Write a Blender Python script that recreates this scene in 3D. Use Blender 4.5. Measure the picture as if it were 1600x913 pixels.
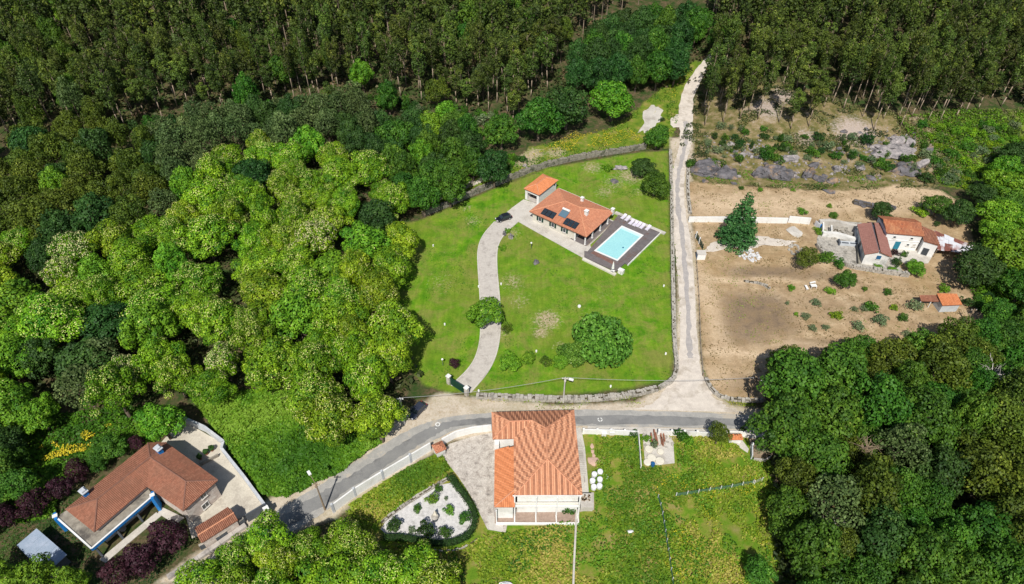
import bpy, bmesh, math, random
import numpy as np
from math import sin, cos, pi, radians, hypot, atan2, sqrt
from mathutils import Vector, noise as mnoise, geometry as mgeo
for o in list(bpy.data.objects): bpy.data.objects.remove(o)
SC = bpy.context.scene; COL = SC.collection
R = random.Random(7)
# ------------------------------------------------------------------ camera, sky, sun, exposure
CH, F, PT = 104.0, 1067.0, radians(43)
cam = bpy.data.cameras.new('drone_camera'); co = bpy.data.objects.new('drone_camera', cam); COL.objects.link(co)
co.location = (0, 0, CH); co.rotation_euler = (radians(90) - PT, 0, 0)
cam.sensor_width = 36; cam.lens = 36 * F / 1600; cam.clip_start = 1; cam.clip_end = 3000
SC.camera = co
SUN_DIR = Vector((95, 665, -851)).normalized()          # the way the light travels
el = math.asin(-SUN_DIR.z); az = atan2(-SUN_DIR.x, -SUN_DIR.y)
W = bpy.data.worlds.new('World'); SC.world = W; W.use_nodes = True
nt = W.node_tree; bg = nt.nodes['Background']
sky = nt.nodes.new('ShaderNodeTexSky'); sky.sky_type = 'NISHITA'; sky.sun_disc = False
sky.sun_elevation = el; sky.sun_rotation = az
nt.links.new(sky.outputs[0], bg.inputs[0]); bg.inputs[1].default_value = 0.07
sl = bpy.data.lights.new('sun', 'SUN'); sl.energy = 4.2; sl.angle = radians(0.6); sl.color = (1, .955, .87)
so = bpy.data.objects.new('sun', sl); COL.objects.link(so); so.location = (0, 0, 200)
so.rotation_euler = SUN_DIR.to_track_quat('-Z', 'Y').to_euler()
SC.view_settings.view_transform = 'Standard'; SC.view_settings.look = 'None'
SC.view_settings.exposure = 0.36; SC.view_settings.gamma = 1.0
# ------------------------------------------------------------------ terrain and pixel -> place
def ss(v, a, b):
    t = np.clip((v - a) / (b - a), 0, 1); return t * t * (3 - 2 * t)
def h(x, y):
    x = np.asarray(x, float); y = np.asarray(y, float)
    d = np.maximum(0, y - 172)
    return 0.08 * d * d / (d + 18) + 4.5 * ss(y, 157, 186) * ss(x, 58, 74) + 0.5 * np.sin(x * .09) * np.sin(y * .07 + 1) * ss(y, 185, 210)
def hz(x, y): return float(h(x, y))
def G(px, py, z=0.0, terr=True):
    """the place that stands under photo pixel px, py at height z above the ground"""
    u = px - 800; v = 456.5 - py
    d = (u, F * cos(PT) + v * sin(PT), -F * sin(PT) + v * cos(PT)); g = 0.0
    for k in range(12 if terr else 1):
        t = (z + g - CH) / d[2]; x, y = u * t, d[1] * t
        g2 = hz(x, y) if terr else 0
        if abs(g2 - g) < .01: break
        g = g2
    return x, y
def PX(x, y, z):
    fw = y * cos(PT) - (z - CH) * sin(PT); up = y * sin(PT) + (z - CH) * cos(PT)
    return 800 + F * x / fw, 456.5 - F * up / fw
def pxm(x, y, z=0): return F / (y * cos(PT) - (z - CH) * sin(PT))
def V3(px, py, z): x, y = G(px, py, z); return Vector((x, y, hz(x, y) + z))
def inpoly(x, y, poly):
    c = np.zeros(np.shape(x), bool); n = len(poly)
    for i in range(n):
        x1, y1 = poly[i]; x2, y2 = poly[(i + 1) % n]
        if y1 == y2: continue
        c ^= ((y1 > y) != (y2 > y)) & (x < (x2 - x1) * (y - y1) / (y2 - y1) + x1)
    return c
def sdist(X, Y, poly):
    D = np.full(X.shape, 1e9); n = len(poly)
    for i in range(n):
        ax, ay = poly[i]; bx, by = poly[(i + 1) % n]
        dx, dy = bx - ax, by - ay; L = dx * dx + dy * dy + 1e-9
        t = np.clip(((X - ax) * dx + (Y - ay) * dy) / L, 0, 1)
        D = np.minimum(D, np.hypot(X - ax - t * dx, Y - ay - t * dy))
    return np.where(inpoly(X, Y, poly), D, -D)
# ------------------------------------------------------------------ materials
def lin(c):
    return tuple(((v / 255) / 12.92 if v / 255 <= .04045 else ((v / 255 + .055) / 1.055) ** 2.4) for v in c) + (1,)
def c4(c): return tuple(c) + (1,) if len(c) == 3 else c
MATS = {}
class NT:
    def __init__(s, name, rough=.8, spec=.3):
        s.m = bpy.data.materials.new(name); s.m.use_nodes = True; s.t = s.m.node_tree
        s.b = s.t.nodes['Principled BSDF']; s.b.inputs['Roughness'].default_value = rough
        s.b.inputs['Specular IOR Level'].default_value = spec; MATS[name] = s.m
        s.geo = None
    def n(s, k): return s.t.nodes.new(k)
    def l(s, a, b): s.t.links.new(a, b)
    def pos(s):
        if not s.geo: s.geo = s.n('ShaderNodeNewGeometry')
        return s.geo.outputs['Position']
    def noise(s, scale, detail=4, rough=.6, dist=0, vec=None, stretch=None):
        n = s.n('ShaderNodeTexNoise'); n.inputs['Scale'].default_value = scale; n.inputs['Detail'].default_value = detail
        n.inputs['Roughness'].default_value = rough; n.inputs['Distortion'].default_value = dist
        v = vec or s.pos()
        if stretch:
            m = s.n('ShaderNodeMapping'); m.inputs['Scale'].default_value = stretch; s.l(v, m.inputs[0]); v = m.outputs[0]
        s.l(v, n.inputs['Vector']); return n.outputs[0]
    def ramp(s, v, stops, interp='LINEAR'):
        r = s.n('ShaderNodeValToRGB'); r.color_ramp.interpolation = interp; e = r.color_ramp.elements
        while len(e) < len(stops): e.new(.5)
        for q, (p, c) in zip(e, stops): q.position = p; q.color = c4(c) if not isinstance(c, (int, float)) else (c, c, c, 1)
        s.l(v, r.inputs[0]); return r.outputs[0]
    def mix(s, f, a, b, mode='MIX'):
        m = s.n('ShaderNodeMix'); m.data_type = 'RGBA'; m.blend_type = mode
        for i, v in ((0, f), (6, a), (7, b)):
            if isinstance(v, (int, float)): m.inputs[i].default_value = v if i == 0 else (v, v, v, 1)
            elif isinstance(v, tuple): m.inputs[i].default_value = c4(v)
            else: s.l(v, m.inputs[i])
        return m.outputs[2]
    def math(s, op, a, b=0.0, clamp=False):
        m = s.n('ShaderNodeMath'); m.operation = op; m.use_clamp = clamp
        for i, v in ((0, a), (1, b)):
            if isinstance(v, (int, float)): m.inputs[i].default_value = v
            else: s.l(v, m.inputs[i])
        return m.outputs[0]
    def attr(s, name):
        a = s.n('ShaderNodeAttribute'); a.attribute_name = name; return a.outputs['Fac']
    def bump(s, v, st=.4, dist=.05):
        b = s.n('ShaderNodeBump'); b.inputs['Strength'].default_value = st; b.inputs['Distance'].default_value = dist
        s.l(v, b.inputs['Height']); s.l(b.outputs[0], s.b.inputs['Normal'])
    def out(s, c): s.l(c, s.b.inputs['Base Color']); return s.m
def mat(name, a, b=None, scale=1.0, rough=.85, c=None, spec=.2, bump=0, detail=5, metal=0, fine=None):
    """a..b mixed by a noise, with stains of c"""
    s = NT(name, rough, spec); s.b.inputs['Metallic'].default_value = metal
    if b is None: b = tuple(v * .8 for v in a)
    n = s.noise(scale, detail); col = s.ramp(n, [(.3, a), (.7, b)])
    if c: col = s.mix(s.ramp(s.noise(scale * .35, 6, .7), [(.52, 0.), (.66, 1.)]), col, c)
    f = s.noise(fine or scale * 9, 3); col = s.mix(.5, col, s.ramp(f, [(.25, .35), (.75, .65)]), 'OVERLAY')
    if bump: s.bump(f, bump)
    return s.out(col)
def leafmat(name, a, b, c=None, var=.25, trans=.13, rough=.6):
    """leaves: colour runs a..b with the tint of every leaf spray and a little from tree to tree"""
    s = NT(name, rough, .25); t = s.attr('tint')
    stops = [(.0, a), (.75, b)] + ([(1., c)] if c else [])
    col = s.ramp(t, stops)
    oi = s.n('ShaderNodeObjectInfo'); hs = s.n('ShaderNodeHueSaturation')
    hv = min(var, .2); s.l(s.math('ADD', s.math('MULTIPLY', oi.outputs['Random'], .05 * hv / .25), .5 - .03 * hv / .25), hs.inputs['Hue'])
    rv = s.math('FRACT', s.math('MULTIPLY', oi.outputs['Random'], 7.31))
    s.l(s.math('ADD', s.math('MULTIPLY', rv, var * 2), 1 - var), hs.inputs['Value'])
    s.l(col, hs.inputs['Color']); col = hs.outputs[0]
    tr = s.n('ShaderNodeBsdfTranslucent'); mx = s.n('ShaderNodeMixShader'); mx.inputs[0].default_value = trans
    s.l(col, tr.inputs[0]); s.l(col, s.b.inputs['Base Color']); s.l(s.b.outputs[0], mx.inputs[1]); s.l(tr.outputs[0], mx.inputs[2])
    s.l(mx.outputs[0], s.t.nodes['Material Output'].inputs[0]); return s.m
M = dict(
    white=mat('white_plaster', (.78, .77, .74), (.68, .67, .64), .6, c=(.55, .54, .50), bump=.1),
    cleanwhite=mat('white_paint', (.74, .735, .72), (.66, .655, .64), 1., c=(.58, .57, .54)),
    cream=mat('cream_plaster', (.64, .61, .53), (.52, .49, .43), .5),
    oldwhite=mat('weathered_whitewash', (.72, .71, .68), (.55, .54, .51), .7, c=(.34, .33, .31), bump=.2),
    greywall=mat('grey_painted_wall', (.5, .52, .55), (.38, .40, .43), .8, c=(.62, .62, .62)),
    darkwall=mat('dark_grey_wall', (.07, .08, .09), (.10, .11, .13), .8),
    stone=mat('granite_block', (.29, .27, .22), (.14, .13, .11), 1.6, c=(.07, .08, .05), bump=.5),
    palestone=mat('pale_granite', (.47, .44, .39), (.27, .25, .22), 1.4, c=(.15, .14, .12), bump=.5),
    housestone=mat('pinkish_granite_masonry', (.60, .52, .47), (.40, .34, .30), 1.8, c=(.66, .62, .57), bump=.5),
    boulder=mat('lichened_boulder', (.17, .16, .17), (.05, .05, .055), .8, c=(.30, .20, .12), bump=1., fine=2.5),
    boulderpale=mat('pale_boulder', (.40, .36, .35), (.17, .16, .165), .9, c=(.08, .08, .085), bump=.8, fine=3),
    concrete=mat('old_concrete', (.48, .44, .40), (.34, .31, .29), .9, c=(.22, .20, .19), bump=.2),
    slab=mat('stained_concrete_slab', (.34, .31, .26), (.19, .17, .14), .9, c=(.10, .09, .08)),
    palepave=mat('pale_paving', (.54, .51, .46), (.45, .42, .38), .6, c=(.36, .33, .29)),
    courtyard=mat('courtyard_paving', (.54, .50, .42), (.46, .42, .35), .5, c=(.35, .31, .26)),
    deck=mat('grey_brown_decking', (.17, .15, .15), (.12, .105, .105), 1.0, c=(.14, .09, .075)),
    deckred=mat('reddish_decking', (.22, .12, .095), (.13, .08, .07), 1.2),
    timber=mat('weathered_timber', (.30, .23, .16), (.2, .15, .1), 2.),
    trunk=mat('bark', (.17, .13, .10), (.09, .07, .055), 2.5, bump=.5),
    paletrunk=mat('pale_eucalyptus_bark', (.38, .31, .24), (.20, .145, .10), .8, bump=.2),
    deadwood=mat('bleached_dead_wood', (.55, .52, .48), (.38, .35, .32), 2.),
    metal=mat('galvanised_metal', (.5, .51, .52), (.4, .41, .42), 2., rough=.45, metal=.3),
    rust=mat('rusty_sheet', (.22, .08, .06), (.14, .06, .05), 1.2, c=(.55, .54, .56), rough=.6),
    sheetpale=mat('pale_sheet_metal', (.6, .62, .66), (.5, .5, .54), .8, c=(.26, .10, .08), rough=.5),
    tarp=mat('grey_blue_cover', (.30, .36, .45), (.24, .30, .38), .8, c=(.36, .41, .50), rough=.6),
    blue=mat('bright_blue_paint', (.02, .19, .52), (.015, .15, .42), 1., rough=.5),
    blueshut=mat('blue_shutter', (.03, .12, .24), (.02, .09, .18), 2., rough=.5),
    creamslab=mat('cream_slab', (.66, .62, .52), (.56, .52, .43), 1.5),
    whiterubble=mat('white_rubble', (.62, .62, .63), (.5, .5, .5), 2.),
    green=mat('dark_green_paint', (.012, .05, .035), (.01, .04, .03), 1., rough=.5),
    greynet=mat('green_fence_mesh', (.07, .17, .12), (.05, .12, .09), 2.),
    black=mat('black_paint', (.012, .013, .016), (.02, .02, .024), 1., rough=.3, spec=.5),
    carblack=mat('black_car_paint', (.010, .011, .014), (.012, .013, .016), 1., rough=.12, spec=.7),
    cargrey=mat('dark_blue_grey_car_paint', (.03, .035, .055), (.035, .04, .06), 1., rough=.12, spec=.7),
    glass=mat('dark_glass', (.02, .03, .04), (.025, .035, .045), 1., rough=.05, spec=.8),
    skyglass=mat('blue_tinted_glass', (.10, .17, .22), (.09, .15, .2), 1., rough=.08, spec=.8),
    rubber=mat('tyre_rubber', (.02, .02, .02), (.015, .015, .015), 3.),
    lampred=mat('red_lamp_glass', (.35, .02, .02), (.3, .02, .02), 3., rough=.2),
    cushion=mat('pale_lilac_cushion', (.62, .58, .66), (.55, .51, .60), 3.),
    gravelwhite=mat('white_gravel', (.62, .60, .59), (.46, .45, .44), 2.2, c=(.36, .35, .34), fine=9, bump=.5),
    wrap=mat('white_bale_wrap', (.74, .74, .76), (.62, .62, .65), 2., rough=.4),
    bluebin=mat('blue_plastic', (.02, .11, .28), (.02, .09, .22), 2., rough=.4),
    pinkstone=mat('pale_pink_slab', (.55, .38, .30), (.45, .30, .24), 2.),
    clay=mat('old_clay', (.30, .12, .07), (.2, .09, .06), 1.5),
    paint=mat('road_paint', (.75, .75, .73), (.6, .6, .58), 4.),
    wire=mat('cable', (.35, .35, .36), (.3, .3, .3), 4.),
    orangecloth=mat('orange_tiles_new', (.52, .15, .06), (.40, .11, .05), 2.),
)
def tilemat(name, a, b, c, d=None):  # weathered
    s = NT(name, .85, .15); t = s.attr('tint'); col = s.ramp(t, [(0, a), (.45, b), (.9, c)])
    n = s.noise(.45, 6, .65); col = s.mix(s.ramp(n, [(.35, 0.), (.65, .85)]), col, s.mix(.35, col, d or b)); col = s.mix(s.ramp(s.noise(1.4, 7, .8), [(.58, 0.), (.72, .5)]), col, (.20, .15, .11))
    col = s.mix(.45, col, s.ramp(s.noise(6, 3), [(.25, .35), (.75, .65)]), 'OVERLAY'); return s.out(col)
M['tile_big'] = tilemat('banded_terracotta_tiles', (.19, .085, .055), (.48, .215, .12), (.66, .345, .205))
M['tile_orange'] = tilemat('orange_terracotta_tiles', (.36, .12, .05), (.56, .21, .09), (.66, .27, .13))
M['tile_villa'] = tilemat('terracotta_tiles', (.32, .13, .075), (.46, .19, .11), (.60, .28, .165), (.36, .18, .12))
M['tile_left'] = tilemat('brick_red_tiles', (.17, .075, .05), (.29, .12, .075), (.42, .20, .13), (.15, .10, .07))
M['tile_barn'] = tilemat('brown_tiles', (.17, .085, .07), (.25, .12, .10), (.32, .165, .14))
M['tile_old'] = tilemat('mossy_orange_tiles', (.24, .085, .045), (.40, .14, .07), (.52, .24, .12), (.18, .12, .09))
M['ridge'] = mat('pale_ridge_tile', (.58, .28, .16), (.46, .20, .12), 2.)
M['ridge_dark'] = mat('dark_ridge_tile', (.24, .12, .085), (.16, .08, .06), 2.)
# foliage
M['chestnut'] = leafmat('chestnut_leaves', (.030, .115, .005), (.225, .39, .012), (.46, .55, .06), var=.2)
M['blossom'] = leafmat('cream_blossom', (.48, .48, .20), (.66, .62, .34), var=.1, trans=.15)
M['catkin'] = leafmat('yellowish_chestnut_catkins', (.40, .47, .10), (.58, .59, .22), var=.1, trans=.15)
M['brightgreen'] = leafmat('bright_green_leaves', (.045, .15, .008), (.16, .33, .016), (.28, .44, .04), var=.15)
M['oak'] = leafmat('oak_leaves', (.020, .075, .007), (.075, .185, .014), (.16, .26, .03), var=.2)
M['darkoak'] = leafmat('dark_leaves', (.014, .048, .009), (.042, .11, .018), (.09, .17, .03), var=.2)
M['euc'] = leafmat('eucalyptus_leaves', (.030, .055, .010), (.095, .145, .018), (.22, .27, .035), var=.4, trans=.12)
M['pine'] = leafmat('grey_green_needles', (.04, .075, .02), (.11, .17, .05), (.19, .26, .09), var=.15)
M['acacia'] = leafmat('olive_leaves', (.03, .06, .006), (.11, .165, .014), (.21, .26, .03), var=.15)
M['conifer'] = leafmat('blue_green_needles', (.018, .075, .018), (.06, .18, .045), (.14, .28, .08), var=.1)
M['purple'] = leafmat('purple_leaves', (.020, .006, .010), (.055, .016, .026), (.08, .03, .04), var=.15)
M['walnut'] = leafmat('walnut_leaves', (.045, .14, .014), (.15, .32, .035), (.42, .56, .22), var=.1)
M['grasstuft'] = leafmat('meadow_grass_blades', (.08, .17, .010), (.235, .32, .02), (.40, .35, .08), var=0, trans=.2)
M['herb'] = leafmat('green_herb_leaves', (.04, .125, .008), (.11, .25, .012), (.19, .33, .03), var=0, trans=.2)
M['scrub'] = leafmat('olive_scrub_leaves', (.03, .05, .015), (.09, .12, .03), (.2, .2, .08), var=0, trans=.15)
M['fern'] = leafmat('dark_undergrowth', (.025, .045, .010), (.07, .085, .025), (.16, .11, .06), var=0, trans=.15)
M['dryweed'] = leafmat('dry_weed_stalks', (.16, .12, .05), (.30, .23, .11), (.20, .24, .05), var=0, trans=.1)
M['yellow'] = leafmat('yellow_gorse_flowers', (.34, .34, .02), (.62, .50, .03), var=0, trans=.1)
M['hedge'] = leafmat('hedge_leaves', (.012, .045, .008), (.04, .10, .014), (.07, .14, .02), var=0, trans=.15)
M['greyshrub'] = leafmat('grey_green_leaves', (.07, .12, .05), (.16, .22, .10), (.34, .36, .2), var=.15)
# ------------------------------------------------------------------ mesh helpers
class MB:
    def __init__(s): s.v = []; s.f = []; s.t = []
    def add(s, vs, fs, tint=.5):
        o = len(s.v); s.v += [tuple(v) for v in vs]
        s.f += [tuple(o + i for i in f) for f in fs]; s.t += [tint] * len(fs); return s
    def box(s, c, size, rot=0, tint=.5, tilt=0, axis=None):
        x, y, z = size[0] / 2, size[1] / 2, size[2] / 2; ca, sa = cos(rot), sin(rot); vs = []
        for dz in (-z, z):
            for dx, dy in ((-x, -y), (x, -y), (x, y), (-x, y)):
                a = dx; b = dz
                if tilt: a, b = dx * cos(tilt) + dz * sin(tilt), -dx * sin(tilt) + dz * cos(tilt)
                vs.append((c[0] + a * ca - dy * sa, c[1] + a * sa + dy * ca, c[2] + b))
        return s.add(vs, [(3, 2, 1, 0), (4, 5, 6, 7), (0, 1, 5, 4), (1, 2, 6, 5), (2, 3, 7, 6), (3, 0, 4, 7)], tint)
    def prism(s, poly, z0, z1, tint=.5):
        """z0, z1: numbers; polygon in the plan, any outline"""
        poly = list(poly); n = len(poly)
        if sum(poly[i][0] * poly[(i + 1) % n][1] - poly[(i + 1) % n][0] * poly[i][1] for i in range(n)) < 0: poly = poly[::-1]
        tri = mgeo.tessellate_polygon([[Vector((p[0], p[1], 0)) for p in poly]])
        vs = [(p[0], p[1], z0) for p in poly] + [(p[0], p[1], z1) for p in poly]; fs = []
        for t in tri:
            a, b, c = t
            cr = (poly[b][0] - poly[a][0]) * (poly[c][1] - poly[a][1]) - (poly[c][0] - poly[a][0]) * (poly[b][1] - poly[a][1])
            if cr < 0: a, b, c = c, b, a
            fs += [(a + n, b + n, c + n), (c, b, a)]
        fs += [(i, (i + 1) % n, (i + 1) % n + n, i + n) for i in range(n)]
        return s.add(vs, fs, tint)
    def seg(s, p, q, z0, z1, th, tint=.5, off=0):
        """upright slab from p to q"""
        dx, dy = q[0] - p[0], q[1] - p[1]; L = hypot(dx, dy) or 1; nx, ny = -dy / L, dx / L
        a = [(p[0] + nx * (off + th / 2), p[1] + ny * (off + th / 2)), (q[0] + nx * (off + th / 2), q[1] + ny * (off + th / 2)),
             (q[0] + nx * (off - th / 2), q[1] + ny * (off - th / 2)), (p[0] + nx * (off - th / 2), p[1] + ny * (off - th / 2))]
        return s.prism(a, z0, z1, tint)
    def tube(s, p, q, r0, r1, n=6, tint=.5):
        p, q = Vector(p), Vector(q); d = (q - p).normalized(); a = d.orthogonal().normalized(); b = d.cross(a)
        vs = [p + (a * cos(2 * pi * i / n) + b * sin(2 * pi * i / n)) * r0 for i in range(n)] + \
             [q + (a * cos(2 * pi * i / n) + b * sin(2 * pi * i / n)) * r1 for i in range(n)]
        return s.add(vs, [(i, (i + 1) % n, (i + 1) % n + n, i + n) for i in range(n)] + [tuple(range(n - 1, -1, -1)), tuple(range(n, 2 * n))], tint)
    def path(s, pts, rs, n=6):
        for i in range(len(pts) - 1): s.tube(pts[i], pts[i + 1], rs[i], rs[i + 1], n)
        return s
    def blob(s, c, r, seed=0, amp=.25, sub=2, tint=.5, freq=1.2, flat=-.45, cuts=0):
        """rough stone or lump"""
        bm = bmesh.new(); bmesh.ops.create_icosphere(bm, subdivisions=sub, radius=1)
        rc = random.Random(seed * 13 + 5); pl = [(Vector((rc.gauss(0, 1), rc.gauss(0, 1), rc.gauss(.3, .8))).normalized(), rc.uniform(.5, .9)) for _ in range(cuts)]
        vs = []
        for v in bm.verts:
            n = 1 - .7 * amp * abs(mnoise.noise(v.co * freq * 2.2 + Vector((seed, 3, 1)))) + amp * (mnoise.noise(v.co * freq + Vector((seed * 3.7, seed, 0))) * 1.6 + .5 * mnoise.noise(v.co * freq * 3 + Vector((seed, 0, seed))))
            w = v.co * n
            for pn, pd in pl:
                e_ = w.dot(pn) - pd
                if e_ > 0: w -= pn * e_ * .9
            w.z = max(w.z, flat); vs.append((c[0] + w.x * r[0], c[1] + w.y * r[1], c[2] + w.z * r[2]))
        fs = [tuple(v.index for v in f.verts) for f in bm.faces]; bm.free(); return s.add(vs, fs, tint)
    def mesh(s, name, mats, origin=(0, 0, 0), smooth=False):
        me = bpy.data.meshes.new(name); o = origin
        me.from_pydata([(v[0] - o[0], v[1] - o[1], v[2] - o[2]) for v in s.v], [], s.f)
        for m in (mats if isinstance(mats, (list, tuple)) else [mats]): me.materials.append(m)
        a = me.attributes.new('tint', 'FLOAT', 'FACE'); a.data.foreach_set('value', s.t)
        if smooth: me.polygons.foreach_set('use_smooth', [True] * len(me.polygons))
        me.update(); return me
def link(name, me, parent=None, loc=None):
    o = bpy.data.objects.new(name, me); COL.objects.link(o)
    if parent: o.parent = parent
    if loc: o.location = loc
    return o
def tag(o, label=None, cat=None, group=None, kind=None):
    for k, v in (('label', label), ('category', cat), ('group', group), ('kind', kind)):
        if v: o[k] = v
    return o
def thing(name, loc, label, cat, group=None, rz=0):
    o = bpy.data.objects.new(name, None); COL.objects.link(o); o.location = loc; o.rotation_euler[2] = rz
    o.empty_display_size = .5; return tag(o, label, cat, group)
def origin(o):
    while o.parent: o = o.parent
    return o.location
def part(name, mb, m, parent, kind=None, label=None, world=True, smooth=False):
    me = mb.mesh(name, M[m] if isinstance(m, str) else m, origin(parent) if world else (0, 0, 0), smooth)
    return tag(link(name, me, parent), label, None, None, kind)
def single(name, mb, m, label, cat, group=None, loc=None, smooth=False, kind=None):
    """a thing that is one mesh, its origin at its base"""
    xs = [v[0] for v in mb.v]; ys = [v[1] for v in mb.v]; zs = [v[2] for v in mb.v]
    c = loc or ((min(xs) + max(xs)) / 2, (min(ys) + max(ys)) / 2, min(zs))
    return tag(link(name, mb.mesh(name, M[m] if isinstance(m, str) else m, c, smooth), None, c), label, cat, group, kind)
def struct(name, mb, m):
    return tag(link(name, mb.mesh(name, M[m] if isinstance(m, str) else m)), kind='structure')
def copy_tree(o, loc=None, rz=None, scale=None, label=None, parent=None):
    c = o.copy(); COL.objects.link(c)
    if parent: c.parent = parent
    if loc is not None: c.location = loc
    if rz is not None: c.rotation_euler[2] = rz
    if scale is not None: c.scale = scale
    if label: c['label'] = label
    for ch in o.children: copy_tree(ch, parent=c)
    return c
def npmesh(name, V, Q, tint, midx, mats):
    """many separate quads, fast"""
    me = bpy.data.meshes.new(name); n = len(Q)
    me.vertices.add(len(V)); me.vertices.foreach_set('co', V.astype(np.float32).ravel())
    me.loops.add(n * 4); me.loops.foreach_set('vertex_index', Q.astype(np.int32).ravel())
    me.polygons.add(n); me.polygons.foreach_set('loop_start', np.arange(0, n * 4, 4, dtype=np.int32))
    try: me.polygons.foreach_set('loop_total', np.full(n, 4, dtype=np.int32))
    except Exception: pass
    for m in mats: me.materials.append(m)
    me.polygons.foreach_set('material_index', midx.astype(np.int32))
    me.update(calc_edges=True)
    a = me.attributes.new('tint', 'FLOAT', 'FACE'); a.data.foreach_set('value', tint.astype(np.float32))
    return me
# ------------------------------------------------------------------ leaves
def leaf_quads(P, N, size, rng, asp=1.0, fold=.18):
    """one folded spray of leaves at every point P facing N"""
    n = len(P); r = rng.normal(size=(n, 3)); t = r - (r * N).sum(1)[:, None] * N
    t /= np.linalg.norm(t, axis=1)[:, None] + 1e-9; b = np.cross(N, t)
    s = size[:, None] * .5; f = N * s * fold * 2 * rng.uniform(.3, 1.4, (n, 1))
    q = np.stack([P - t * s * asp - f * .4, P - b * s * .72 + f * .5, P + t * s * asp - f * .4, P + b * s * .72 + f * .5], 1)
    return q.reshape(-1, 3), np.arange(n * 4).reshape(n, 4)
def crown(lobes, dens, size, rng, jit=.55, up=.15, core=.12, flower=0.0, asp=1.0, under=.45):
    """sprays of leaves over a set of lobes (x, y, z, rx, ry, rz); returns arrays"""
    L = np.array(lobes, float); Ps = []; Ns = []; T = []; FL = []
    for i, (cx, cy, cz, rx, ry, rz) in enumerate(L):
        area = 4 * pi * ((rx * ry + ry * rz + rx * rz) / 3); n = max(12, int(area * dens))
        d = rng.normal(size=(n, 3)); d[:, 2] += up; d /= np.linalg.norm(d, axis=1)[:, None]
        keep = (d[:, 2] > -.35) | (rng.random(n) < under); d = d[keep]; n = len(d)
        rad = np.where(rng.random(n) < core, rng.uniform(.3, .8, n), rng.uniform(.84, 1.1, n))
        P = np.array([cx, cy, cz]) + d * rad[:, None] * np.array([rx, ry, rz])
        inside = np.zeros(n, bool)
        for j in range(len(L)):
            if j != i:
                q = (P - L[j, :3]) / L[j, 3:]; inside |= (q * q).sum(1) < .62
        k = ~inside | (rng.random(n) < .06); P = P[k]; d = d[k]; rad = rad[k]; n = len(P)
        N = d + rng.normal(size=(n, 3)) * jit; N[:, 2] += .25; N /= np.linalg.norm(N, axis=1)[:, None]
        base = rng.uniform(.12, .62); Ps.append(P); Ns.append(N)
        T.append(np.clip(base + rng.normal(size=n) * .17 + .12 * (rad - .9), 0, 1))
        f = (.55 if rng.random() < flower * 1.3 else .01) if flower < .5 else flower
        FL.append((rng.random(n) < f) & (d[:, 2] > .15) & (rad > .93))
    P = np.concatenate(Ps); N = np.concatenate(Ns); T = np.concatenate(T); FL = np.concatenate(FL)
    sz = size * rng.uniform(.65, 1.35, len(P)) * (1 - .3 * FL); P = P + N * (FL * size * .25)[:, None]
    V, Q = leaf_quads(P, N, sz, rng, asp); return V, Q, T, FL.astype(int)
def dome_lobes(Rr, H, z0, n, r0, r1, rng, squash=.85):
    """lobes set over a dome: a broadleaf crown; Rr radius, H top, z0 underside"""
    p1, p2 = rng.uniform(0, 6.28), rng.uniform(0, 6.28); out = []; a = rng.uniform(0, 6.28); zc = z0 + (H - z0) * .38; hh = H - zc
    for i in range(n):
        k = (i + .5) / n; z = 1 - k * 1.35; rr = sqrt(max(0, 1 - z * z)) if z > 0 else 1 - .35 * abs(z)
        a += 2.39996 + rng.uniform(-.35, .35); r = rng.uniform(r0, r1)
        j = rng.uniform(.7, 1.05); m = max(0, Rr * (1 + .18 * sin(2 * a + p1) + .13 * sin(3 * a + p2)) - r * .8) * j; zz = zc + z * (hh - r * .6) * j if z > 0 else zc + z * (zc - z0)
        out.append((cos(a) * rr * m, sin(a) * rr * m, zz, r, r, r * squash))
    out.append((0, 0, zc, Rr * .55, Rr * .55, hh * .6)); return out
def branchy(top, spread, n, r0, rng, z_split=.35, lean=0, twist=1.0):
    mb = MB(); p = Vector((0, 0, -.4)); pts = [p]; rs = [r0 * 1.25]; k = 5
    for i in range(1, k + 1):
        t = i / k; pts.append(Vector((rng.normal() * .12 * r0 * 3 + lean * t, rng.normal() * .12 * r0 * 3, top * t))); rs.append(r0 * (1 - .75 * t))
    mb.path(pts, rs, 7)
    for i in range(n):
        a = i * 2.4 + rng.uniform(-.5, .5); z = top * rng.uniform(z_split, .85); L = spread * rng.uniform(.55, .95)
        b = Vector((lean * z / top, 0, z)); m = b + Vector((cos(a) * L * .5, sin(a) * L * .5, L * .35)); e = b + Vector((cos(a + .3) * L, sin(a + .3) * L, L * .55 * twist))
        rr = r0 * (1 - .7 * z / top) * .6; mb.path([b, m, e], [rr, rr * .6, rr * .2], 5)
    return mb
PROTO = {}
def proto(kind, name, cat, V, Q, T, FI, mats, trunk_mb, trunk_m, R0, H0, label='tree'):
    me = npmesh(name + '_crown', V, Q, T, FI, mats); k = PROTO.setdefault(kind, [])
    tm = trunk_mb.mesh(name + '_trunk', M[trunk_m], (0, 0, 0), True) if trunk_mb else None
    k.append((name, cat, me, tm, R0, H0))
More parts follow.
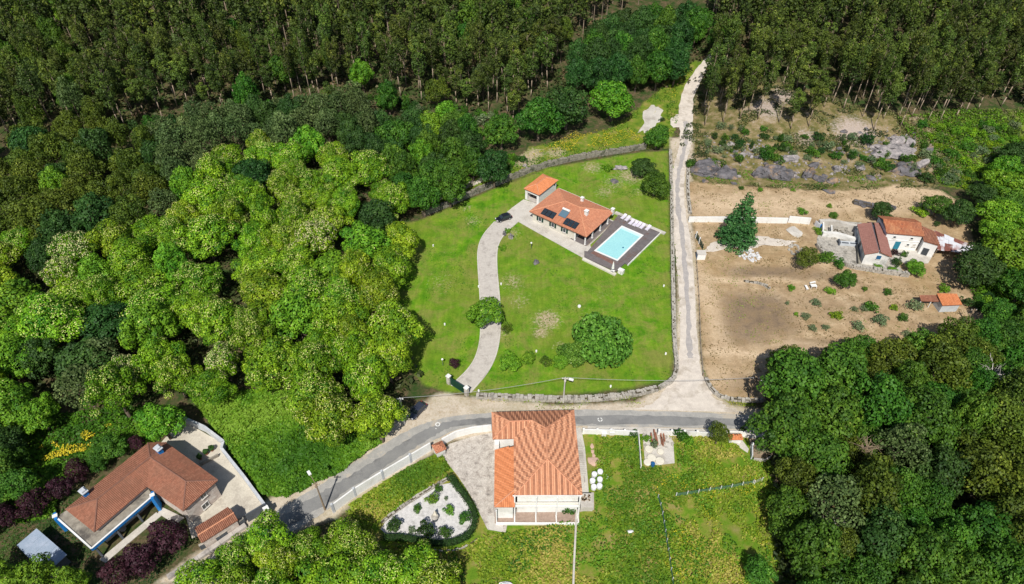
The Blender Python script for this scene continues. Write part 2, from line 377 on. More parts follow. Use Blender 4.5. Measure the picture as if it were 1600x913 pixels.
def build_protos():
    def go(kind, name, cat, n, Rr, H, z0, nl, r0, r1, dens, size, mats, flower=0., trunk='trunk', tr=.3, jit=.27, asp=1., core=.12):
        for v in range(n):
            rng = np.random.default_rng(abs(hash(kind)) % 1 + sum(map(ord, kind)) * 31 + v)
            fl = flower[v % len(flower)] if isinstance(flower, (list, tuple)) else flower
            L = dome_lobes(Rr, H, z0, nl, r0, r1, rng); L = [(x * (1 + .25 * (i % 3 - 1)), y, z * (1 + .12 * (i % 4 - 1.5)), a, b, c) for i, (x, y, z, a, b, c) in enumerate(L)] if cat == 'shrub' else L; V, Q, T, FI = crown(L, dens, size, rng, jit=jit, flower=fl, asp=asp, core=core)
            tb = branchy(H * .72, Rr * .8, 6, tr, rng, .25) if trunk else None
            proto(kind, name, cat, V, Q, T, FI, mats, tb, trunk, Rr, H)
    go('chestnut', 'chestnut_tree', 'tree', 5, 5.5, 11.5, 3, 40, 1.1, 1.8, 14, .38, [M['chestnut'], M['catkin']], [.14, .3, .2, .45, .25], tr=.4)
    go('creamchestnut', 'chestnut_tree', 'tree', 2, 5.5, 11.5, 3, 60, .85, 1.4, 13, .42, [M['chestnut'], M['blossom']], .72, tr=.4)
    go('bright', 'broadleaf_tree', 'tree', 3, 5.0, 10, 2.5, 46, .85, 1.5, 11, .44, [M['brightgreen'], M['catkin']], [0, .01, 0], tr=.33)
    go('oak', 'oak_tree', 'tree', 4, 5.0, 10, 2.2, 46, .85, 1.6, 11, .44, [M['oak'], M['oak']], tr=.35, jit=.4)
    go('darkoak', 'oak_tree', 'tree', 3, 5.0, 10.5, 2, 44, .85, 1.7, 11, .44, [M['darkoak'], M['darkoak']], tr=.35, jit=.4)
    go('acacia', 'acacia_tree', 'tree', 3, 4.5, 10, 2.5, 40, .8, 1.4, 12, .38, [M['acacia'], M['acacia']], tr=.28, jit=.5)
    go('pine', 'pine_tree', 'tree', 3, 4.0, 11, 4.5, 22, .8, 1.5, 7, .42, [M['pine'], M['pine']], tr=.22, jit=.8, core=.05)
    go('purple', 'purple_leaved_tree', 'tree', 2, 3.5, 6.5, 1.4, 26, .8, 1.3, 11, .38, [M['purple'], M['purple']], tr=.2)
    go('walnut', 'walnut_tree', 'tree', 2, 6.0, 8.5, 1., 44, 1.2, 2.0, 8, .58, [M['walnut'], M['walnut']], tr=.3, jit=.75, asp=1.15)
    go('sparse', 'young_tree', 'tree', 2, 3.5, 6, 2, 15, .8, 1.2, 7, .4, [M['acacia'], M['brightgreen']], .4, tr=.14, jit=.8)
    for kind, m, n, nm in (('shrub', 'brightgreen', 3, 'shrub'), ('darkshrub', 'oak', 3, 'shrub'), ('yellowshrub', 'chestnut', 2, 'shrub'), ('greyshrub', 'greyshrub', 2, 'shrub'), ('deepshrub', 'darkoak', 2, 'shrub'), ('purpleshrub', 'purple', 1, 'shrub')):
        go(kind, nm, 'shrub', n, 1.5, 2.0, .1, 9 if kind == 'greyshrub' else 13, .3, .6, 22 if kind == 'greyshrub' else 32, .26, [M[m], M[m]], trunk='trunk', tr=.07, jit=.7)
    for v in range(6):       # eucalyptus: tall pale trunk, ragged narrow crown of hanging tufts
        rng = np.random.default_rng(500 + v); H = 21.; lean = rng.uniform(-.8, .8); L = []
        for i in range(15):
            t = rng.random(); z = H * (.46 + .51 * (i + .5) / 15); a = i * 2.4 + rng.uniform(-.6, .6)
            w = 2.0 * sin(pi * min(1, (.12 + .95 * (1 - (z / H - .44) / .61)))) + .3; r = rng.uniform(.7, 1.45) * (.75 if z > .9 * H else 1)
            L.append((cos(a) * w * rng.uniform(.3, 1) + lean * z / H, sin(a) * w * rng.uniform(.3, 1), z, r, r, r * 1.15))
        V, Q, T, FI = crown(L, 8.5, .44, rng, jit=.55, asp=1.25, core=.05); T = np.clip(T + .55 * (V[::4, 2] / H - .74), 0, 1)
        mb = MB(); pts = [Vector((lean * t + .15 * sin(5 * t + v), .15 * cos(4 * t + v), H * .93 * t - .3)) for t in (0, .2, .4, .6, .8, 1)]
        mb.path(pts, [.19, .16, .14, .11, .08, .04], 6)
        for l in L[::2]: mb.path([Vector((lean * (l[2] - 2) / H, 0, l[2] - 2.)), Vector(l[:3])], [.09, .03], 4)
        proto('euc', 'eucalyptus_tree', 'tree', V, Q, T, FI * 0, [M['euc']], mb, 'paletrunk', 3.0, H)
    for v in range(1):       # spruce-like conifer: drooping tiers
        rng = np.random.default_rng(900 + v); L = []; H = 15.
        for i in range(22):
            t = i / 21; z = 1.2 + t * (H - 1.6); w = 4.4 * (1 - t) ** .8 + .3; k = max(1, int(9 * (1 - t) + 1.5))
            for j in range(k):
                a = j * 2 * pi / k + i * 1.3 + rng.uniform(-.2, .2); rr = w * rng.uniform(.6, .88)
                L.append((cos(a) * rr, sin(a) * rr, z - .12 * rr, .55 + .3 * (1 - t), .55 + .3 * (1 - t), .38))
        L += [(0, 0, 2 + q * 1.5, 2.8 * (1 - q / 9), 2.8 * (1 - q / 9), 1.2) for q in range(8)]
        V, Q, T, FI = crown(L, 12, .34, rng, jit=.5, asp=1.4, core=.05)
        proto('conifer', 'conifer_tree', 'tree', V, Q, T, FI, [M['conifer'], M['conifer']], MB().path([Vector((0, 0, -.3)), Vector((0, 0, H * .95))], [.3, .05], 7), 'trunk', 4.3, H)
build_protos()
ROOTS = {}
def plant(kind, x, y, Rw, ht, label, group=None, v=None, rz=None, name=None, trunk=True):
    pr = PROTO[kind]; nm, cat, cm, tm, R0, H0 = pr[R.randrange(len(pr)) if v is None else v]
    s = Rw / R0; z = hz(x, y)
    o = thing(name or nm, (x, y, z), label, cat, group, R.uniform(0, 6.28) if rz is None else rz)
    o.scale = (s, s * R.uniform(.92, 1.08), ht / H0)
    link('crown' if cat == 'tree' else 'foliage', cm, o)
    if tm and trunk: link('trunk' if cat == 'tree' else 'stem', tm, o)
    return o
def hand(kind, cx, cy, rpx, ht, label, group=None, zc=.55, v=None, name=None):
    x, y = G(cx, cy, ht * zc); return plant(kind, x, y, rpx / pxm(x, y, ht * zc + hz(x, y)), ht, label, group, v, name=name)
# ------------------------------------------------------------------ the ground
def WP(pts, z=0): return [G(x, y, z) for x, y in pts]
def chaikin(p, n=2, closed=True):
    for _ in range(n):
        q = []; m = len(p)
        for i in range(m if closed else m - 1):
            a, b = p[i], p[(i + 1) % m]
            q += [(a[0] * .75 + b[0] * .25, a[1] * .75 + b[1] * .25), (a[0] * .25 + b[0] * .75, a[1] * .25 + b[1] * .75)]
        p = q if closed else [p[0]] + q + [p[-1]]
    return p
LAWN = [(615, 352), (655, 345), (700, 326), (770, 296), (860, 262), (1000, 238), (1044, 236), (1046, 340), (1048, 440), (1052, 560), (1046, 592), (990, 606), (880, 617), (738, 617), (694, 612), (660, 600), (620, 540), (585, 480), (600, 400)]
SAND = [(1074, 284), (1150, 290), (1300, 300), (1400, 290), (1470, 298), (1500, 318), (1515, 360), (1530, 400), (1500, 440), (1536, 480), (1545, 520), (1500, 545), (1400, 565), (1330, 600), (1230, 605), (1190, 628), (1115, 616), (1098, 570), (1090, 470), (1086, 380)]
MEADOW = [(540, 800), (640, 735), (690, 708), (760, 700), (930, 672), (1190, 680), (1215, 760), (1235, 930), (1240, 1000), (560, 1000), (600, 860)]
ROCK = [(1082, 285), (1060, 225), (1092, 150), (1130, 135), (1230, 130), (1330, 165), (1440, 180), (1475, 240), (1460, 292), (1300, 300), (1150, 290)]
BRAMBLE = [(300, 625), (420, 610), (560, 640), (600, 690), (540, 735), (450, 780), (410, 775), (350, 690)]
DIRT = [(640, 640), (690, 612), (740, 622), (880, 634), (990, 628), (1052, 598), (1056, 560), (1060, 400), (1058, 320), (1050, 250), (1046, 215), (1085, 215), (1082, 260), (1078, 330), (1090, 400), (1092, 540), (1104, 600), (1140, 632), (1200, 640), (1200, 680), (900, 672), (700, 690), (600, 760), (520, 810), (440, 840), (280, 913), (240, 913), (390, 800), (500, 728), (600, 676)]
HILLGRASS = [(1400, 186), (1500, 172), (1700, 176), (1640, 330), (1540, 300), (1470, 290), (1440, 240)]
TOPGRASS = [(790, 262), (830, 230), (900, 215), (960, 200), (1020, 150), (1080, 95), (1112, 92), (1070, 150), (1058, 190), (1046, 230), (1000, 232), (880, 252), (800, 282), (690, 322), (650, 335), (690, 300), (740, 280)]
FOREST = [(-900, -200), (-300, 330), (330, 330), (560, 260), (700, 255), (800, 235), (900, 205), (1010, 150), (1070, 80), (1120, 120), (1100, 200), (1300, 215), (1430, 200), (1500, 185), (1900, 190), (2400, -200)]
def shapely(pts): return [G(x, y) for x, y in pts]
def ground():
    xs = np.concatenate([np.arange(-520, -120, 8), np.arange(-120, 130, .9), np.arange(130, 521, 8)])
    ys = np.concatenate([[-60, -20, 10, 25], np.arange(34, 215, .9), np.arange(215, 330, 3.), np.arange(330, 900, 20)])
    X, Y = np.meshgrid(xs, ys); Z = h(X, Y); nx, ny = len(xs), len(ys)
    V = np.stack([X, Y, Z], -1).reshape(-1, 3); i = np.arange(nx * ny).reshape(ny, nx)
    Q = np.stack([i[:-1, :-1], i[:-1, 1:], i[1:, 1:], i[1:, :-1]], -1).reshape(-1, 4)
    me = npmesh('ground', V, Q, np.zeros(len(Q)), np.zeros(len(Q)), [])
    for nm, P in (('lawn', LAWN), ('sand', SAND), ('meadow', MEADOW), ('rockland', ROCK), ('bramble', BRAMBLE), ('dirt', DIRT), ('hillgrass', HILLGRASS), ('topgrass', TOPGRASS)):
        poly = [G(x, y) for x, y in P]; sd = np.clip(sdist(X, Y, poly), -15, 15)
        a = me.attributes.new(nm, 'FLOAT', 'POINT'); a.data.foreach_set('value', sd.ravel().astype(np.float32))
    # worn dry patches: places where the turf is thin or gone
    worn = np.zeros(X.shape)
    for (px, py, r, k) in [(855, 500, 3.4, 1), (845, 520, 2., .9), (800, 440, 4, .6), (812, 470, 4, .5), (690, 440, 6, .4), (925, 262, 4, .7), (985, 275, 5, .8), (960, 285, 5, .6), (945, 300, 4, .6), (1000, 300, 4, .5), (740, 345, 3, .6), (730, 325, 3, .5), (820, 250, 5, .9), (870, 238, 4, .8), (835, 240, 4, .8),
                           (800, 365, 3, .6), (920, 490, 5, .35), (940, 460, 4, .35), (780, 520, 3, .6), (875, 540, 2, .6), (700, 390, 4, .3), (960, 240, 3, .6), (1160, 300, 3, -.3), (930, 720, 2, .8), (970, 790, 6, .3), (1120, 770, 7, .35), (700, 790, 4, .3), (1180, 860, 5, .3), (600, 740, 3, .5), (1200, 170, 7, .9), (1335, 205, 8, 1.), (1260, 215, 5, .8), (1225, 150, 6, .9), (1400, 225, 6, .6)]:
        wx, wy = G(px, py); worn = np.maximum(worn, k * np.exp(-((X - wx) ** 2 + (Y - wy) ** 2) / (2 * (r * .7) ** 2)))
    dark = np.zeros(X.shape)     # tilled, darker soil
    for (px, py, rx, ry, k) in [(1185, 490, 8, 7, 1), (1160, 510, 6, 6, .8), (1200, 425, 10, 2.2, .9), (1260, 430, 8, 2, .7), (1330, 540, 16, 2.2, .7), (1165, 600, 5, 3, .6), (1250, 560, 10, 2, .6), (1300, 480, 18, 5, .35)]:
        wx, wy = G(px, py); dark = np.maximum(dark, k * np.exp(-(((X - wx) / rx) ** 4 + ((Y - wy) / ry) ** 4)))
    pale = np.zeros(X.shape)
    for (px, py, rx, ry, k) in [(1180, 320, 22, 5, .6), (1330, 320, 24, 3, .6), (1180, 552, 12, 1., .9), (1110, 480, 2.2, 16, .6), (1130, 437, 8, .9, .8), (1200, 438, 9, .7, .6), (1420, 300, 14, 4, .7), (1280, 570, 10, 1, .6), (1120, 590, 4, 3, .5), (1300, 540, 14, .8, .5), (1440, 545, 9, 3, .5)]:
        wx, wy = G(px, py); pale = np.maximum(pale, k * np.exp(-(np.abs((X - wx) / rx) ** 3 + np.abs((Y - wy + .6 * np.sin(X * .4)) / ry) ** 3)))
    for nm, A in (('worn', worn), ('dark', dark), ('pale', pale)):
        a = me.attributes.new(nm, 'FLOAT', 'POINT'); a.data.foreach_set('value', A.ravel().astype(np.float32))
    s = NT('ground_cover', .95, .08)
    n1 = s.noise(.06, 6, .65); n2 = s.noise(.35, 6, .65); n3 = s.noise(1.6, 5, .7); n4 = s.noise(7, 3, .6)
    def mask(nm, amp=2.2, w=.5, off=0.):
        v = s.math('ADD', s.attr(nm), s.math('MULTIPLY', s.math('SUBTRACT', n2, .5), amp * 2)); v = s.math('ADD', v, s.math('MULTIPLY', s.math('SUBTRACT', n3, .5), amp))
        return s.math('MULTIPLY', s.math('ADD', v, w + off), 1 / (2 * w), True)
    def soft(v, stops): return s.ramp(v, stops)
    forest = s.mix(soft(n3, [(.35, 0.), (.65, 1.)]), (.05, .058, .02), (.15, .10, .065))
    col = s.mix(soft(n2, [(.42, 0.), (.6, 1.)]), forest, (.03, .06, .014))
    lawn = soft(n2, [(.3, (.042, .145, .006)), (.46, (.085, .21, .008)), (.58, (.13, .245, .014)), (.7, (.21, .275, .035))])
    lawn = s.mix(soft(n1, [(.42, 0.), (.6, .6)]), lawn, (.15, .19, .025)); lawn = s.mix(soft(s.noise(.16, 7, .75, .6), [(.46, 0.), (.62, .75)]), lawn, (.20, .20, .05)); lawn = s.mix(.4, lawn, soft(n3, [(.3, .36), (.7, .64)]), 'OVERLAY'); lawn = s.mix(.35, lawn, soft(s.noise(1., 5, .7, stretch=(1.6, .12, 1)), [(.38, .38), (.62, .62)]), 'OVERLAY')
    dry = s.mix(soft(n3, [(.4, 0.), (.62, 1.)]), (.26, .22, .10), (.42, .35, .24))
    wornm = s.math('MULTIPLY', s.math('SUBTRACT', s.math('ADD', s.attr('worn'), s.math('MULTIPLY', s.math('SUBTRACT', n3, .5), 1.7)), .42), 2.2, True)
    lawn = s.mix(wornm, lawn, dry)
    meadow = soft(n2, [(.3, (.07, .16, .012)), (.45, (.13, .22, .016)), (.55, (.24, .22, .05)), (.68, (.32, .24, .11))])
    meadow = s.mix(soft(n1, [(.35, .5), (.6, 0.)]), meadow, (.07, .15, .012)); meadow = s.mix(wornm, meadow, (.28, .22, .11))
    sand = soft(n2, [(.3, (.25, .17, .10)), (.45, (.345, .245, .148)), (.58, (.44, .325, .205)), (.72, (.55, .43, .285))]); sand = s.mix(soft(s.noise(1.1, 8, .8, .8), [(.5, 0.), (.62, .6)]), sand, (.24, .185, .11))
    sand = s.mix(soft(n1, [(.45, 0.), (.68, .6)]), sand, (.30, .20, .09))
    sand = s.mix(soft(s.noise(.5, 7, .75, 1.2, stretch=(.35, 1, 1)), [(.52, 0.), (.64, .65)]), sand, (.25, .19, .10))
    dkm = s.math('MULTIPLY', soft(s.math('ADD', s.attr('dark'), s.math('MULTIPLY', s.math('SUBTRACT', n3, .5), .6)), [(.2, 0.), (.95, 1.)]), soft(n2, [(.3, .25), (.6, 1.)])); sand = s.mix(dkm, sand, (.165, .12, .082)); sand = s.mix(s.math('MULTIPLY', s.attr('pale'), soft(n3, [(.3, .3), (.6, 1.)])), sand, (.62, .48, .33))
    rock = soft(n2, [(.3, (.06, .075, .02)), (.46, (.14, .125, .045)), (.58, (.24, .185, .10)), (.75, (.36, .30, .24))])
    rock = s.mix(s.math('MULTIPLY', wornm, .9), rock, (.40, .33, .29)); rock = s.mix(soft(n3, [(.6, 0.), (.72, .7)]), rock, (.42, .39, .37))
    bram = soft(n3, [(.3, (.02, .06, .008)), (.6, (.06, .15, .012))])
    dirt = soft(n2, [(.3, (.40, .335, .255)), (.6, (.52, .455, .37))]); dirt = s.mix(soft(n3, [(.5, 0.), (.7, .8)]), dirt, (.33, .25, .15))
    dirt = s.mix(soft(n1, [(.5, 0.), (.62, .35)]), dirt, (.24, .22, .10))
    hill = soft(n2, [(.3, (.05, .11, .014)), (.55, (.12, .18, .02)), (.75, (.20, .2, .06))])
    top = soft(n2, [(.3, (.06, .13, .014)), (.5, (.13, .19, .02)), (.66, (.24, .21, .06))]); top = s.mix(wornm, top, (.46, .36, .27))
    for nm, c, amp in (('hillgrass', hill, 4), ('bramble', bram, 2), ('meadow', meadow, .6), ('rockland', rock, 3), ('topgrass', top, 2.), ('dirt', dirt, 1.0), ('lawn', lawn, .5), ('sand', sand, 1.0)):
        col = s.mix(mask(nm, amp), col, c)
    col = s.mix(.55, col, s.ramp(n4, [(.25, .3), (.75, .7)]), 'OVERLAY')
    col = s.mix(.35, col, s.ramp(s.noise(2.6, 5, .75), [(.3, .3), (.7, .7)]), 'OVERLAY')
    s.bump(n4, .5, .08); m = s.out(col); me.materials.append(m)
    me.polygons.foreach_set('use_smooth', [True] * len(me.polygons))
    tag(link('ground', me), kind='structure')
ground()
def sheet(name, px, m, off=.05, smooth=0, z=0, thick=.04):
    p = WP(px, z); p = chaikin(p, smooth) if smooth else p; mb = MB(); mb.prism(p, z + off - thick, z + off)
    return struct(name, mb, m)
def ribbon(name, L, Rr, m, off, n=3, cross=4, edge=0.0, seed=1):
    """a strip between two pixel polylines, draped over the ground"""
    L = chaikin(WP(L), n, False); Rr = chaikin(WP(Rr), n, False); k = min(len(L), len(Rr)); mb = MB(); vs = []; fs = []; rr = random.Random(seed)
    for i in range(k):
        e0, e1 = rr.uniform(-edge, edge), rr.uniform(-edge, edge)
        for j in range(cross + 1):
            t = j / cross; t = t + (e0 if j == 0 else e1 if j == cross else 0)
            x = L[i][0] * (1 - t) + Rr[i][0] * t; y = L[i][1] * (1 - t) + Rr[i][1] * t; vs.append((x, y, hz(x, y) + off))
    w = cross + 1; fs = [(i * w + j, i * w + j + 1, i * w + w + j + 1, i * w + w + j) for i in range(k - 1) for j in range(cross)]
    mb.add(vs, fs); a = Vector(vs[fs[0][1]]) - Vector(vs[fs[0][0]]); b = Vector(vs[fs[0][3]]) - Vector(vs[fs[0][0]])
    if a.cross(b).z < 0: mb.f = [f[::-1] for f in mb.f]
    return struct(name, mb, m)
# surfaces of the ways
def asphalt_mat():
    s = NT('worn_asphalt', .9, .2); n = s.noise(.5, 6, .65); col = s.ramp(n, [(.3, (.27, .265, .25)), (.7, (.40, .385, .36))]); col = s.mix(s.ramp(s.noise(.8, 8, .8, 1.), [(.49, 0.), (.5, .5), (.51, 0.)]), col, (.10, .10, .10)); col = s.mix(s.ramp(s.noise(.25, 5, .7), [(.55, 0.), (.62, .6)]), col, (.42, .36, .28))
    col = s.mix(.5, col, s.ramp(s.noise(14, 3), [(.3, .35), (.7, .65)]), 'OVERLAY'); s.out(col); return s.m
M['asphalt'] = asphalt_mat()
M['asphaltdark'] = mat('fresh_asphalt_patch', (.18, .18, .18), (.235, .232, .225), .5, c=(.13, .13, .13), fine=12)
M['gravel'] = mat('pale_gravel', (.62, .56, .49), (.48, .43, .38), .7, c=(.38, .33, .27), fine=8, bump=.4)
M['gravelgrey'] = mat('grey_wheel_worn_gravel', (.40, .37, .35), (.31, .29, .28), 1.2, fine=8)
M['setts'] = mat('pinkish_setts', (.50, .465, .42), (.41, .375, .34), 1.5, c=(.33, .30, .27), fine=6)
def yard_mat():
    s = NT('cracked_yard_concrete', .9, .15); n = s.noise(.9, 7, .75, .5); col = s.ramp(n, [(.3, (.17, .155, .14)), (.45, (.40, .36, .32)), (.6, (.52, .48, .43)), (.75, (.34, .34, .35))])
    v = s.n('ShaderNodeTexVoronoi'); v.feature = 'DISTANCE_TO_EDGE'; v.inputs['Scale'].default_value = .8
    w = s.n('ShaderNodeMapping'); s.l(s.pos(), w.inputs[0]); nn = s.n('ShaderNodeVectorMath'); nn.operation = 'ADD'; t = s.n('ShaderNodeTexNoise'); t.inputs['Scale'].default_value = .7; t.inputs['Detail'].default_value = 6; s.l(s.pos(), t.inputs['Vector']); s.l(s.pos(), nn.inputs[0]); s.l(t.outputs['Color'], nn.inputs[1]); s.l(nn.outputs[0], v.inputs['Vector'])
    col = s.mix(s.ramp(v.outputs['Distance'], [(.0, .25), (.05, 0.)]), col, (.16, .12, .09)); col = s.mix(.6, col, s.ramp(s.noise(5, 5, .75), [(.3, .25), (.7, .75)]), 'OVERLAY'); return s.out(col)
M['yard'] = yard_mat()
def edge(pts): return pts
RT = [(1215, 652), (1120, 646), (1000, 642), (920, 640), (840, 642), (768, 645), (717, 649), (680, 656), (640, 671), (594, 698), (539, 732), (502, 757), (462, 781), (426, 800), (330, 870), (270, 913)]
RB = [(1215, 673), (1120, 670), (1000, 668), (920, 666), (840, 665), (768, 665), (722, 668), (688, 682), (650, 708), (604, 736), (562, 760), (528, 784), (500, 806), (450, 835), (370, 890), (320, 930)]
ribbon('asphalt_road', RT, RB, 'asphalt', .05, edge=.03)
DT = [(1215, 658), (1120, 653), (1000, 649), (920, 649), (840, 652), (768, 653), (717, 656), (686, 662), (655, 676), (610, 704), (556, 738), (512, 764), (470, 788), (432, 812)]
DB = [(1215, 669), (1120, 665), (1000, 664), (920, 663), (840, 663), (768, 663), (717, 665), (694, 672), (668, 688), (622, 717), (570, 750), (530, 775), (486, 803), (448, 826)]
ribbon('asphalt_patch_strip', DT, DB, 'asphaltdark', .056, edge=.10, seed=3)
GL = [(1130, 60), (1104, 90), (1083, 112), (1062, 150), (1061, 185), (1064, 222), (1054, 254), (1048, 290), (1048, 330), (1054, 380), (1060, 440), (1062, 500), (1062, 560), (1050, 600), (1020, 632), (985, 640)]
GR = [(1142, 62), (1115, 92), (1100, 118), (1083, 150), (1082, 185), (1082, 222), (1072, 254), (1068, 290), (1070, 330), (1080, 380), (1084, 440), (1087, 500), (1092, 560), (1102, 600), (1125, 632), (1165, 645)]
ribbon('gravel_lane', GL, GR, 'gravel', .045, edge=.05, seed=5)
CL = [(1068, 190), (1070, 222), (1060, 254), (1055, 290), (1056, 330), (1064, 380), (1069, 440), (1072, 500), (1074, 560)]
CR = [(1074, 190), (1076, 222), (1066, 254), (1061, 290), (1063, 330), (1071, 380), (1076, 440), (1079, 500), (1082, 560)]
ribbon('gravel_lane_crown', CL, CR, 'gravelgrey', .051, edge=.25, seed=6)
ribbon('grass_path', [(780, 268), (740, 282), (700, 298), (670, 310)], [(783, 274), (744, 289), (704, 305), (674, 318)], 'gravel', .04, edge=.1)
sheet('gravel_lay_by', [(1060, 188), (1045, 165), (1030, 160), (1004, 168), (1000, 180), (1012, 190), (1003, 204), (1015, 208), (1030, 196), (1045, 192), (1062, 200)], 'palepave', .05, 1, 0) if False else None
def patch(name, px, m, off=.045, jag=.5, seed=1):
    p = chaikin(WP(px), 2); rr = random.Random(seed); cx = sum(q[0] for q in p) / len(p); cy = sum(q[1] for q in p) / len(p); mb = MB(); vs = []; K = 6
    for q in p:
        k = 1 + rr.uniform(-.06, .06) * jag
        for j in range(K + 1):
            t = j / K; x = cx + (q[0] - cx) * k * t; y = cy + (q[1] - cy) * k * t; vs.append((x, y, hz(x, y) + off * (1 if j < K else .2)))
    n = len(p); w = K + 1; fs = [(i * w + j, i * w + j + 1, ((i + 1) % n) * w + j + 1, ((i + 1) % n) * w + j) for i in range(n) for j in range(K)]
    a = [vs[q] for q in fs[1]]; A = sum(a[i][0] * a[(i + 1) % 4][1] - a[(i + 1) % 4][0] * a[i][1] for i in range(4))
    if A < 0: fs = [f[::-1] for f in fs]
    mb.add(vs, fs); return struct(name, mb, m)
patch('gravel_clearing', [(1006, 170), (1024, 164), (1036, 172), (1034, 186), (1024, 198), (1004, 208), (996, 206), (1008, 192), (1002, 182)], 'palepave', .05, 2.5)
patch('gravel_verge', [(1045, 186), (1064, 176), (1066, 200), (1050, 200)], 'gravel', .047, 2.)
# driveway and its white kerbs
DL = [(705, 603), (738, 572), (750, 540), (752, 500), (750, 460), (747, 420), (746, 390), (754, 368), (773, 347), (800, 325), (818, 313)]
DR = [(735, 614), (765, 580), (779, 545), (783, 500), (780, 460), (776, 420), (776, 390), (783, 372), (800, 354), (812, 345), (836, 330)]
ribbon('driveway', DL, DR, 'setts', .05)
def kerb(name, px, m='palepave', w=.28, z=.14, n=3, closed=False):
    p = chaikin(WP(px), n, closed); mb = MB()
    for i in range(len(p) - (0 if closed else 1)): mb.seg(p[i], p[(i + 1) % len(p)], -.1 + hz(*p[i]), z + hz(*p[i]), w, off=0)
    return struct(name, mb, m)
kerb('driveway_kerb', DL[:-2]); kerb('driveway_kerb', DR[:-1])
sheet('villa_forecourt', [(782, 341), (800, 325), (818, 312), (850, 322), (872, 300), (905, 330), (925, 392), (912, 404), (838, 363), (810, 347), (800, 356)], 'palepave', .06)
sheet('concrete_yard', [(688, 708), (702, 694), (740, 682), (772, 676), (800, 690), (800, 790), (790, 832), (762, 828), (748, 800), (736, 776), (716, 745), (704, 730)], 'yard', .05)
sheet('white_gravel_garden', [(590, 822), (648, 782), (702, 750), (722, 768), (742, 800), (746, 820), (732, 842), (705, 852), (660, 845), (610, 842)], 'gravelwhite', .05, 1)
sheet('house_terrace_paving', [(770, 770), (910, 770), (928, 770), (928, 797), (905, 800), (905, 809), (772, 808)], 'concrete', .07)
sheet('garden_path_slab', [(762, 806), (786, 806), (786, 832), (765, 828)], 'palepave', .06)
sheet('east_walkway', [(898, 668), (908, 670), (914, 700), (918, 745), (920, 772), (905, 772)], 'palepave', .075)
sheet('courtyard', [(283, 656), (350, 694), (352, 704), (412, 786), (380, 808), (300, 842), (288, 798), (250, 694)], 'courtyard', .05)
sheet('farmyard', [(1276, 374), (1284, 352), (1300, 345), (1345, 348), (1390, 372), (1396, 405), (1412, 425), (1370, 425), (1330, 415), (1300, 404), (1278, 388)], 'palestone', .05)
sheet('farmhouse_terrace', [(1396, 388), (1460, 395), (1450, 412), (1418, 414), (1396, 404)], 'palepave', .055)
sheet('roadside_apron', [(918, 666), (1196, 673), (1196, 688), (1150, 682), (918, 676)], 'palepave', .046)
sheet('shed_path', [(1146, 689), (1158, 686), (1170, 702), (1168, 708), (1156, 700)], 'palepave', .06)
sheet('bare_yard', [(1004, 680), (1018, 676), (1040, 676), (1052, 690), (1054, 724), (1030, 727), (1008, 726)], 'palepave', .05)
sheet('dry_scrub_plot', [(1168, 682), (1215, 682), (1225, 700), (1212, 716), (1178, 716)], 'timber', .045)
# wall of far trees stands on the same ground; sky needs no dome
# ------------------------------------------------------------------ roofs
def roof_slab(mb, P, th=.16):
    n = len(P); vs = list(P) + [p - Vector((0, 0, th)) for p in P]
    nr = sum(((P[i] - P[0]).cross(P[(i + 1) % n] - P[0]) for i in range(1, n - 1)), Vector())
    if nr.z < 0: P = P[::-1]; vs = list(P) + [p - Vector((0, 0, th)) for p in P]
    tri = mgeo.tessellate_polygon([P]); fs = []
    for t in tri:
        a, b, c = t
        if (P[b] - P[a]).cross(P[c] - P[a]).z < 0: a, b, c = c, b, a
        fs += [(a, b, c), (c + n, b + n, a + n)]
    fs += [(i + n, (i + 1) % n + n, (i + 1) % n, i) for i in range(n)]; mb.add(vs, fs)
def roof_rolls(mb, P, pitch=.30, row=.42, band=None, rr=R, hgt=.085, lift=.02, breaks=.0):
    """rows of rounded tiles up a roof face whose first edge is the eave"""
    e = P[1] - P[0]; u = Vector((e.x, e.y, 0)).normalized(); n = Vector()
    for i in range(1, len(P) - 1): n += (P[i] - P[0]).cross(P[i + 1] - P[0])
    n.normalize(); n = n if n.z > 0 else -n; u = (u - n * u.dot(n)).normalized(); v = n.cross(u); 
    q = [((p - P[0]).dot(u), (p - P[0]).dot(v)) for p in P]; c = sum(b for a, b in q)
    if c < 0: v = -v; q = [(a, -b) for a, b in q]
    u0, u1 = min(a for a, b in q), max(a for a, b in q); k = max(1, round((u1 - u0) / pitch)); w = (u1 - u0) / k
    for i in range(k):
        uu = u0 + (i + .5) * w; vs = []
        for j in range(len(q)):
            (a, b), (c_, d) = q[j], q[(j + 1) % len(q)]
            if (a > uu) != (c_ > uu): vs.append(b + (d - b) * (uu - a) / (c_ - a))
        vs.sort()
        for a, b in zip(vs[::2], vs[1::2]):
            m = max(1, round((b - a) / row)); st = (b - a) / m; ct = rr.uniform(-.06, .06)
            for j in range(m):
                if breaks and rr.random() < breaks: continue
                va, vb = a + j * st - .02, a + (j + 1) * st + .02; C = P[0] + u * uu + v * va; D = P[0] + u * uu + v * vb
                A_ = [C + u * (x * w) + n * (z * hgt + lift + .035) for x, z in ((-.46, 0), (-.22, .85), (.22, .85), (.46, 0))]
                B_ = [D + u * (x * w) + n * (z * hgt + lift) for x, z in ((-.46, 0), (-.22, .85), (.22, .85), (.46, 0))]
                t = .45 + ct + rr.uniform(-.16, .16)
                if band: t = min(1, max(0, band((C.x + D.x) / 2, (C.y + D.y) / 2, t)))
                mb.add(A_ + B_, [(0, 1, 5, 4), (1, 2, 6, 5), (2, 3, 7, 6), (3, 2, 1, 0)], t)
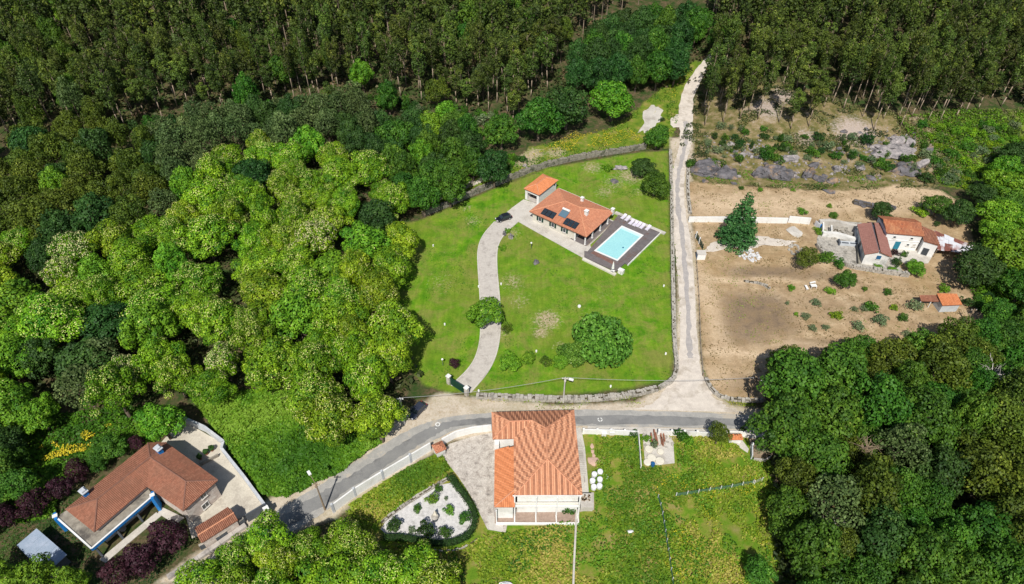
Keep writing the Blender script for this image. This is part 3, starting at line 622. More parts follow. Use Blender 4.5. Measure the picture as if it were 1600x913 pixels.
def ridge_caps(mb, a, b, r=.13, step=.42):
    a, b = Vector(a), Vector(b); L = (b - a).length; k = max(1, round(L / step)); d = (b - a) / k
    for i in range(k): mb.tube(a + d * i + Vector((0, 0, .07)), a + d * (i + 1.08) + Vector((0, 0, .05)), r * 1.08, r * .92, 6)
def roof(root, faces, tile, ridges=(), ridge='ridge', pitch=.3, row=.42, bands=None, breaks=0, th=.16, gable_trim=None, name='roof'):
    mb = MB(); tb = MB(); rb = MB()
    for i, P in enumerate(faces):
        P = [Vector(p) for p in P]; roof_slab(mb, P, th); roof_rolls(tb, P, pitch, row, bands[i] if bands else None, breaks=breaks)
    rf = part(name, mb, 'clay', root); part('roof_tile_rows', tb, tile, rf, 'stuff')
    if ridges:
        for a, b in ridges: ridge_caps(rb, a, b)
        part('ridge_tiles', rb, ridge, rf, 'stuff')
    return rf
def ray_plane(px, py, P0, N):
    u = px - 800; v = 456.5 - py; d = Vector((u, F * cos(PT) + v * sin(PT), -F * sin(PT) + v * cos(PT))); o = Vector((0, 0, CH))
    return o + d * ((P0 - o).dot(N) / d.dot(N))
def window(root, p, along, w, hh, z, m='glass', frame='cleanwhite', shutters=None, name='window', out=.06, label=None, sill=True):
    """p: centre on the wall, along: unit direction of the wall, outward normal to its right"""
    ax, ay = along; nx, ny = ay, -ax; mb = MB(); rot = atan2(ay, ax); c = (p[0] + nx * out * .5, p[1] + ny * out * .5)
    for s_ in (-1, 1): mb.box((c[0] + ax * s_ * w / 2, c[1] + ay * s_ * w / 2, z + hh / 2), (.09, out + .04, hh + .09), rot)
    for k in (0, 1): mb.box((c[0], c[1], z + hh * k), (w - .09, out + .04, .09), rot)
    if w > .9 and name == 'window': mb.box((c[0], c[1], z + hh / 2), (.06, out + .03, hh - .09), rot)
    f = part(name, mb, frame, root, label=label); g = MB().box((c[0], c[1], z + hh / 2), (w - .08, out - .01, hh - .08), rot); part('pane' if m in ('glass', 'skyglass') else 'door_leaf', g, m, f)
    if sill and name == 'window': part('sill', MB().box((p[0] + nx * .1, p[1] + ny * .1, z - .09), (w + .25, .22, .07), rot), 'palepave', f)
    if shutters:
        for s_ in (-1, 1): part('shutter', MB().box((p[0] + ax * s_ * (w / 2 + .33) + nx * .04, p[1] + ay * s_ * (w / 2 + .33) + ny * .04, z + hh / 2), (.5, .07, hh + .1), rot), shutters, f)
    return f
def stones(mb, p, q, w=.5, ht=.9, size=.45, rr=R, base=0, rag=.12):
    """dry stone wall courses from p to q"""
    L = hypot(q[0] - p[0], q[1] - p[1]); ux, uy = (q[0] - p[0]) / L, (q[1] - p[1]) / L; rot = atan2(uy, ux); courses = max(1, round(ht / .32))
    for c in range(courses):
        s = rr.uniform(0, .3)
        while s < L:
            l = size * rr.uniform(.6, 1.5); k = min(l, L - s + .1)
            for side in (-1, 1):
                o = side * w * .25; x = p[0] + ux * (s + k / 2) - uy * o; y = p[1] + uy * (s + k / 2) + ux * o
                hh = ht / courses * rr.uniform(.85, 1.1) + (rr.uniform(-rag, rag) if c == courses - 1 else 0)
                mb.box((x, y, base + hz(x, y) + ht / courses * c + hh / 2 - .05), (k * rr.uniform(.86, .97), w * .5 * rr.uniform(.85, 1.15), hh), rot + rr.uniform(-.1, .1), rr.random(), rr.uniform(-.05, .05))
            s += l
def stone_wall(name, px, label, w=.7, ht=1.0, m='stone', size=.55, cat='wall', jag=0):
    p = chaikin(WP(px), 1, False); mb = MB(); core = MB()
    for i in range(len(p) - 1):
        stones(mb, p[i], p[i + 1], w, ht, size, rag=.22); z = hz(*p[i]); core.seg(p[i], p[i + 1], z - .3, z + ht * .8, w * .6)
    c = p[len(p) // 2]; t = thing(name, (c[0], c[1], hz(*c)), label, cat); part('core', core, 'darkearth', t); part('stones', mb, m, t, 'stuff'); return t
M['darkearth'] = mat('earth_in_joints', (.06, .05, .035), (.09, .075, .05), 2.)
M['water'] = mat('pool_water', (.33, .63, .64), (.29, .58, .61), .35, rough=.08, spec=.5, bump=.15)
# ------------------------------------------------------------------ the villa by the pool
def villa():
    O = Vector((4.3, 137.6)); A = radians(-37.4); e1 = Vector((cos(A), sin(A))); e2 = Vector((-sin(A), cos(A)))
    def W(a, b): p = O + e1 * a + e2 * b; return (p.x, p.y)
    def P3(a, b, z): p = W(a, b); return Vector((p[0], p[1], z))
    t = thing('villa', (*W(8, 6), 0), 'white hip-roofed villa with solar panels and a pillared veranda facing the swimming pool', 'house')
    E0, RG = 3.0, 5.25; Lx, Ly = 16.8, 12.7
    wl = MB(); wl.prism([W(.6, .6), W(13.2, .6), W(13.2, 2.4), W(12.2, 2.4), W(12.2, 11.6), W(12.2, 12.1), W(.6, 12.1)], -.1, E0 - .08); part('wall', wl, 'cream', t)
    fl = MB().prism([W(.2, -1.1), W(17.3, -1.1), W(17.3, 12.9), W(.2, 12.9)], -.1, .16); part('plinth', fl, 'palepave', t)
    part('veranda_floor', MB().prism([W(12.25, .2), W(16.9, .2), W(16.9, 12.5), W(12.25, 12.5)], .161, .19), 'deck', t)
    c = [P3(0, 0, E0), P3(Lx, 0, E0), P3(Lx, Ly, E0), P3(0, Ly, E0)]; a = P3(Ly / 2, Ly / 2, RG); b = P3(Lx - Ly / 2, Ly / 2, RG)
    rf = roof(t, [[c[0], c[1], b, a], [c[1], c[2], b], [c[2], c[3], a, b], [c[3], c[0], a]], 'tile_villa', [(c[0], a), (c[3], a), (a, b), (b, c[1]), (b, c[2])], 'ridge')
    g = MB(); g.seg(W(Lx, Ly + .12), W(0, Ly + .12), E0 - .15, E0 + .02, .22); part('gutter', g, 'cleanwhite', t)
    N = (c[1] - c[0]).cross(a - c[0]).normalized(); N = N if N.z > 0 else -N
    v = N.cross((c[1] - c[0]).normalized()); v = v if v.z > 0 else -v; u = (c[1] - c[0]).normalized()
    def panel(name, px, py, wu, wv, m, lift=.16, th=.05, par=None, off=(0, 0), label=None):
        C = ray_plane(px, py, c[0] + N * lift, N) + u * off[0] + v * off[1]; mb = MB(); vs = []
        for dn in (-th, th):
            for du, dv in ((-wu, -wv), (wu, -wv), (wu, wv), (-wu, wv)): vs.append(C + u * du / 2 + v * dv / 2 + N * dn / 2 * 1)
        mb.add(vs, [(3, 2, 1, 0), (4, 5, 6, 7), (0, 1, 5, 4), (1, 2, 6, 5), (2, 3, 7, 6), (3, 0, 4, 7)]); return part(name, mb, m, par or t, label=label), C
    for (px, py, n) in ((857.3, 333.6, 3), (892.2, 349.2, 3)):
        for i in range(n):
            fr, C = panel('solar_panel', px, py, 1.16, 1.95, 'black', .30, .05, off=((i - (n - 1) / 2) * 1.24, 0))
            for k in range(2): panel('cell_field', px, py, 1.02, .86, 'glass', .34, .03, fr, off=((i - (n - 1) / 2) * 1.24, (k - .5) * .94))
    fr, C = panel('water_heater', 880.8, 334.5, 2.1, 1.9, 'skyglass', .30, .08)
    tk = MB().tube(C - u * 1.0 + v * 1.25 + N * .22, C + u * 1.0 + v * 1.25 + N * .22, .30, .30, 12); part('tank', tk, 'cleanwhite', fr, smooth=False)
    def chimney(a_, b_, z0, z1, w=.75):
        p = W(a_, b_); ch = part('chimney', MB().box((p[0], p[1], (z0 + z1) / 2), (w, w, z1 - z0), A), 'white', rf if False else t)
        part('chimney_cap', MB().box((p[0], p[1], z1 + .18), (w + .25, w + .25, .12), A).box((p[0], p[1], z1 + .06), (w * .6, w * .6, .12), A), 'cleanwhite', ch)
    chimney(12.9, 5.8, 3.6, 5.5); chimney(8.6, 10.6, 3.0, 4.8, .6); chimney(16.6, 12.2, 2.4, 4.0, .6)
    for x in (2.9, 6.75, 10.2): window(t, W(x, .6), tuple(e1), .85, 1.15, 1.0, 'glass', 'cleanwhite', 'green')
    window(t, W(13.2, 1.5), tuple(e2), .8, 2.1, .15, 'glass', 'cleanwhite', name='door')
    for y in (4.5, 8.2): window(t, W(12.2, y), tuple(e2), 1.7, 2.1, .19, 'glass', 'cleanwhite', name='door')
    for (x, y) in ((16.3, .5), (13.4, .45), (16.3, 3.7), (16.3, 7.3), (16.3, 10.8)):
        co_ = part('column', MB().box((*W(x, y), 1.52), (.26, .26, 2.68), A), 'cleanwhite', t); part('capital', MB().box((*W(x, y), 2.8), (.4, .4, .12), A), 'cleanwhite', co_); part('column_base', MB().box((*W(x, y), .24), (.38, .38, .12), A), 'cleanwhite', co_)
    part('eave_beam', MB().seg(W(16.3, .55), W(16.3, 12.2), 2.6, 2.84, .24).seg(W(13.25, .5), W(16.15, .5), 2.6, 2.84, .24), 'cleanwhite', t)
    part('veranda_edge_rail', MB().seg(W(17.05, .5), W(17.05, 12.4), .19, .24, .12), 'timber', t)
    # garage
    O2 = Vector((3.05, 147.1))
    def Wg(a, b): p = O2 + e1 * a + e2 * b; return (p.x, p.y)
    gr = thing('garage', (*Wg(2.4, 4), 0), 'white garage with a bright orange tiled hip roof and open black doorway beside the villa', 'garage')
    q = MB(); q.seg(Wg(.4, .4), Wg(.4, 8.1), -.1, 3.2, .25).seg(Wg(4.5, .4), Wg(4.5, 8.1), -.1, 3.2, .25).seg(Wg(.4, 8.0), Wg(4.5, 8.0), -.1, 3.19, .25).seg(Wg(.27, .4), Wg(.95, .4), -.1, 3.19, .27).seg(Wg(3.95, .4), Wg(4.63, .4), -.1, 3.19, .27).seg(Wg(.95, .4), Wg(3.95, .4), 2.45, 3.19, .26)
    part('wall', q, 'cleanwhite', gr); part('floor', MB().prism([Wg(.5, .3), Wg(4.4, .3), Wg(4.4, 7.8), Wg(.5, 7.8)], .0, .1), 'concrete', gr)
    part('dark_interior_box', MB().box((*Wg(2.4, 5.5), 1.), (3.4, .6, 1.8), A), 'black', gr)  # added black box, stands in for the shade inside the open garage
    part('rear_window', MB().box((*Wg(4.66, 7.3), 2.6), (.05, .55, .6), A), 'glass', gr)
    d = [Vector((*Wg(0, 0), 3.3)), Vector((*Wg(4.9, 0), 3.3)), Vector((*Wg(4.9, 8.5), 3.3)), Vector((*Wg(0, 8.5), 3.3))]; r1 = Vector((*Wg(2.45, 2.2), 4.5)); r2 = Vector((*Wg(2.45, 6.3), 4.5))
    roof(gr, [[d[0], d[1], r1], [d[1], d[2], r2, r1], [d[2], d[3], r2], [d[3], d[0], r1, r2]], 'tile_orange', [(d[0], r1), (d[1], r1), (r1, r2), (r2, d[2]), (r2, d[3])])
    # terrace, pool
    Z = .30
    tr = thing('pool_terrace', (*G(975, 385, Z), 0), 'dark grey-brown decked terrace with pale borders around the swimming pool', 'terrace')
    dk = WP([(913, 392), (918, 393), (968, 334), (1032, 362), (980, 413), (976, 411), (963, 424), (913, 402)], Z); part('decking', MB().prism(dk, -.1, Z), 'deck', tr)
    bd = MB(); q0, q1 = Vector(G(916, 397, Z)), Vector(G(964, 421, Z)); du = (q1 - q0).normalized(); dn = Vector((-du.y, du.x)); 
    for k in range(1, 40): 
        a_ = q0 + du * .1 + dn * (.5 * k); b_ = a_ + du * 9.3
        if k * .5 < 19: bd.seg(a_ + du * (.4 if k > 3 else 0), a_ + du * 1.6, Z + .001, Z + .012, .05).seg(b_ - du * 2.2, b_ - du * .2, Z + .001, Z + .012, .05)
    part('board_joints', bd, 'darkwall', tr, 'stuff')
    part('red_boards', MB().prism(WP([(923, 395.5), (928.5, 392.5), (962, 409.5), (957.5, 413.5)], Z), Z, Z + .02), 'deckred', tr)
    part('edge_path', MB().seg(G(962, 331, Z), G(1040, 364, Z), -.1, Z + .03, .95, off=-.2), 'palepave', tr)
    part('edge_wall', MB().seg(G(911, 404, Z), G(962, 429, Z), -.1, Z + .12, .75), 'cream', tr)
    part('edge_kerb', MB().seg(G(981, 414, Z), G(1033, 363, Z), -.1, Z + .1, .2), 'white', tr)
    part('step_strip', MB().seg(G(898, 391, Z), G(924, 401, Z), 0, Z - .05, .5), 'palepave', tr)
    pl = thing('swimming_pool', (*G(967, 381, Z), Z), 'pale turquoise rectangular swimming pool with white coping', 'pool')
    cp = [Vector(G(x, y, Z)) for x, y in ((972, 354), (1004, 368), (964.5, 407), (930, 392))]; mb = MB(); u2 = (cp[1] - cp[0]).normalized()
    for i in range(4): 
        p, q_ = cp[i], cp[(i + 1) % 4]; dd = (q_ - p).normalized(); k = .2 if i % 2 == 0 else -.2; mb.seg(p - dd * k, q_ + dd * k, Z + .005, Z + .09, .4)
    part('coping', mb, 'cleanwhite', pl); part('water', MB().prism([tuple(p) for p in cp], Z + .01, Z + .05), 'water', pl)
    xs = [(0, 0)]; p0 = Vector(G(1000, 364, Z)); p1 = Vector(G(990, 372, Z)); st = MB()
    part('submerged_steps', MB().seg(cp[0] + (cp[1] - cp[0]) * .05 + (cp[3] - cp[0]) * .05, cp[0] + (cp[1] - cp[0]) * .95 + (cp[2] - cp[1]) * .05, Z + .03, Z + .055, .9), 'poolstep', pl)
    x, y = G(973.5, 387.5, Z); fb = MB(); fb.tube((x, y, Z + .05), (x, y, Z + .2), .22, .16, 10)
    single('pool_float', fb, 'blueshut', 'small dark float drifting on the turquoise pool water', 'float')
    lg = lounger_proto(); base = [(974.5, 340.5), (980.5, 343.5), (986.5, 349), (992.5, 351.5), (998, 353), (1003.5, 355.5), (1012.5, 358)]
    for i, (px, py) in enumerate(base):
        x, y = G(px, py, Z); lab = '%s pale lilac sun lounger from the house in the row along the terrace edge' % ('first', 'second', 'third', 'fourth', 'fifth', 'sixth', '')[i]
        o = lg if i == 0 else copy_tree(lg); o.location = (x, y, Z); o.rotation_euler[2] = A + pi / 2 + R.uniform(-.08, .08)
        o['group'] = 'sun loungers along the upper terrace edge'; o['label'] = lab
        if i == 6: o['label'] = 'last sun lounger to the right, standing apart from the row on the terrace'; del o['group']
    x, y = G(957, 424, Z); um = thing('folded_parasol', (x, y, Z), 'folded white parasol standing at the lower corner of the pool terrace', 'parasol')
    part('pole', MB().tube((x, y, Z + .02), (x, y, Z + 3.), .05, .04, 8), 'metal', um); part('base', MB().box((x, y, Z + .06), (.9, .9, .12), A), 'cleanwhite', um)
    cl = MB(); cl.tube((x, y, Z + .9), (x, y, Z + 1.8), .34, .24, 9).tube((x, y, Z + 1.8), (x, y, Z + 2.95), .24, .05, 9); part('canopy', cl, 'cleanwhite', um)
    x, y = G(970, 427, .0); pb = thing('pool_pump_box', (x, y, 0), 'white pump housing against the lowest corner of the pool terrace', 'housing')
    part('box', MB().box((x, y, .5), (1.2, .9, 1.0), A), 'cleanwhite', pb); part('lid', MB().box((x, y, 1.05), (1.35, 1.05, .09), A), 'white', pb); part('vent', MB().box((x + .1 - .0, y - .52, .5), (.5, .05, .4), 0), 'darkwall', pb)
M['poolstep'] = mat('pale_pool_step', (.50, .77, .76), (.52, .79, .78), .5, rough=.1)
def lounger_proto():
    t = thing('sun_lounger', (0, 0, 0), 'pale lilac cushioned sun lounger', 'sun lounger')
    fr = MB().box((0, -.42, .28), (2.0, .05, .06)).box((0, .42, .28), (2.0, .05, .06)).box((-.97, 0, .28), (.05, .8, .06)).box((.97, 0, .28), (.05, .8, .06)); part('frame', fr, 'cleanwhite', t, world=False)
    for x in (-.8, .8):
        for y in (-.36, .36): part('leg', MB().box((x, y, .125), (.06, .06, .25)), 'cleanwhite', t, world=False)
    part('cushion', MB().box((-.35, 0, .36), (1.25, .74, .1)), 'cushion', t, world=False); part('backrest', MB().box((.62, 0, .52), (.75, .74, .1), 0, .5, -.5), 'cushion', t, world=False); return t
villa()
# ------------------------------------------------------------------ the large tiled house on the road
def offset_poly(poly, d):
    out = []; n = len(poly)
    ar = sum(poly[i][0] * poly[(i + 1) % n][1] - poly[(i + 1) % n][0] * poly[i][1] for i in range(n)); sg = 1 if ar > 0 else -1
    for i in range(n):
        a, b, c = Vector(poly[i - 1]), Vector(poly[i]), Vector(poly[(i + 1) % n]); e, f = (b - a).normalized(), (c - b).normalized()
        n1, n2 = Vector((-e.y, e.x)) * sg, Vector((-f.y, f.x)) * sg; m = (n1 + n2); m = m / max(.3, m.dot(n1)) if m.length > .01 else n1
        q = b + m * d; out.append((q.x, q.y))
    return out
def big_house():
    Ez = 6.2
    t = thing('tiled_house', (*G(840, 720), 0), 'large white two-storey house with banded terracotta hip roof standing below the asphalt road', 'house')
    g = lambda x, y, z: Vector((*G(x, y, z), z))
    NW, NE, SE, SW = g(768.5, 645, Ez), g(896.5, 641.5, Ez), g(909.5, 773, Ez), g(804, 774, Ez)
    WS, WI = g(770, 686.5, Ez), g(803, 685.5, Ez); Wl, Wr = g(796.6, 658.8, 7.6), g(831.6, 657.5, 7.6)
    M1, M2 = g(853, 669.5, 8.7), g(855.3, 718, 8.7)
    foot = offset_poly([(p.x, p.y) for p in (NW, NE, SE, SW, WI, WS)], .45); wl = MB(); wl.prism(foot, -.1, Ez - .1); part('wall', wl, 'white', t)
    xr = (M1.x + M2.x) / 2; yt = M1.y + 3
    def bands(x, y, tt):
        dd = max(0, yt - y); ph = abs(x - xr) + .030 * dd * dd; return .5 + .40 * sin(2 * pi * ph / 1.02) + (tt - .45) * .45
    def bandn(x, y, tt): return .42 + .38 * sin(2 * pi * (x + .35 * y) / .98) + (tt - .45) * .5 - .08
    def bandsouth(x, y, tt): return .52 + .38 * sin(2 * pi * x / .92) + (tt - .45) * .45
    roof(t, [[NE, NW, Wl, Wr, M1], [NW, WS, Wl], [WS, WI, Wr, Wl], [WI, SW, M2, M1, Wr], [SW, SE, M2], [SE, NE, M1, M2]], 'tile_big',
         [(NW, Wl), (WS, Wl), (Wl, Wr), (Wr, M1), (M1, NE), (M1, M2), (M2, SE), (M2, SW)], 'ridge', .3, .42, [bandn, bandsouth, bandsouth, bands, bandsouth, bands])
    # the lower west wing with newer orange tiles
    z1, z2 = 4.1, 5.5; a = [g(773.5, 703, z1), g(772.5, 792.5, z1), g(803.5, 766, z2), g(803, 697, z2), g(804.5, 792.5, z1)]
    w = offset_poly([(a[0].x, a[0].y), (a[1].x, a[1].y), (a[4].x, a[4].y), (a[3].x, a[3].y)], .3); lo = MB(); lo.prism(w, -.1, z1 - .15); part('wing_wall', lo, 'white', t)
    roof(t, [[a[0], a[1], a[2], a[3]], [a[1], a[4], a[2]]], 'tile_orange', [(a[1], a[2])], 'ridge', .3, .42, [lambda x, y, tt: .45 + .22 * sin(2 * pi * (x * .75 + y * .65) / 1.0) + (tt - .45) * .4] * 2, name='wing_roof')
    # balcony on posts along the south side
    s0, s1 = Vector(G(806, 790, 3.3)), Vector(G(911, 789, 3.3)); yo = s0.y; yb = SW.y + .45; x0, x1 = SW.x - .1, SE.x - .2
    part('balcony_slab', MB().prism([(x0, yb), (x1, yb), (x1, yo - .1), (x0, yo - .1)], 3.1, 3.3), 'cream', t)
    part('balcony_edge', MB().seg((x0, yo - .1), (x1, yo - .1), 3.05, 3.42, .22), 'cleanwhite', t)
    part('base_kerb', MB().seg((a[1].x + .2, yo - 1.5), (x1, yo - 1.5), -.1, .35, .35), 'cleanwhite', t)
    xs = [x0 + .12] + [g(x, 776, Ez).x for x in (838.5, 871.5)] + [x1 - .12]
    for x in xs:
        part('post', MB().box((x, yo - .1, 1.55), (.24, .22, 3.1)), 'cleanwhite', t); part('post', MB().box((x, yo - .1, 4.7), (.22, .20, 2.6)), 'cleanwhite', t)
        part('floor_beam', MB().box((x, yo - .85, .22), (.2, 1.2, .24)), 'cleanwhite', t)
    for x in (a[1].x + .3,): part('post', MB().box((x, yo - 1.3, 2), (.2, .2, 4.1)), 'cleanwhite', t)
    part('eave_gutter', MB().box(((x0 + x1) / 2, SW.y - .05, Ez - .1), (x1 - x0 + .4, .16, .16)), 'cleanwhite', t)
    rl = part('balcony_rail', MB().box(((x0 + x1) / 2, yo - .1, 4.25), (x1 - x0, .07, .07)), 'cleanwhite', t)
    part('plinth_paving', MB().prism([(a[1].x, yb), (x1 + .1, yb), (x1 + .1, yo - 1.4), (a[1].x, yo - 1.4)], -.05, .1), 'pinkgravel', t)
    ch = MB().box((a[0].x + .3, a[0].y + .9, 2.6), (.8, 1.4, 5.4)); part('side_annex', ch, 'white', t)
    # stair down the east side
    st = thing('garden_stair', (*G(907, 720), 0), 'pale concrete stair of narrow treads down the east side of the large tiled house', 'stair')
    ys = G(906, 692, 1.4)[1]; ye = G(910, 748, 1.4)[1]; xr_ = G(912, 720, 1.)[0]
    for k in range(17):
        y = ys + (ye - ys) * k / 16; z = .35 + 2.2 * k / 16; part('tread', MB().box((xr_ - .65, y, z), (1.35, .30, .14)), 'palepave', st)
    part('stringer', MB().box((xr_ - .05, (ys + ye) / 2, .3), (.12, abs(ys - ye), .5)), 'concrete', st); part('stringer', MB().box((xr_ - 1.25, (ys + ye) / 2, .3), (.12, abs(ys - ye), .5)), 'concrete', st)
    ld = g(916, 782, 1.2); part('landing', MB().box((ld.x, ld.y, .6), (2.0, 2.6, 1.2)), 'palepave', st)
    wp = MB(); rr = random.Random(4)
    for k in range(26): wp.box((ld.x + rr.uniform(-.7, .7), ld.y + rr.uniform(-.1, 1.), 1.24), (.3 * rr.uniform(.5, 1.4), .2, .08), rr.uniform(0, 3))
    part('fallen_debris', wp, 'timber', st, 'stuff')
M['pinkgravel'] = mat('pinkish_gravel', (.36, .27, .22), (.26, .19, .15), 2., fine=9)
big_house()
def bricklike_path(): pass
# ------------------------------------------------------------------ the stone house with blue trim, lower left
def left_house():
    g = lambda x, y, z: Vector((*G(x / 2.9167, 600 + y / 2.9167, z), z))
    E, Rz = 4.6, 6.0
    t = thing('stone_house', (*G(225, 770), 0), 'L-shaped stone house with brick red roof and bright blue chimneys, lower left', 'house')
    NA, NB, EA, SA, IN, WB, WA = g(675, 270, E), g(755, 268, E), g(992, 440, E), g(835, 580, E), g(670, 468, E), g(430, 675, E), g(300, 572, E)
    K, R1, R2 = g(685, 335, Rz), g(848, 445, Rz), g(445, 525, Rz)
    foot = offset_poly([(p.x, p.y) for p in (NA, NB, EA, SA, IN, WB, WA)], .45); part('wall', MB().prism(foot, -.1, E - .05), 'housestone', t)
    rf = roof(t, [[WA, NA, K, R2], [NA, NB, K], [NB, EA, R1, K], [EA, SA, R1], [SA, IN, K, R1], [IN, WB, R2, K], [WB, WA, R2]], 'tile_left',
         [(NA, K), (NB, K), (K, R1), (R1, EA), (R1, SA), (K, R2), (R2, WB), (R2, WA)], 'ridge_dark', .26, .36)
    for (x, y, z0) in ((727, 305, 4.9), (388, 500, 4.3)):
        p = g(x, y, z0 + 1); A = atan2(EA.y - NB.y, EA.x - NB.x)
        c = part('chimney', MB().box((p.x, p.y, z0 + .7), (1.0, .75, 1.9), A), 'blue', t, label='bright blue chimney with a grey cap'); part('chimney_cap', MB().box((p.x, p.y, z0 + 1.78), (1.35, 1.05, .14), A).box((p.x, p.y, z0 + 2.), (.9, .6, .3), A), 'greywall', c)
    se = (SA - EA); L = Vector((se.x, se.y)).normalized(); a1 = Vector((foot[2][0], foot[2][1])); a2 = Vector((foot[3][0], foot[3][1])); d = (a1 - a2).normalized(); Ln = (a1 - a2).length
    for k, z, w in ((.58, 3.0, 1.0), (.50, .55, 1.2)): window(t, tuple(a2 + d * Ln * k), tuple(d), w, 1.2, z, 'glass', 'cleanwhite')
    b1 = Vector((foot[4][0], foot[4][1])); b2 = Vector((foot[5][0], foot[5][1])); d2 = (b1 - b2).normalized()
    for k in (.3, .62): window(t, tuple(b2 + d2 * (b1 - b2).length * k), tuple(d2), 1.6, 2.0, .6, 'glass', 'blue', name='door')
    # concrete canopy with blue fascia round the west wing
    Z = 3.5; q = [g(255, 607, Z), g(418, 752, Z), g(697, 512, Z), g(672, 472, Z), g(430, 660, Z), g(305, 575, Z)]
    cn = part('canopy_slab', MB().prism([(p.x, p.y) for p in q], Z - .25, Z), 'slab', t)
    part('blue_fascia', MB().seg(q[0].xy, q[1].xy, Z - .5, Z + .12, .22), 'blue', cn); part('blue_fascia', MB().seg(q[1].xy, q[2].xy, Z - .5, Z + .11, .22), 'blue', cn)
    part('white_coping', MB().seg(q[0].xy, q[1].xy, Z + .121, Z + .18, .26), 'cleanwhite', cn); part('white_coping', MB().seg(q[1].xy, q[2].xy, Z + .113, Z + .17, .26), 'cleanwhite', cn)
    for p, l in ((q[0], 1.4), (q[2], 1.5)):
        w = part('blue_pier', MB().box((p.x, p.y, Z * .5 + .1), (.45, l, Z + .5), radians(35 if l < 1.45 else 20)), 'blue', t); part('pier_cap', MB().box((p.x, p.y, Z + .42), (.75, .6, .12), .5), 'cleanwhite', w)
    for k in (.0, .33, .66): p = q[1].lerp(q[2], k + .02); part('column', MB().box((p.x, p.y + .3, (Z - .3) / 2), (.3, .3, Z - .3), .5), 'darkwall', t)
    pv = [g(452, 800, .1), g(480, 815, .1), g(735, 600, .1), g(712, 585, .1)]; part('paving_strip', MB().prism([(p.x, p.y) for p in pv], -.05, .1), 'palepave', t)
    tp = [g(735, 560, .1), g(840, 610, .1), g(800, 640, .1), g(720, 590, .1)]; part('door_terrace', MB().prism([(p.x, p.y) for p in tp], -.05, .14), 'palepave', t)
    tb = g(560, 660, .8); tt = thing('garden_table', (tb.x, tb.y, 0), 'small pale round table under the blue-edged canopy of the stone house', 'table')
    part('tabletop', MB().tube((tb.x, tb.y, .72), (tb.x, tb.y, .76), .5, .5, 10), 'palepave', tt); part('leg', MB().tube((tb.x, tb.y, 0), (tb.x, tb.y, .72), .08, .06, 6), 'palepave', tt)
    # courtyard walls
    def run(name, pts, ht, w, m, label, cap=None, pn=0):
        P = [G(x / 2.9167, 600 + y / 2.9167, ht) for x, y in pts]; c = P[len(P) // 2]; o = thing(name, (c[0], c[1], 0), label, 'wall')
        for i in range(len(P) - 1):
            L = hypot(P[i + 1][0] - P[i][0], P[i + 1][1] - P[i][1]); k = max(1, round(L / pn)) if pn else 1
            for j in range(k):
                a = (P[i][0] + (P[i + 1][0] - P[i][0]) * j / k, P[i][1] + (P[i + 1][1] - P[i][1]) * j / k); b = (P[i][0] + (P[i + 1][0] - P[i][0]) * (j + 1) / k - (P[i + 1][0] - P[i][0]) / L * .03, P[i][1] + (P[i + 1][1] - P[i][1]) * (j + 1) / k - (P[i + 1][1] - P[i][1]) / L * .03)
                part('panel', MB().seg(a, b, -.1, ht, w), m, o)
                if cap: part('coping', MB().seg(a, b, ht + .003, ht + .1, w + .12), cap, o)
        return o
    run('courtyard_wall', [(812, 142), (930, 195), (1018, 262), (1008, 292), (1110, 420), (1212, 560)], 1.5, .35, 'greywall', 'long grey courtyard wall between the stone house and the bright green field', 'greywall', 3.2)
    run('courtyard_wall', [(1205, 545), (1115, 598)], 2.2, .2, 'darkwall', 'tall dark grey gate wall closing the courtyard next to the road')
    run('garden_wall', [(1110, 612), (1000, 690), (905, 738)], 1.3, .25, 'darkwall', 'dark garden wall running behind the small red lean-to roof', 'palestone', 2.5)
    run('roadside_wall', [(1118, 640), (1000, 722), (900, 790), (760, 880)], .6, .8, 'concrete', 'low weathered concrete wall along the verge of the road below the stone house', None, 2.4)
    p = g(1213, 572, 2.); single('gate_pillar', MB().box((p.x, p.y, 1.1), (.7, .7, 2.2), .6).box((p.x, p.y, 2.27), (.9, .9, .14), .6), 'cleanwhite', 'white gate pillar at the road corner of the grey-walled courtyard', 'pillar')
    # lean-to
    Zl = 2.5; l = thing('lean_to_shed', (*G(330, 815), 0), 'small shed with a streaked red tiled double-pitch roof beside the stone house courtyard', 'shed')
    a, b, c, d, r1, r2 = g(1040, 562, Zl), g(1085, 620, Zl), g(918, 725, Zl), g(888, 658, Zl), g(1066, 588, Zl + .5), g(903, 690, Zl + .5)
    part('wall', MB().prism(offset_poly([(p.x, p.y) for p in (a, b, c, d)], .2), -.1, Zl - .1), 'housestone', l)
    roof(l, [[b, c, r2, r1], [d, a, r1, r2]], 'tile_left', [(r1, r2)], 'ridge', .26, .36)
    # flat roof with grey-blue cover
    f = thing('covered_shed', (*G(60, 855), 0), 'flat-roofed shed with a grey-blue sheet covering at the left edge below the stone house', 'shed')
    q = [g(75, 735, 2.4), g(166, 658, 2.4), g(305, 778, 2.4), g(205, 870, 2.4)]; part('wall', MB().prism(offset_poly([(p.x, p.y) for p in q], .25), -.1, 2.25), 'darkwall', f)
    n = 9
    for i in range(n):
        a0 = q[0].lerp(q[3], i / n); a1 = q[0].lerp(q[3], (i + .985) / n); b0 = q[1].lerp(q[2], i / n); b1 = q[1].lerp(q[2], (i + .985) / n); part('roof_sheet', MB().prism([tuple(p.xy) for p in (a0, b0, b1, a1)], 2.28, 2.36 + .015 * (i % 2)), 'tarp', f)
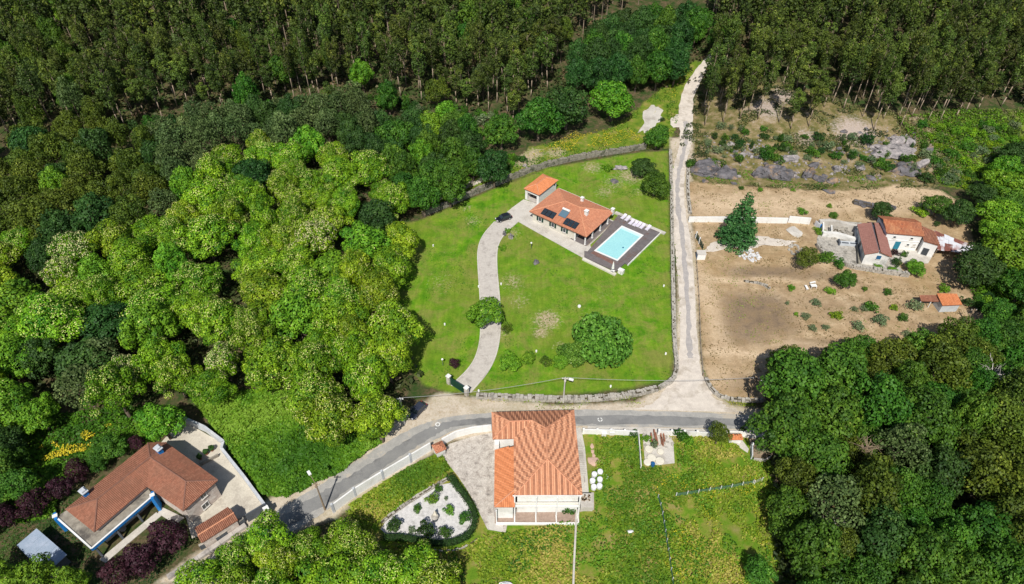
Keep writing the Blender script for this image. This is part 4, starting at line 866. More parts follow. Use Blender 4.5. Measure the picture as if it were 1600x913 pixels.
    # pots
    for i, (x, y, lab) in enumerate(((912, 338, 'potted round bush nearest the house wall in the courtyard'), (942, 316, 'middle potted bush of the courtyard row'), (966, 300, 'potted bush beside the bench at the courtyard step'))):
        p = g(x, y, .3); po = thing('potted_bush', (p.x, p.y, .05), lab, 'potted plant'); part('pot', MB().tube((p.x, p.y, .05), (p.x, p.y, .55), .26, .36, 9), 'clay', po); part('foliage', MB().blob((p.x, p.y, .95), (.55, .55, .5), i + 3, .35, 2, .4, 2., -1), 'hedge', po)
    p = g(955, 345, .5); bw = MB(); bw.seg((p.x - 1.4, p.y - 1.), (p.x + 1.2, p.y + 1.), .05, .75, .25); single('courtyard_bench', bw, 'slab', 'low stone bench wall between the potted bushes in the courtyard', 'bench')
left_house()
# ------------------------------------------------------------------ the farmstead on the bare field
def farm():
    g = lambda x, y, z: Vector((*G(1260 + x / 4.804, 310 + y / 4.804, z), z))
    E, Rz = 3.2, 4.5
    t = thing('long_barn', (*G(1367, 380), 0), 'long barn with a brown two-slope tiled roof and white gable with a blue window', 'barn')
    a, b, c, d = g(382, 196, E), g(437, 421, E), g(548, 402, Rz), g(488, 180, Rz); e, f, h1, h2 = g(641, 441, E), g(573, 188, E), g(508, 184, Rz - .1), g(556, 404, Rz - .1)
    part('wall', MB().prism(offset_poly([(a.x, a.y), (b.x, b.y), (e.x, e.y), (f.x, f.y)], .35), -.1, E - .1), 'oldwhite', t)
    fw = offset_poly([(a.x, a.y), (b.x, b.y), (e.x, e.y), (f.x, f.y)], .35); gm = MB()
    B0, B1, C0 = Vector((*fw[1], E - .1)), Vector((*fw[2], E - .1)), Vector(((fw[1][0] + fw[2][0]) / 2, (fw[1][1] + fw[2][1]) / 2, Rz - .15)); k = Vector((0, .3, 0))
    gm.add([B0, B1, C0, B0 + k, B1 + k, C0 + k], [(0, 1, 2), (5, 4, 3), (0, 2, 5, 3), (2, 1, 4, 5), (1, 0, 3, 4)]); part('gable', gm, 'oldwhite', t)
    for p_, q_ in ((d, c), (h1, h2)): pass
    roof(t, [[a, b, c, d], [e, f, h1, h2]], 'tile_barn', [], pitch=.3, row=.4)
    part('ridge_gutter', MB().seg(d.xy, c.xy, Rz - .2, Rz + .06, .2), 'darkwall', t)
    dd = (B1 - B0).xy.normalized(); window(t, tuple((B0.xy * .42 + B1.xy * .58)), tuple(dd), .9, .9, 2.0, 'blueshut', 'blueshut')
    window(t, tuple((Vector(fw[0]) * .5 + Vector(fw[1]) * .5)), tuple((Vector(fw[0]) - Vector(fw[1])).normalized() * -1), 1.1, 2.0, .1, 'darkwall', 'timber', name='door')
    # farmhouse
    w = thing('farmhouse', (*G(1420, 385), 0), 'white two-storey farmhouse with a patchy orange roof and teal door behind the barn', 'house')
    E1 = 4.6; p1, p2, p3, p4 = g(604, 262, E1), g(885, 286, E1), g(858, 184, 6.0), g(576, 157, 6.0)
    bk = Vector((.4, 3.2, 0)); r1, r2 = p4 + bk + Vector((0, 0, -1.4)), p3 + bk + Vector((0, 0, -1.4))
    q1, q2, q3, q4 = g(880, 320, 3.9), g(1003, 356, 3.9), g(968, 256, 5.1), g(868, 214, 5.1); s1, s2 = q4 + bk * .8 + Vector((0, 0, -1.2)), q3 + bk * .8 + Vector((0, 0, -1.2))
    fa = offset_poly([(p.x, p.y) for p in (p1, p2, r2, r1)], .25); fb = offset_poly([(p.x, p.y) for p in (q1, q2, s2, s1)], .22)
    part('wall', MB().prism(fa, -.1, E1 - .1), 'cleanwhite', w); part('wing_wall', MB().prism(fb, -.1, 3.8), 'cleanwhite', w)
    roof(w, [[p1, p2, p3, p4], [r2, r1, p4, p3]], 'tile_old', [], pitch=.3, row=.4, bands=[lambda x, y, tt: tt + .35 * mnoise.noise(Vector((x * .35, y * .5, 3))) + .12] * 2, breaks=.02)
    roof(w, [[q1, q2, q3, q4], [s2, s1, q4, q3]], 'tile_left', [], pitch=.3, row=.4, name='wing_roof')
    a0, a1 = Vector(fa[0]), Vector(fa[1]); dv = (a1 - a0).normalized(); Ln = (a1 - a0).length
    for k, z, ww, hh, m, nm in ((.25, 3.2, .65, .6, 'glass', 'window'), (.74, 3.2, .65, .6, 'glass', 'window'), (.42, .1, 1.15, 2.1, 'teal', 'door'), (.72, 1.3, .6, .6, 'glass', 'window'), (.9, 1.2, .75, .8, 'palepave', 'window')):
        window(w, tuple(a0 + dv * Ln * k), tuple(dv), ww, hh, z, m, 'cleanwhite' if m != 'teal' else 'teal', name=nm)
    c0, c1 = Vector(fb[0]), Vector(fb[1]); dv2 = (c1 - c0).normalized(); window(w, tuple(c0 + dv2 * 1.2), tuple(dv2), 1.2, 1.9, .1, 'glass', 'darkwall', name='door')
    part('string_course', MB().seg(a0 - Vector((0, .06)), a1 - Vector((0, .06)), 2.6, 2.72, .12), 'white', w)
    # rusty sheds
    s = thing('rusty_lean_to', (*G(1490, 385), 0), 'sagging lean-to of red-rusted and silvery metal sheets at the right end of the farmhouse', 'shed')
    A0, A1, A2, A3 = g(985, 388, 2.3), g(1190, 412, 2.3), g(1262, 362, 2.9), g(960, 246, 3.1); rr = random.Random(3); N = 8
    for i in range(N):
        for j in range(4):
            u0, u1 = i / N, (i + 1.08) / N; v0, v1 = j / 4, (j + 1.12) / 4; L0 = lambda u, v: A0.lerp(A1, u).lerp(A3.lerp(A2, u), v)
            P = [L0(u0, v0), L0(u1, v0), L0(u1, min(1.05, v1)), L0(u0, min(1.05, v1))]; dz = Vector((0, 0, rr.uniform(-.05, .12))); P = [p + dz for p in P]
            m = 'sheetpale' if (i > 3 and j < 3) or rr.random() < .25 else rr.choice(['rust', 'rust', 'sheetpale', 'orangecloth'] if i > 5 else ['rust', 'rust', 'sheetpale'])
            mb = MB(); mb.add(P + [p - Vector((0, 0, .05)) for p in P], [(0, 1, 2, 3), (7, 6, 5, 4), (0, 4, 5, 1), (1, 5, 6, 2), (2, 6, 7, 3), (3, 7, 4, 0)]); part('roof_sheet', mb, m, s)
    for p in (A0, A1, A0.lerp(A1, .5), A2): part('post', MB().tube((p.x, p.y + .15, 0), (p.x, p.y + .15, p.z), .08, .08, 6), 'timber', s)
    part('back_wall', MB().seg((A3.x + .3, A3.y - .3), (A2.x - .3, A2.y - .2), -.1, 2.5, .3), 'concrete', s)
    pr = g(1115, 425, .6); 
    # small orange shed
    k = thing('tool_shed', (*G(1484, 480), 0), 'small pale shed with an orange tiled roof and open porch on the bare field', 'shed')
    b0, b1, b2, b3 = g(1022, 806, 2.2), g(1166, 800, 2.2), g(1130, 718, 2.9), g(978, 716, 2.9)
    part('wall', MB().prism(offset_poly([(p.x, p.y) for p in (b0, b1, b2, b3)], .2), -.1, 2.1), 'greyblue', k)
    roof(k, [[b0, b1, b2, b3]], 'tile_orange', [], pitch=.3, row=.4)
    c0, c1, c2, c3 = g(860, 770, 2.0), g(1000, 775, 2.0), g(982, 728, 2.4), g(848, 728, 2.4); roof(k, [[c0, c1, c2, c3]], 'tile_left', [], pitch=.3, row=.4, name='porch_roof')
    for p in (c0, c1.lerp(c0, .45)): part('post', MB().box((p.x + .1, p.y + .1, 1), (.14, .14, 1.95)), 'cleanwhite', k)
    # ruined outbuilding and its yard walls
    ru = thing('ruined_outbuilding', (*G(1310, 355), 0), 'roofless outbuilding of bleached walls and pale slabs left of the brown barn', 'ruin')
    for i, (pts, ht, ww, m) in enumerate((([(100, 165), (185, 160), (250, 172), (385, 205)], 1.9, .9, 'palepave'), ([(125, 250), (245, 262), (375, 300)], 1.3, .9, 'oldwhite'), ([(130, 170), (128, 235)], 1.6, .35, 'oldwhite'), ([(190, 200), (192, 240)], 1.7, .35, 'oldwhite'), ([(200, 205), (380, 225)], 1.0, .25, 'palestone'), ([(300, 235), (355, 262)], .8, .3, 'palestone'), ([(372, 222), (378, 300)], 1.3, .3, 'oldwhite'), ([(380, 230), (395, 480)], .9, .3, 'stone'))):
        P = [G(1260 + x / 4.804, 310 + y / 4.804, ht) for x, y in pts]
        for j in range(len(P) - 1): part('wall_panel', MB().seg(P[j], P[j + 1], -.1, ht - .02 * j, ww), m, ru)
    fl = [g(x, y, .1) for x, y in ((195, 215), (372, 240), (378, 310), (250, 270), (195, 245))]; part('dark_floor', MB().prism([tuple(p.xy) for p in fl], -.05, .1), 'darkearth', ru)
    rb = MB()
    for i in range(140):
        p = g(rr.uniform(195, 378), rr.uniform(215, 300), .2); rb.box((p.x, p.y, .2), (rr.uniform(.15, .6), rr.uniform(.15, .4), rr.uniform(.1, .35)), rr.uniform(0, 3), rr.random())
    for i in range(120):
        p = g(rr.uniform(80, 395), rr.uniform(300, 490), .1); rb.box((p.x, p.y, .1), (rr.uniform(.15, .5), rr.uniform(.15, .35), rr.uniform(.06, .2)), rr.uniform(0, 3), rr.random())
    part('rubble', rb, 'palestone', ru, 'stuff')
    bt = g(318, 338, .5); tr = thing('field_trough', (bt.x, bt.y, 0), 'long pale trough with dark slots standing in the stony yard beside the barn', 'trough')
    part('basin', MB().box((bt.x, bt.y, .35), (4.2, 1.1, .7), -.12), 'greyblue', tr); part('slot', MB().box((bt.x - .95, bt.y - .1, .72), (1.6, .45, .05), -.12), 'darkwall', tr); part('slot', MB().box((bt.x + 1.0, bt.y - .33, .72), (1.6, .45, .05), -.12), 'darkwall', tr); part('end_block', MB().box((bt.x - 2.3, bt.y + .3, .55), (.4, 1.3, 1.1), -.12), 'darkwall', tr)
    for i, (x, y) in enumerate(((112, 208), (70, 200))):
        p = g(x, y, .6)
        if i == 0: single('blue_drum', MB().tube((p.x, p.y, 0), (p.x, p.y, .95), .34, .34, 12).tube((p.x, p.y, .95), (p.x, p.y, .99), .37, .37, 12), 'blue', 'blue drum beside the left end of the roofless outbuilding', 'drum')
        else: single('leaning_sheets', MB().seg((p.x, p.y + .6), (p.x + .6, p.y - 1.), 0, 1.5, .15), 'sheetpale', 'pale sheets leaning at the end of the long white wall', 'sheets')
M['teal'] = mat('teal_door_paint', (.03, .20, .28), (.02, .15, .22), 2.)
M['greyblue'] = mat('pale_grey_blue_render', (.50, .53, .56), (.40, .43, .46), 1.)
farm()
# ------------------------------------------------------------------ walls, fences, gates
stone_wall('field_wall', [(660, 338), (700, 322), (748, 300), (800, 280), (840, 264), (900, 249), (960, 240), (1008, 232)], 'long curving granite wall between the lawn and the flowery slope behind the villa', .95, 1.5, 'stone', .7)
stone_wall('field_wall', [(1047, 238), (1049, 300), (1050, 380), (1051, 450), (1053, 540), (1058, 575), (1052, 596), (1030, 608)], 'straight stone wall along the lane at the right edge of the lawn', .8, .9, 'palestone', .5)
stone_wall('field_wall', [(1028, 609), (980, 620), (930, 625), (885, 626), (820, 624), (745, 621)], 'low broad stone wall between the bottom of the lawn and the asphalt road', 1.1, .9, 'palestone', .6)
stone_wall('field_wall', [(1075, 262), (1074, 300), (1078, 335)], 'short line of pale boulders at the top of the bare field beside the lane', .8, .6, 'palestone', .8)
stone_wall('field_wall', [(1102, 592), (1112, 612), (1130, 624), (1165, 628), (1190, 627)], 'tumbled stone wall at the lower left corner of the bare field', .7, .7, 'palestone', .6)
stone_wall('field_wall', [(1276, 384), (1290, 402), (1322, 417), (1360, 424), (1418, 432)], 'pale retaining wall of the farmyard above the shrubs', .9, 1.1, 'palestone', .6)
stone_wall('field_wall', [(1162, 440), (1190, 444), (1202, 452)], 'low remnant of a stone wall in the middle of the bare field', .6, .45, 'palestone', .6)
stone_wall('garden_edge_wall', [(596, 818), (632, 790), (670, 766), (702, 748)], 'straight stone edging between the rough grass and the white gravel garden', .5, .5, 'palestone', .5)
stone_wall('garden_edge_wall', [(746, 842), (728, 856), (700, 863), (664, 860)], 'thin pale kerb curving round the outside of the dark hedge', .25, .3, 'palestone', .5)
stone_wall('field_wall', [(1332, 317), (1368, 324)], 'grey dry stone wall remnant on the sandy terrace left of the dark round tree', 1.6, .8, 'boulder', .8)
stone_wall('field_wall', [(1386, 328), (1396, 326)], 'short dark stone remnant just right of the dark round tree on the terrace', 1.4, .8, 'boulder', .7)
def plastered_wall(name, px, ht, w, m, label, pn=3., pier=None, coping=None, zt=None):
    P = WP(px, ht if zt is None else zt); c = P[len(P) // 2]; o = thing(name, (c[0], c[1], 0), label, 'wall')
    for i in range(len(P) - 1):
        L = hypot(P[i + 1][0] - P[i][0], P[i + 1][1] - P[i][1]); k = max(1, round(L / pn)); ux, uy = (P[i + 1][0] - P[i][0]) / L, (P[i + 1][1] - P[i][1]) / L
        for j in range(k):
            a = (P[i][0] + ux * L * j / k, P[i][1] + uy * L * j / k); b = (P[i][0] + ux * (L * (j + 1) / k - .02), P[i][1] + uy * (L * (j + 1) / k - .02)); z = hz(*a)
            part('panel', MB().seg(a, b, z - .2, z + ht, w), m, o)
            if coping: part('coping', MB().seg(a, b, z + ht + .003, z + ht + .07, w + .1), coping, o)
            if pier and (i + j) % 1 == 0: part('pier', MB().box((a[0], a[1], z + ht / 2 + .1), (.38, .38, ht + .25), atan2(uy, ux)), pier, o)
    return o
plastered_wall('boundary_wall', [(1077, 339), (1130, 339), (1180, 340), (1232, 341)], 1.6, .3, 'cleanwhite', 'long plain white wall crossing the bare field behind the conifer', 3.5)
plastered_wall('boundary_wall', [(1234, 338), (1268, 341)], 1.9, .3, 'cleanwhite', 'slightly taller end section of white wall next to the farmyard', 3)
plastered_wall('roadside_wall', [(518, 789), (552, 764), (596, 737), (640, 711), (672, 692)], 2.3, .25, 'cleanwhite', 'white roadside wall with grey piers sloping down from the small tiled hut', 4.6, 'greywall')
plastered_wall('roadside_wall', [(690, 686), (712, 674), (740, 667), (768, 664)], 1.8, .25, 'cleanwhite', 'curved white panelled wall between the small tiled hut and the large house', 1.5)
plastered_wall('roadside_wall', [(912, 671), (955, 672), (998, 674)], 1.3, .22, 'cleanwhite', 'white garden wall along the road just right of the large house', 2.2, 'white')
plastered_wall('roadside_wall', [(1030, 673), (1090, 675), (1120, 677)], 1.3, .22, 'oldwhite', 'greyish garden wall along the road right of the cluttered yard', 2.4, 'white')
plastered_wall('roadside_wall', [(1140, 674), (1168, 675)], 1.2, .22, 'white', 'short white garden wall in front of the tiny orange roofed hut', 1.5)
plastered_wall('plot_wall', [(1176, 694), (1176, 712)], 1.2, .2, 'greywall', 'pale pillar-ended wall at the left side of the brown scrub plot', 2, 'white')
plastered_wall('plot_wall', [(1178, 716), (1196, 718), (1206, 712)], .7, .2, 'concrete', 'low concrete wall along the bottom of the brown scrub plot', 2)
plastered_wall('yard_wall', [(998, 676), (1000, 700), (1002, 728)], 1.1, .15, 'oldwhite', 'narrow whitish wall down the left side of the cluttered yard', 2.6)
def hut(name, px, py, w, l, ht, tile, m, label, rot=0):
    x, y = G(px, py, ht); o = thing(name, (x, y, 0), label, 'hut'); part('wall', MB().box((x, y, ht / 2), (w - .3, l - .3, ht), rot), m, o)
    c, s_ = cos(rot), sin(rot); P = lambda a, b, z: Vector((x + a * c - b * s_, y + a * s_ + b * c, z))
    A = [P(-w / 2, -l / 2, ht + .02), P(w / 2, -l / 2, ht + .02), P(w / 2, l / 2, ht + .02), P(-w / 2, l / 2, ht + .02)]; r = P(0, 0, ht + .75)
    roof(o, [[A[0], A[1], r], [A[1], A[2], r], [A[2], A[3], r], [A[3], A[0], r]], tile, [], pitch=.28, row=.4); return o
hut('gate_hut', 686, 699, 1.9, 1.9, 2.0, 'tile_villa', 'oldwhite', 'tiny square hut with terracotta pyramid roof in the white roadside wall', .5)
hut('tap_hut', 1149, 683, 2.4, 1.2, 1.3, 'orangecloth' if False else 'tile_orange', 'white', 'tiny bright orange roofed hut behind the short white roadside wall')
def wire_fence(name, px, ht, label, n, m='metal', mesh=None, gap=2.4):
    P = WP(px); c = P[len(P) // 2]; o = thing(name, (c[0], c[1], hz(*c)), label, 'fence'); tot = sum(hypot(P[i + 1][0] - P[i][0], P[i + 1][1] - P[i][1]) for i in range(len(P) - 1)); pts = []; k = max(2, n)
    for q in range(k):
        d = tot * q / (k - 1)
        for i in range(len(P) - 1):
            L = hypot(P[i + 1][0] - P[i][0], P[i + 1][1] - P[i][1])
            if d <= L + 1e-6: pts.append((P[i][0] + (P[i + 1][0] - P[i][0]) * d / L, P[i][1] + (P[i + 1][1] - P[i][1]) * d / L)); break
            d -= L
    for p in pts: z = hz(*p); part('post', MB().tube((p[0], p[1], z - .2), (p[0], p[1], z + ht), .07, .07, 6), m, o)
    for i in range(len(pts) - 1):
        a, b = pts[i], pts[i + 1]; za, zb = hz(*a), hz(*b); mb = MB()
        if mesh:
            for t in range(9):
                u = t / 9; x, y = a[0] + (b[0] - a[0]) * u, a[1] + (b[1] - a[1]) * u; mb.tube((x, y, za), (x, y, za + ht * .9), .02, .02, 3)
            for t in range(6): mb.tube((*a, za + ht * .9 * (t + .3) / 6), (*b, zb + ht * .9 * (t + .3) / 6), .022, .022, 3)
            part('mesh_panel', mb, mesh, o, 'stuff')
        else:
            for t in (.35, .65, .95): part('wire', MB().tube((*a, za + ht * t), (*b, zb + ht * t), .02, .02, 3), 'wire', o)
    return o
wire_fence('mesh_fence', [(1056, 776), (1095, 770), (1135, 764), (1176, 756)], 1.2, 'green mesh fence on pale posts crossing the right part of the flowery meadow', 8, 'cleanwhite', 'greynet')
wire_fence('mesh_fence', [(1028, 778), (1034, 800), (1042, 850), (1050, 905), (1054, 940)], 1.1, 'dark mesh fence running down the middle of the meadow', 12, 'greywall', 'greynet')
wire_fence('wire_fence', [(1087, 400), (1092, 470), (1094, 540), (1098, 588)], .9, 'thin wire fence between the gravel lane and the bare field', 14, 'timber')
wire_fence('wire_fence', [(1178, 757), (1190, 752)], 1.2, 'last two pale posts of a fence beside the dark tree shade', 2, 'cleanwhite')
o = plastered_wall('meadow_wall', [(901, 796), (899, 840), (897, 880), (895, 940)], .9, .3, 'palepave', 'narrow pale wall running from the large house down through the meadow', 2.)
def gate():
    a, b = Vector(G(704, 601, 0)), Vector(G(727, 616, 0)); t = thing('driveway_gate', (*((a + b) / 2), 0), 'dark green solid driveway gate between pale pillars at the bottom of the lawn', 'gate')
    d = (b - a); L = d.length; d.normalize(); n = 6
    for i in range(n): part('board_panel', MB().seg(a + d * (L * i / n + .03), a + d * (L * (i + 1) / n - .03), .1, 2.0, .07), 'green', t)
    part('rail', MB().seg(a, b, .12, .22, .14), 'green', t); part('rail', MB().seg(a, b, 2.003, 2.1, .14), 'green', t)
    for p in (a - d * .4, b + d * .4): c = part('pillar', MB().box((p.x, p.y, 1.1), (.65, .65, 2.2), atan2(d.y, d.x)), 'palepave', t); part('pillar_cap', MB().box((p.x, p.y, 2.27), (.85, .85, .14), atan2(d.y, d.x)), 'white', c)
    t2 = thing('field_gate', (*G(1093, 378), 0), 'dark green open field gate standing at the lane side of the bare field', 'gate')
    P = [Vector(G(x, y)) for x, y in ((1087, 372), (1092, 381), (1098, 392))]
    for p, q in ((P[0], P[1]), (P[1], P[2])):
        d = (q - p)
        for i in range(3): part('slat', MB().seg(p + d * (i / 3 + .02), p + d * (i / 3 + .25), .1, 1.7, .06), 'green', t2)
        part('rail', MB().seg(p, q, .9, 1.0, .1), 'green', t2); part('post', MB().box((p.x, p.y, .95), (.28, .28, 1.9)), 'cleanwhite', t2)
    x, y = G(1095, 399, .8); bx = thing('meter_cabinet', (x, y, 0), 'white masonry meter block with a dark blue door beside the field gate', 'cabinet')
    part('block', MB().box((x, y, .8), (1.9, 1.5, 1.6)), 'cleanwhite', bx); part('door', MB().box((x - .97, y, .8), (.06, 1., 1.3)), 'blueshut', bx); part('top', MB().box((x, y, 1.65), (2.1, 1.7, .09)), 'palepave', bx)
gate()
# ------------------------------------------------------------------ poles, cable, lamps
def pole_height(px, py, ty):
    x, y = G(px, py); z0 = hz(x, y)
    for k in range(400):
        if PX(x, y, z0 + k * .05)[1] <= ty: return x, y, k * .05
    return x, y, 9
TOPS = {}
def pole(px, py, ty, m, label, key, lamp=None, arm=(0, 0), r=.13):
    x, y, H = pole_height(px, py, ty); z = hz(x, y); t = thing('utility_pole', (x, y, z), label, 'pole'); TOPS[key] = Vector((x, y, z + H))
    part('shaft', MB().tube((x, y, z - .3), (x, y, z + H), r * 1.35, r * .8, 8), m, t); part('crossarm', MB().box((x, y, z + H - .35), (1.2, .12, .12)).box((x, y - .1, z + H - .9), (.35, .25, .4)), m, t)
    for s_ in (-.5, .5): part('insulator', MB().tube((x + s_, y, z + H - .29), (x + s_, y, z + H - .08), .06, .04, 6), 'cleanwhite', t)
    if lamp:
        e = Vector((x + arm[0], y + arm[1], z + H - .2)); la = part('lamp_arm', MB().tube((x, y, z + H - .5), e, .05, .04, 6), m, t); part('lamp_head', MB().box(tuple(e + Vector((arm[0] * .2, arm[1] * .2, 0))), (.85, .45, .2), atan2(arm[1], arm[0])), 'cleanwhite', la)
pole(508, 797, 755, 'timber', 'dark wooden street lamp pole with a white lamp head beside the curving road', 'west', True, (-1.2, 1.6))
pole(880, 629, 590, 'palepave', 'pale concrete pole with a lamp at the low wall below the lawn', 'mid', True, (.9, -.3))
pole(1170, 622, 590, 'trunk', 'dark leaning pole with a white lamp in the lower corner of the bare field', 'east', True, (.9, -.7))
pole(1508, 506, 483, 'timber', 'thin wooden pole near the small orange roofed shed', 'far')
pole(632, 663, 622, 'cleanwhite', 'slim white pole half hidden by chestnut foliage near the parked car', 'near', r=.1)
cb = thing('overhead_cable', tuple(TOPS['mid']), 'thin pale overhead cable strung between the poles above the lower lawn', 'cable')
for a, b in (('near', 'mid'), ('mid', 'east')):
    A_, B_ = TOPS[a], TOPS[b]; mb = MB(); pts = [A_.lerp(B_, i / 24) - Vector((0, 0, .9 * 4 * (i / 24) * (1 - i / 24))) for i in range(25)]; mb.path(pts, [.035] * 25, 4); part('cable_span', mb, 'wire', cb)
lampspots = [(905, 480, 'white dish-shaped garden lamp in the middle of the lawn', .55), (954, 605, 'little white lawn lamp below the big walnut tree', .3), (748, 612, 'little white lawn lamp just inside the driveway gate', .3), (1040, 554, 'little white lawn lamp near the lower right wall', .3), (1037, 448, 'little white lawn lamp halfway along the right wall', .3), (748, 449, 'little white lamp on the left kerb of the driveway', .3), (783, 445, 'little white lamp on the right kerb of the driveway', .3), (695, 508, 'little white lamp on the left lawn below the chestnuts', .3), (677, 385, 'little white lamp at the upper left lawn', .3), (838, 550, 'little white lamp between the shrubs on the lawn', .3), (830, 389, 'slim lamp post on the lawn in front of the villa', .35), (692, 571, 'white lamp post at the left end of the lawn by the gate', .35)]
for px, py, lab, r in lampspots:
    x, y = G(px, py); o = thing('garden_lamp', (x, y, 0), lab, 'garden lamp'); hh = 1.8 if 'post' in lab else .35
    part('stem', MB().tube((x, y, 0), (x, y, hh), .05, .05, 6), 'darkwall' if hh > 1 else 'cleanwhite', o); r *= .7; part('shade', MB().tube((x, y, hh), (x, y, hh + .16), r, r * .7, 10), 'cleanwhite', o)
    if hh < 1: part('foot', MB().tube((x, y, 0), (x, y, .06), r * .8, r * .8, 10), 'cleanwhite', o)
for i, (px, py, lab) in enumerate(((684, 663.5, 'white painted ring on the asphalt bend above the tiny hut'), (937.5, 656, 'broken white painted ring on the asphalt right of the large house'))):
    x, y = G(px, py); mb = MB(); n = 20
    for k in range(n):
        if i == 1 and k in (0, 4, 5, 6, 10, 15): continue
        a0, a1 = 2 * pi * k / n, 2 * pi * (k + 1) / n; mb.prism([(x + r * cos(a), y + r * sin(a)) for r, a in ((.3, a0), (.46, a0), (.46, a1), (.3, a1))], .05, .062)
    if i == 0: mb.box((x - .25, y - .95, .056), (.18, .18, .012)); 
    tag(single('road_marking', mb, 'paint', lab, 'road marking'), kind='structure') if False else single('road_marking', mb, 'paint', lab, 'road marking')
# ------------------------------------------------------------------ cars
def car(px, py, rot, m, label, L=4.2, Wd=1.78, front=1):
    x, y = G(px, py); t = thing('parked_car', (x, y, .05), label, 'car', rz=rot)
    def loft(secs, mb):
        n = len(secs[0]); vs = [v for s_ in secs for v in s_]; fs = []
        for i in range(len(secs) - 1): fs += [(i * n + j, i * n + (j + 1) % n, (i + 1) * n + (j + 1) % n, (i + 1) * n + j) for j in range(n)]
        fs += [tuple(range(n - 1, -1, -1)), tuple(range((len(secs) - 1) * n, len(secs) * n))]; mb.add(vs, fs); return mb
    def ring(X, w, z0, z1, r=.16): return [(X, -w + r, z0), (X, -w, z0 + r), (X, -w * .98, z1 - r), (X, -w + r * 1.2, z1), (X, w - r * 1.2, z1), (X, w * .98, z1 - r), (X, w, z0 + r), (X, w - r, z0)]
    w = Wd / 2; body = loft([ring(-L / 2, w * .84, .38, .78), ring(-L / 2 + .15, w * .95, .28, .88), ring(-L / 2 + .7, w, .24, .93), ring(.3, w, .24, .92), ring(L / 2 - 1.0, w, .24, .86), ring(L / 2 - .25, w * .95, .26, .74), ring(L / 2, w * .82, .34, .62)], MB())
    b = part('body', body, m, t, world=False, smooth=False)
    def cab(X, ww, z): return [(X, -ww, .86), (X, -ww * .86, z), (X, ww * .86, z), (X, ww, .86)]
    part('windows', loft([cab(-L / 2 + .25, w * .88, .98), cab(-L / 2 + .75, w * .9, 1.38), cab(.1, w * .92, 1.43), cab(L / 2 - 1.15, w * .9, .90)], MB()), 'glass', t, world=False)
    rf = [(-L / 2 + .62, 1.36), (-L / 2 + 1.1, 1.45), (-.1, 1.48), (.38, 1.38)]; loftr = [[(X, -w * .74, z - .03), (X, -w * .66, z + .025), (X, w * .66, z + .025), (X, w * .74, z - .03)] for X, z in rf]; part('roof', loft(loftr, MB()), m, t, world=False)
    for s_ in (-1, 1):
        part('pillar', MB().tube((.42, s_ * w * .78, 1.38), (L / 2 - 1.15, s_ * w * .88, .9), .045, .05, 5), m, t, world=False)
        part('door_mirror', MB().box((L / 2 - 1.35, s_ * (w + .08), .98), (.14, .2, .14)), m, t, world=False)
        part('headlight', MB().box((L / 2 - .12, s_ * w * .64, .64), (.2, .38, .14)), 'cleanwhite', t, world=False); part('tail_light', MB().box((-L / 2 + .06, s_ * w * .68, .74), (.14, .3, .2)), 'lampred', t, world=False)
        for X in (-L / 2 + .82, L / 2 - .82):
            wh = part('wheel', MB().tube((X, s_ * (w - .2), .32), (X, s_ * (w + .01), .32), .32, .32, 14), 'rubber', t, world=False); part('rim', MB().tube((X, s_ * (w - .02), .32), (X, s_ * (w + .025), .32), .2, .19, 10), 'metal', wh, world=False)
    part('number_plate', MB().box((L / 2 + .005, 0, .45), (.03, .5, .12)), 'cleanwhite', t, world=False); return t
car(787, 343.5, radians(28 + 180), 'carblack', 'black car parked at the top of the driveway beside the villa forecourt')
car(652, 645, radians(235), 'cargrey', 'dark blue-grey car parked half under the chestnut trees by the road')
# ------------------------------------------------------------------ smaller things
def bale(x, y, r, hh, rr):
    mb = MB(); n = 14; prof = [(0, .86), (.08, .97), (.25, 1.), (.8, 1.), (.93, .95), (1., .8), (1.02, .3)]; vs = []; fs = []
    for t, k in prof:
        for i in range(n): a = 2 * pi * i / n; q = 1 + rr.uniform(-.02, .02); vs.append((x + cos(a) * r * k * q, y + sin(a) * r * k * q, t * hh))
    for j in range(len(prof) - 1): fs += [(j * n + i, j * n + (i + 1) % n, (j + 1) * n + (i + 1) % n, (j + 1) * n + i) for i in range(n)]
    fs += [tuple(range((len(prof) - 1) * n, len(prof) * n)), tuple(range(n - 1, -1, -1))]; return mb.add(vs, fs)
bl = [(929, 740, 'upper left white wrapped bale of the cluster beside the large house'), (938, 736, 'topmost white wrapped bale of the cluster'), (926, 750, 'white wrapped bale at the left side of the cluster nearest the stair'), (937.5, 748, 'white wrapped bale in the middle right of the cluster'), (928, 759.5, 'lower left white wrapped bale of the cluster'), (937, 758, 'lowest white wrapped bale on the right of the cluster')]
rr = random.Random(12)
for px, py, lab in bl: x, y = G(px, py, .8); single('wrapped_bale', bale(x, y, .5, .85, rr), 'wrap', lab, 'bale', 'white wrapped bales')
x, y = G(946, 744, .4); rg = MB()
for k in range(9): a0, a1 = pi * .5 - k * .36, pi * .5 - (k + 1) * .36; rg.tube((x + .45 * cos(a0), y + .45 * sin(a0), .15), (x + .45 * cos(a1), y + .45 * sin(a1), .15), .09, .09, 6)
single('white_hose', rg, 'cleanwhite', 'white curved pipe lying right of the wrapped bales', 'pipe')
x, y = G(928, 721); mb = MB(); mb.blob((x, y, .05), (1.15, 1., .18), 5, .2, 2, .5, 1.5, -.3); single('sand_heap', mb, 'pinkstone', 'flat pinkish sand heap on the grass above the white bales', 'heap')
mb = MB()
for (px, py) in ((925, 698), (926, 706), (928, 712)): x, y = G(px, py); mb.blob((x, y, .02), (.35, .6, .08), px, .3, 1, .5, 1.5, -.3)
single('sand_trail', mb, 'sandtrail' if False else 'pinkstone', 'thin trail of pinkish sand leading up from the flat heap', 'sand', kind='stuff')
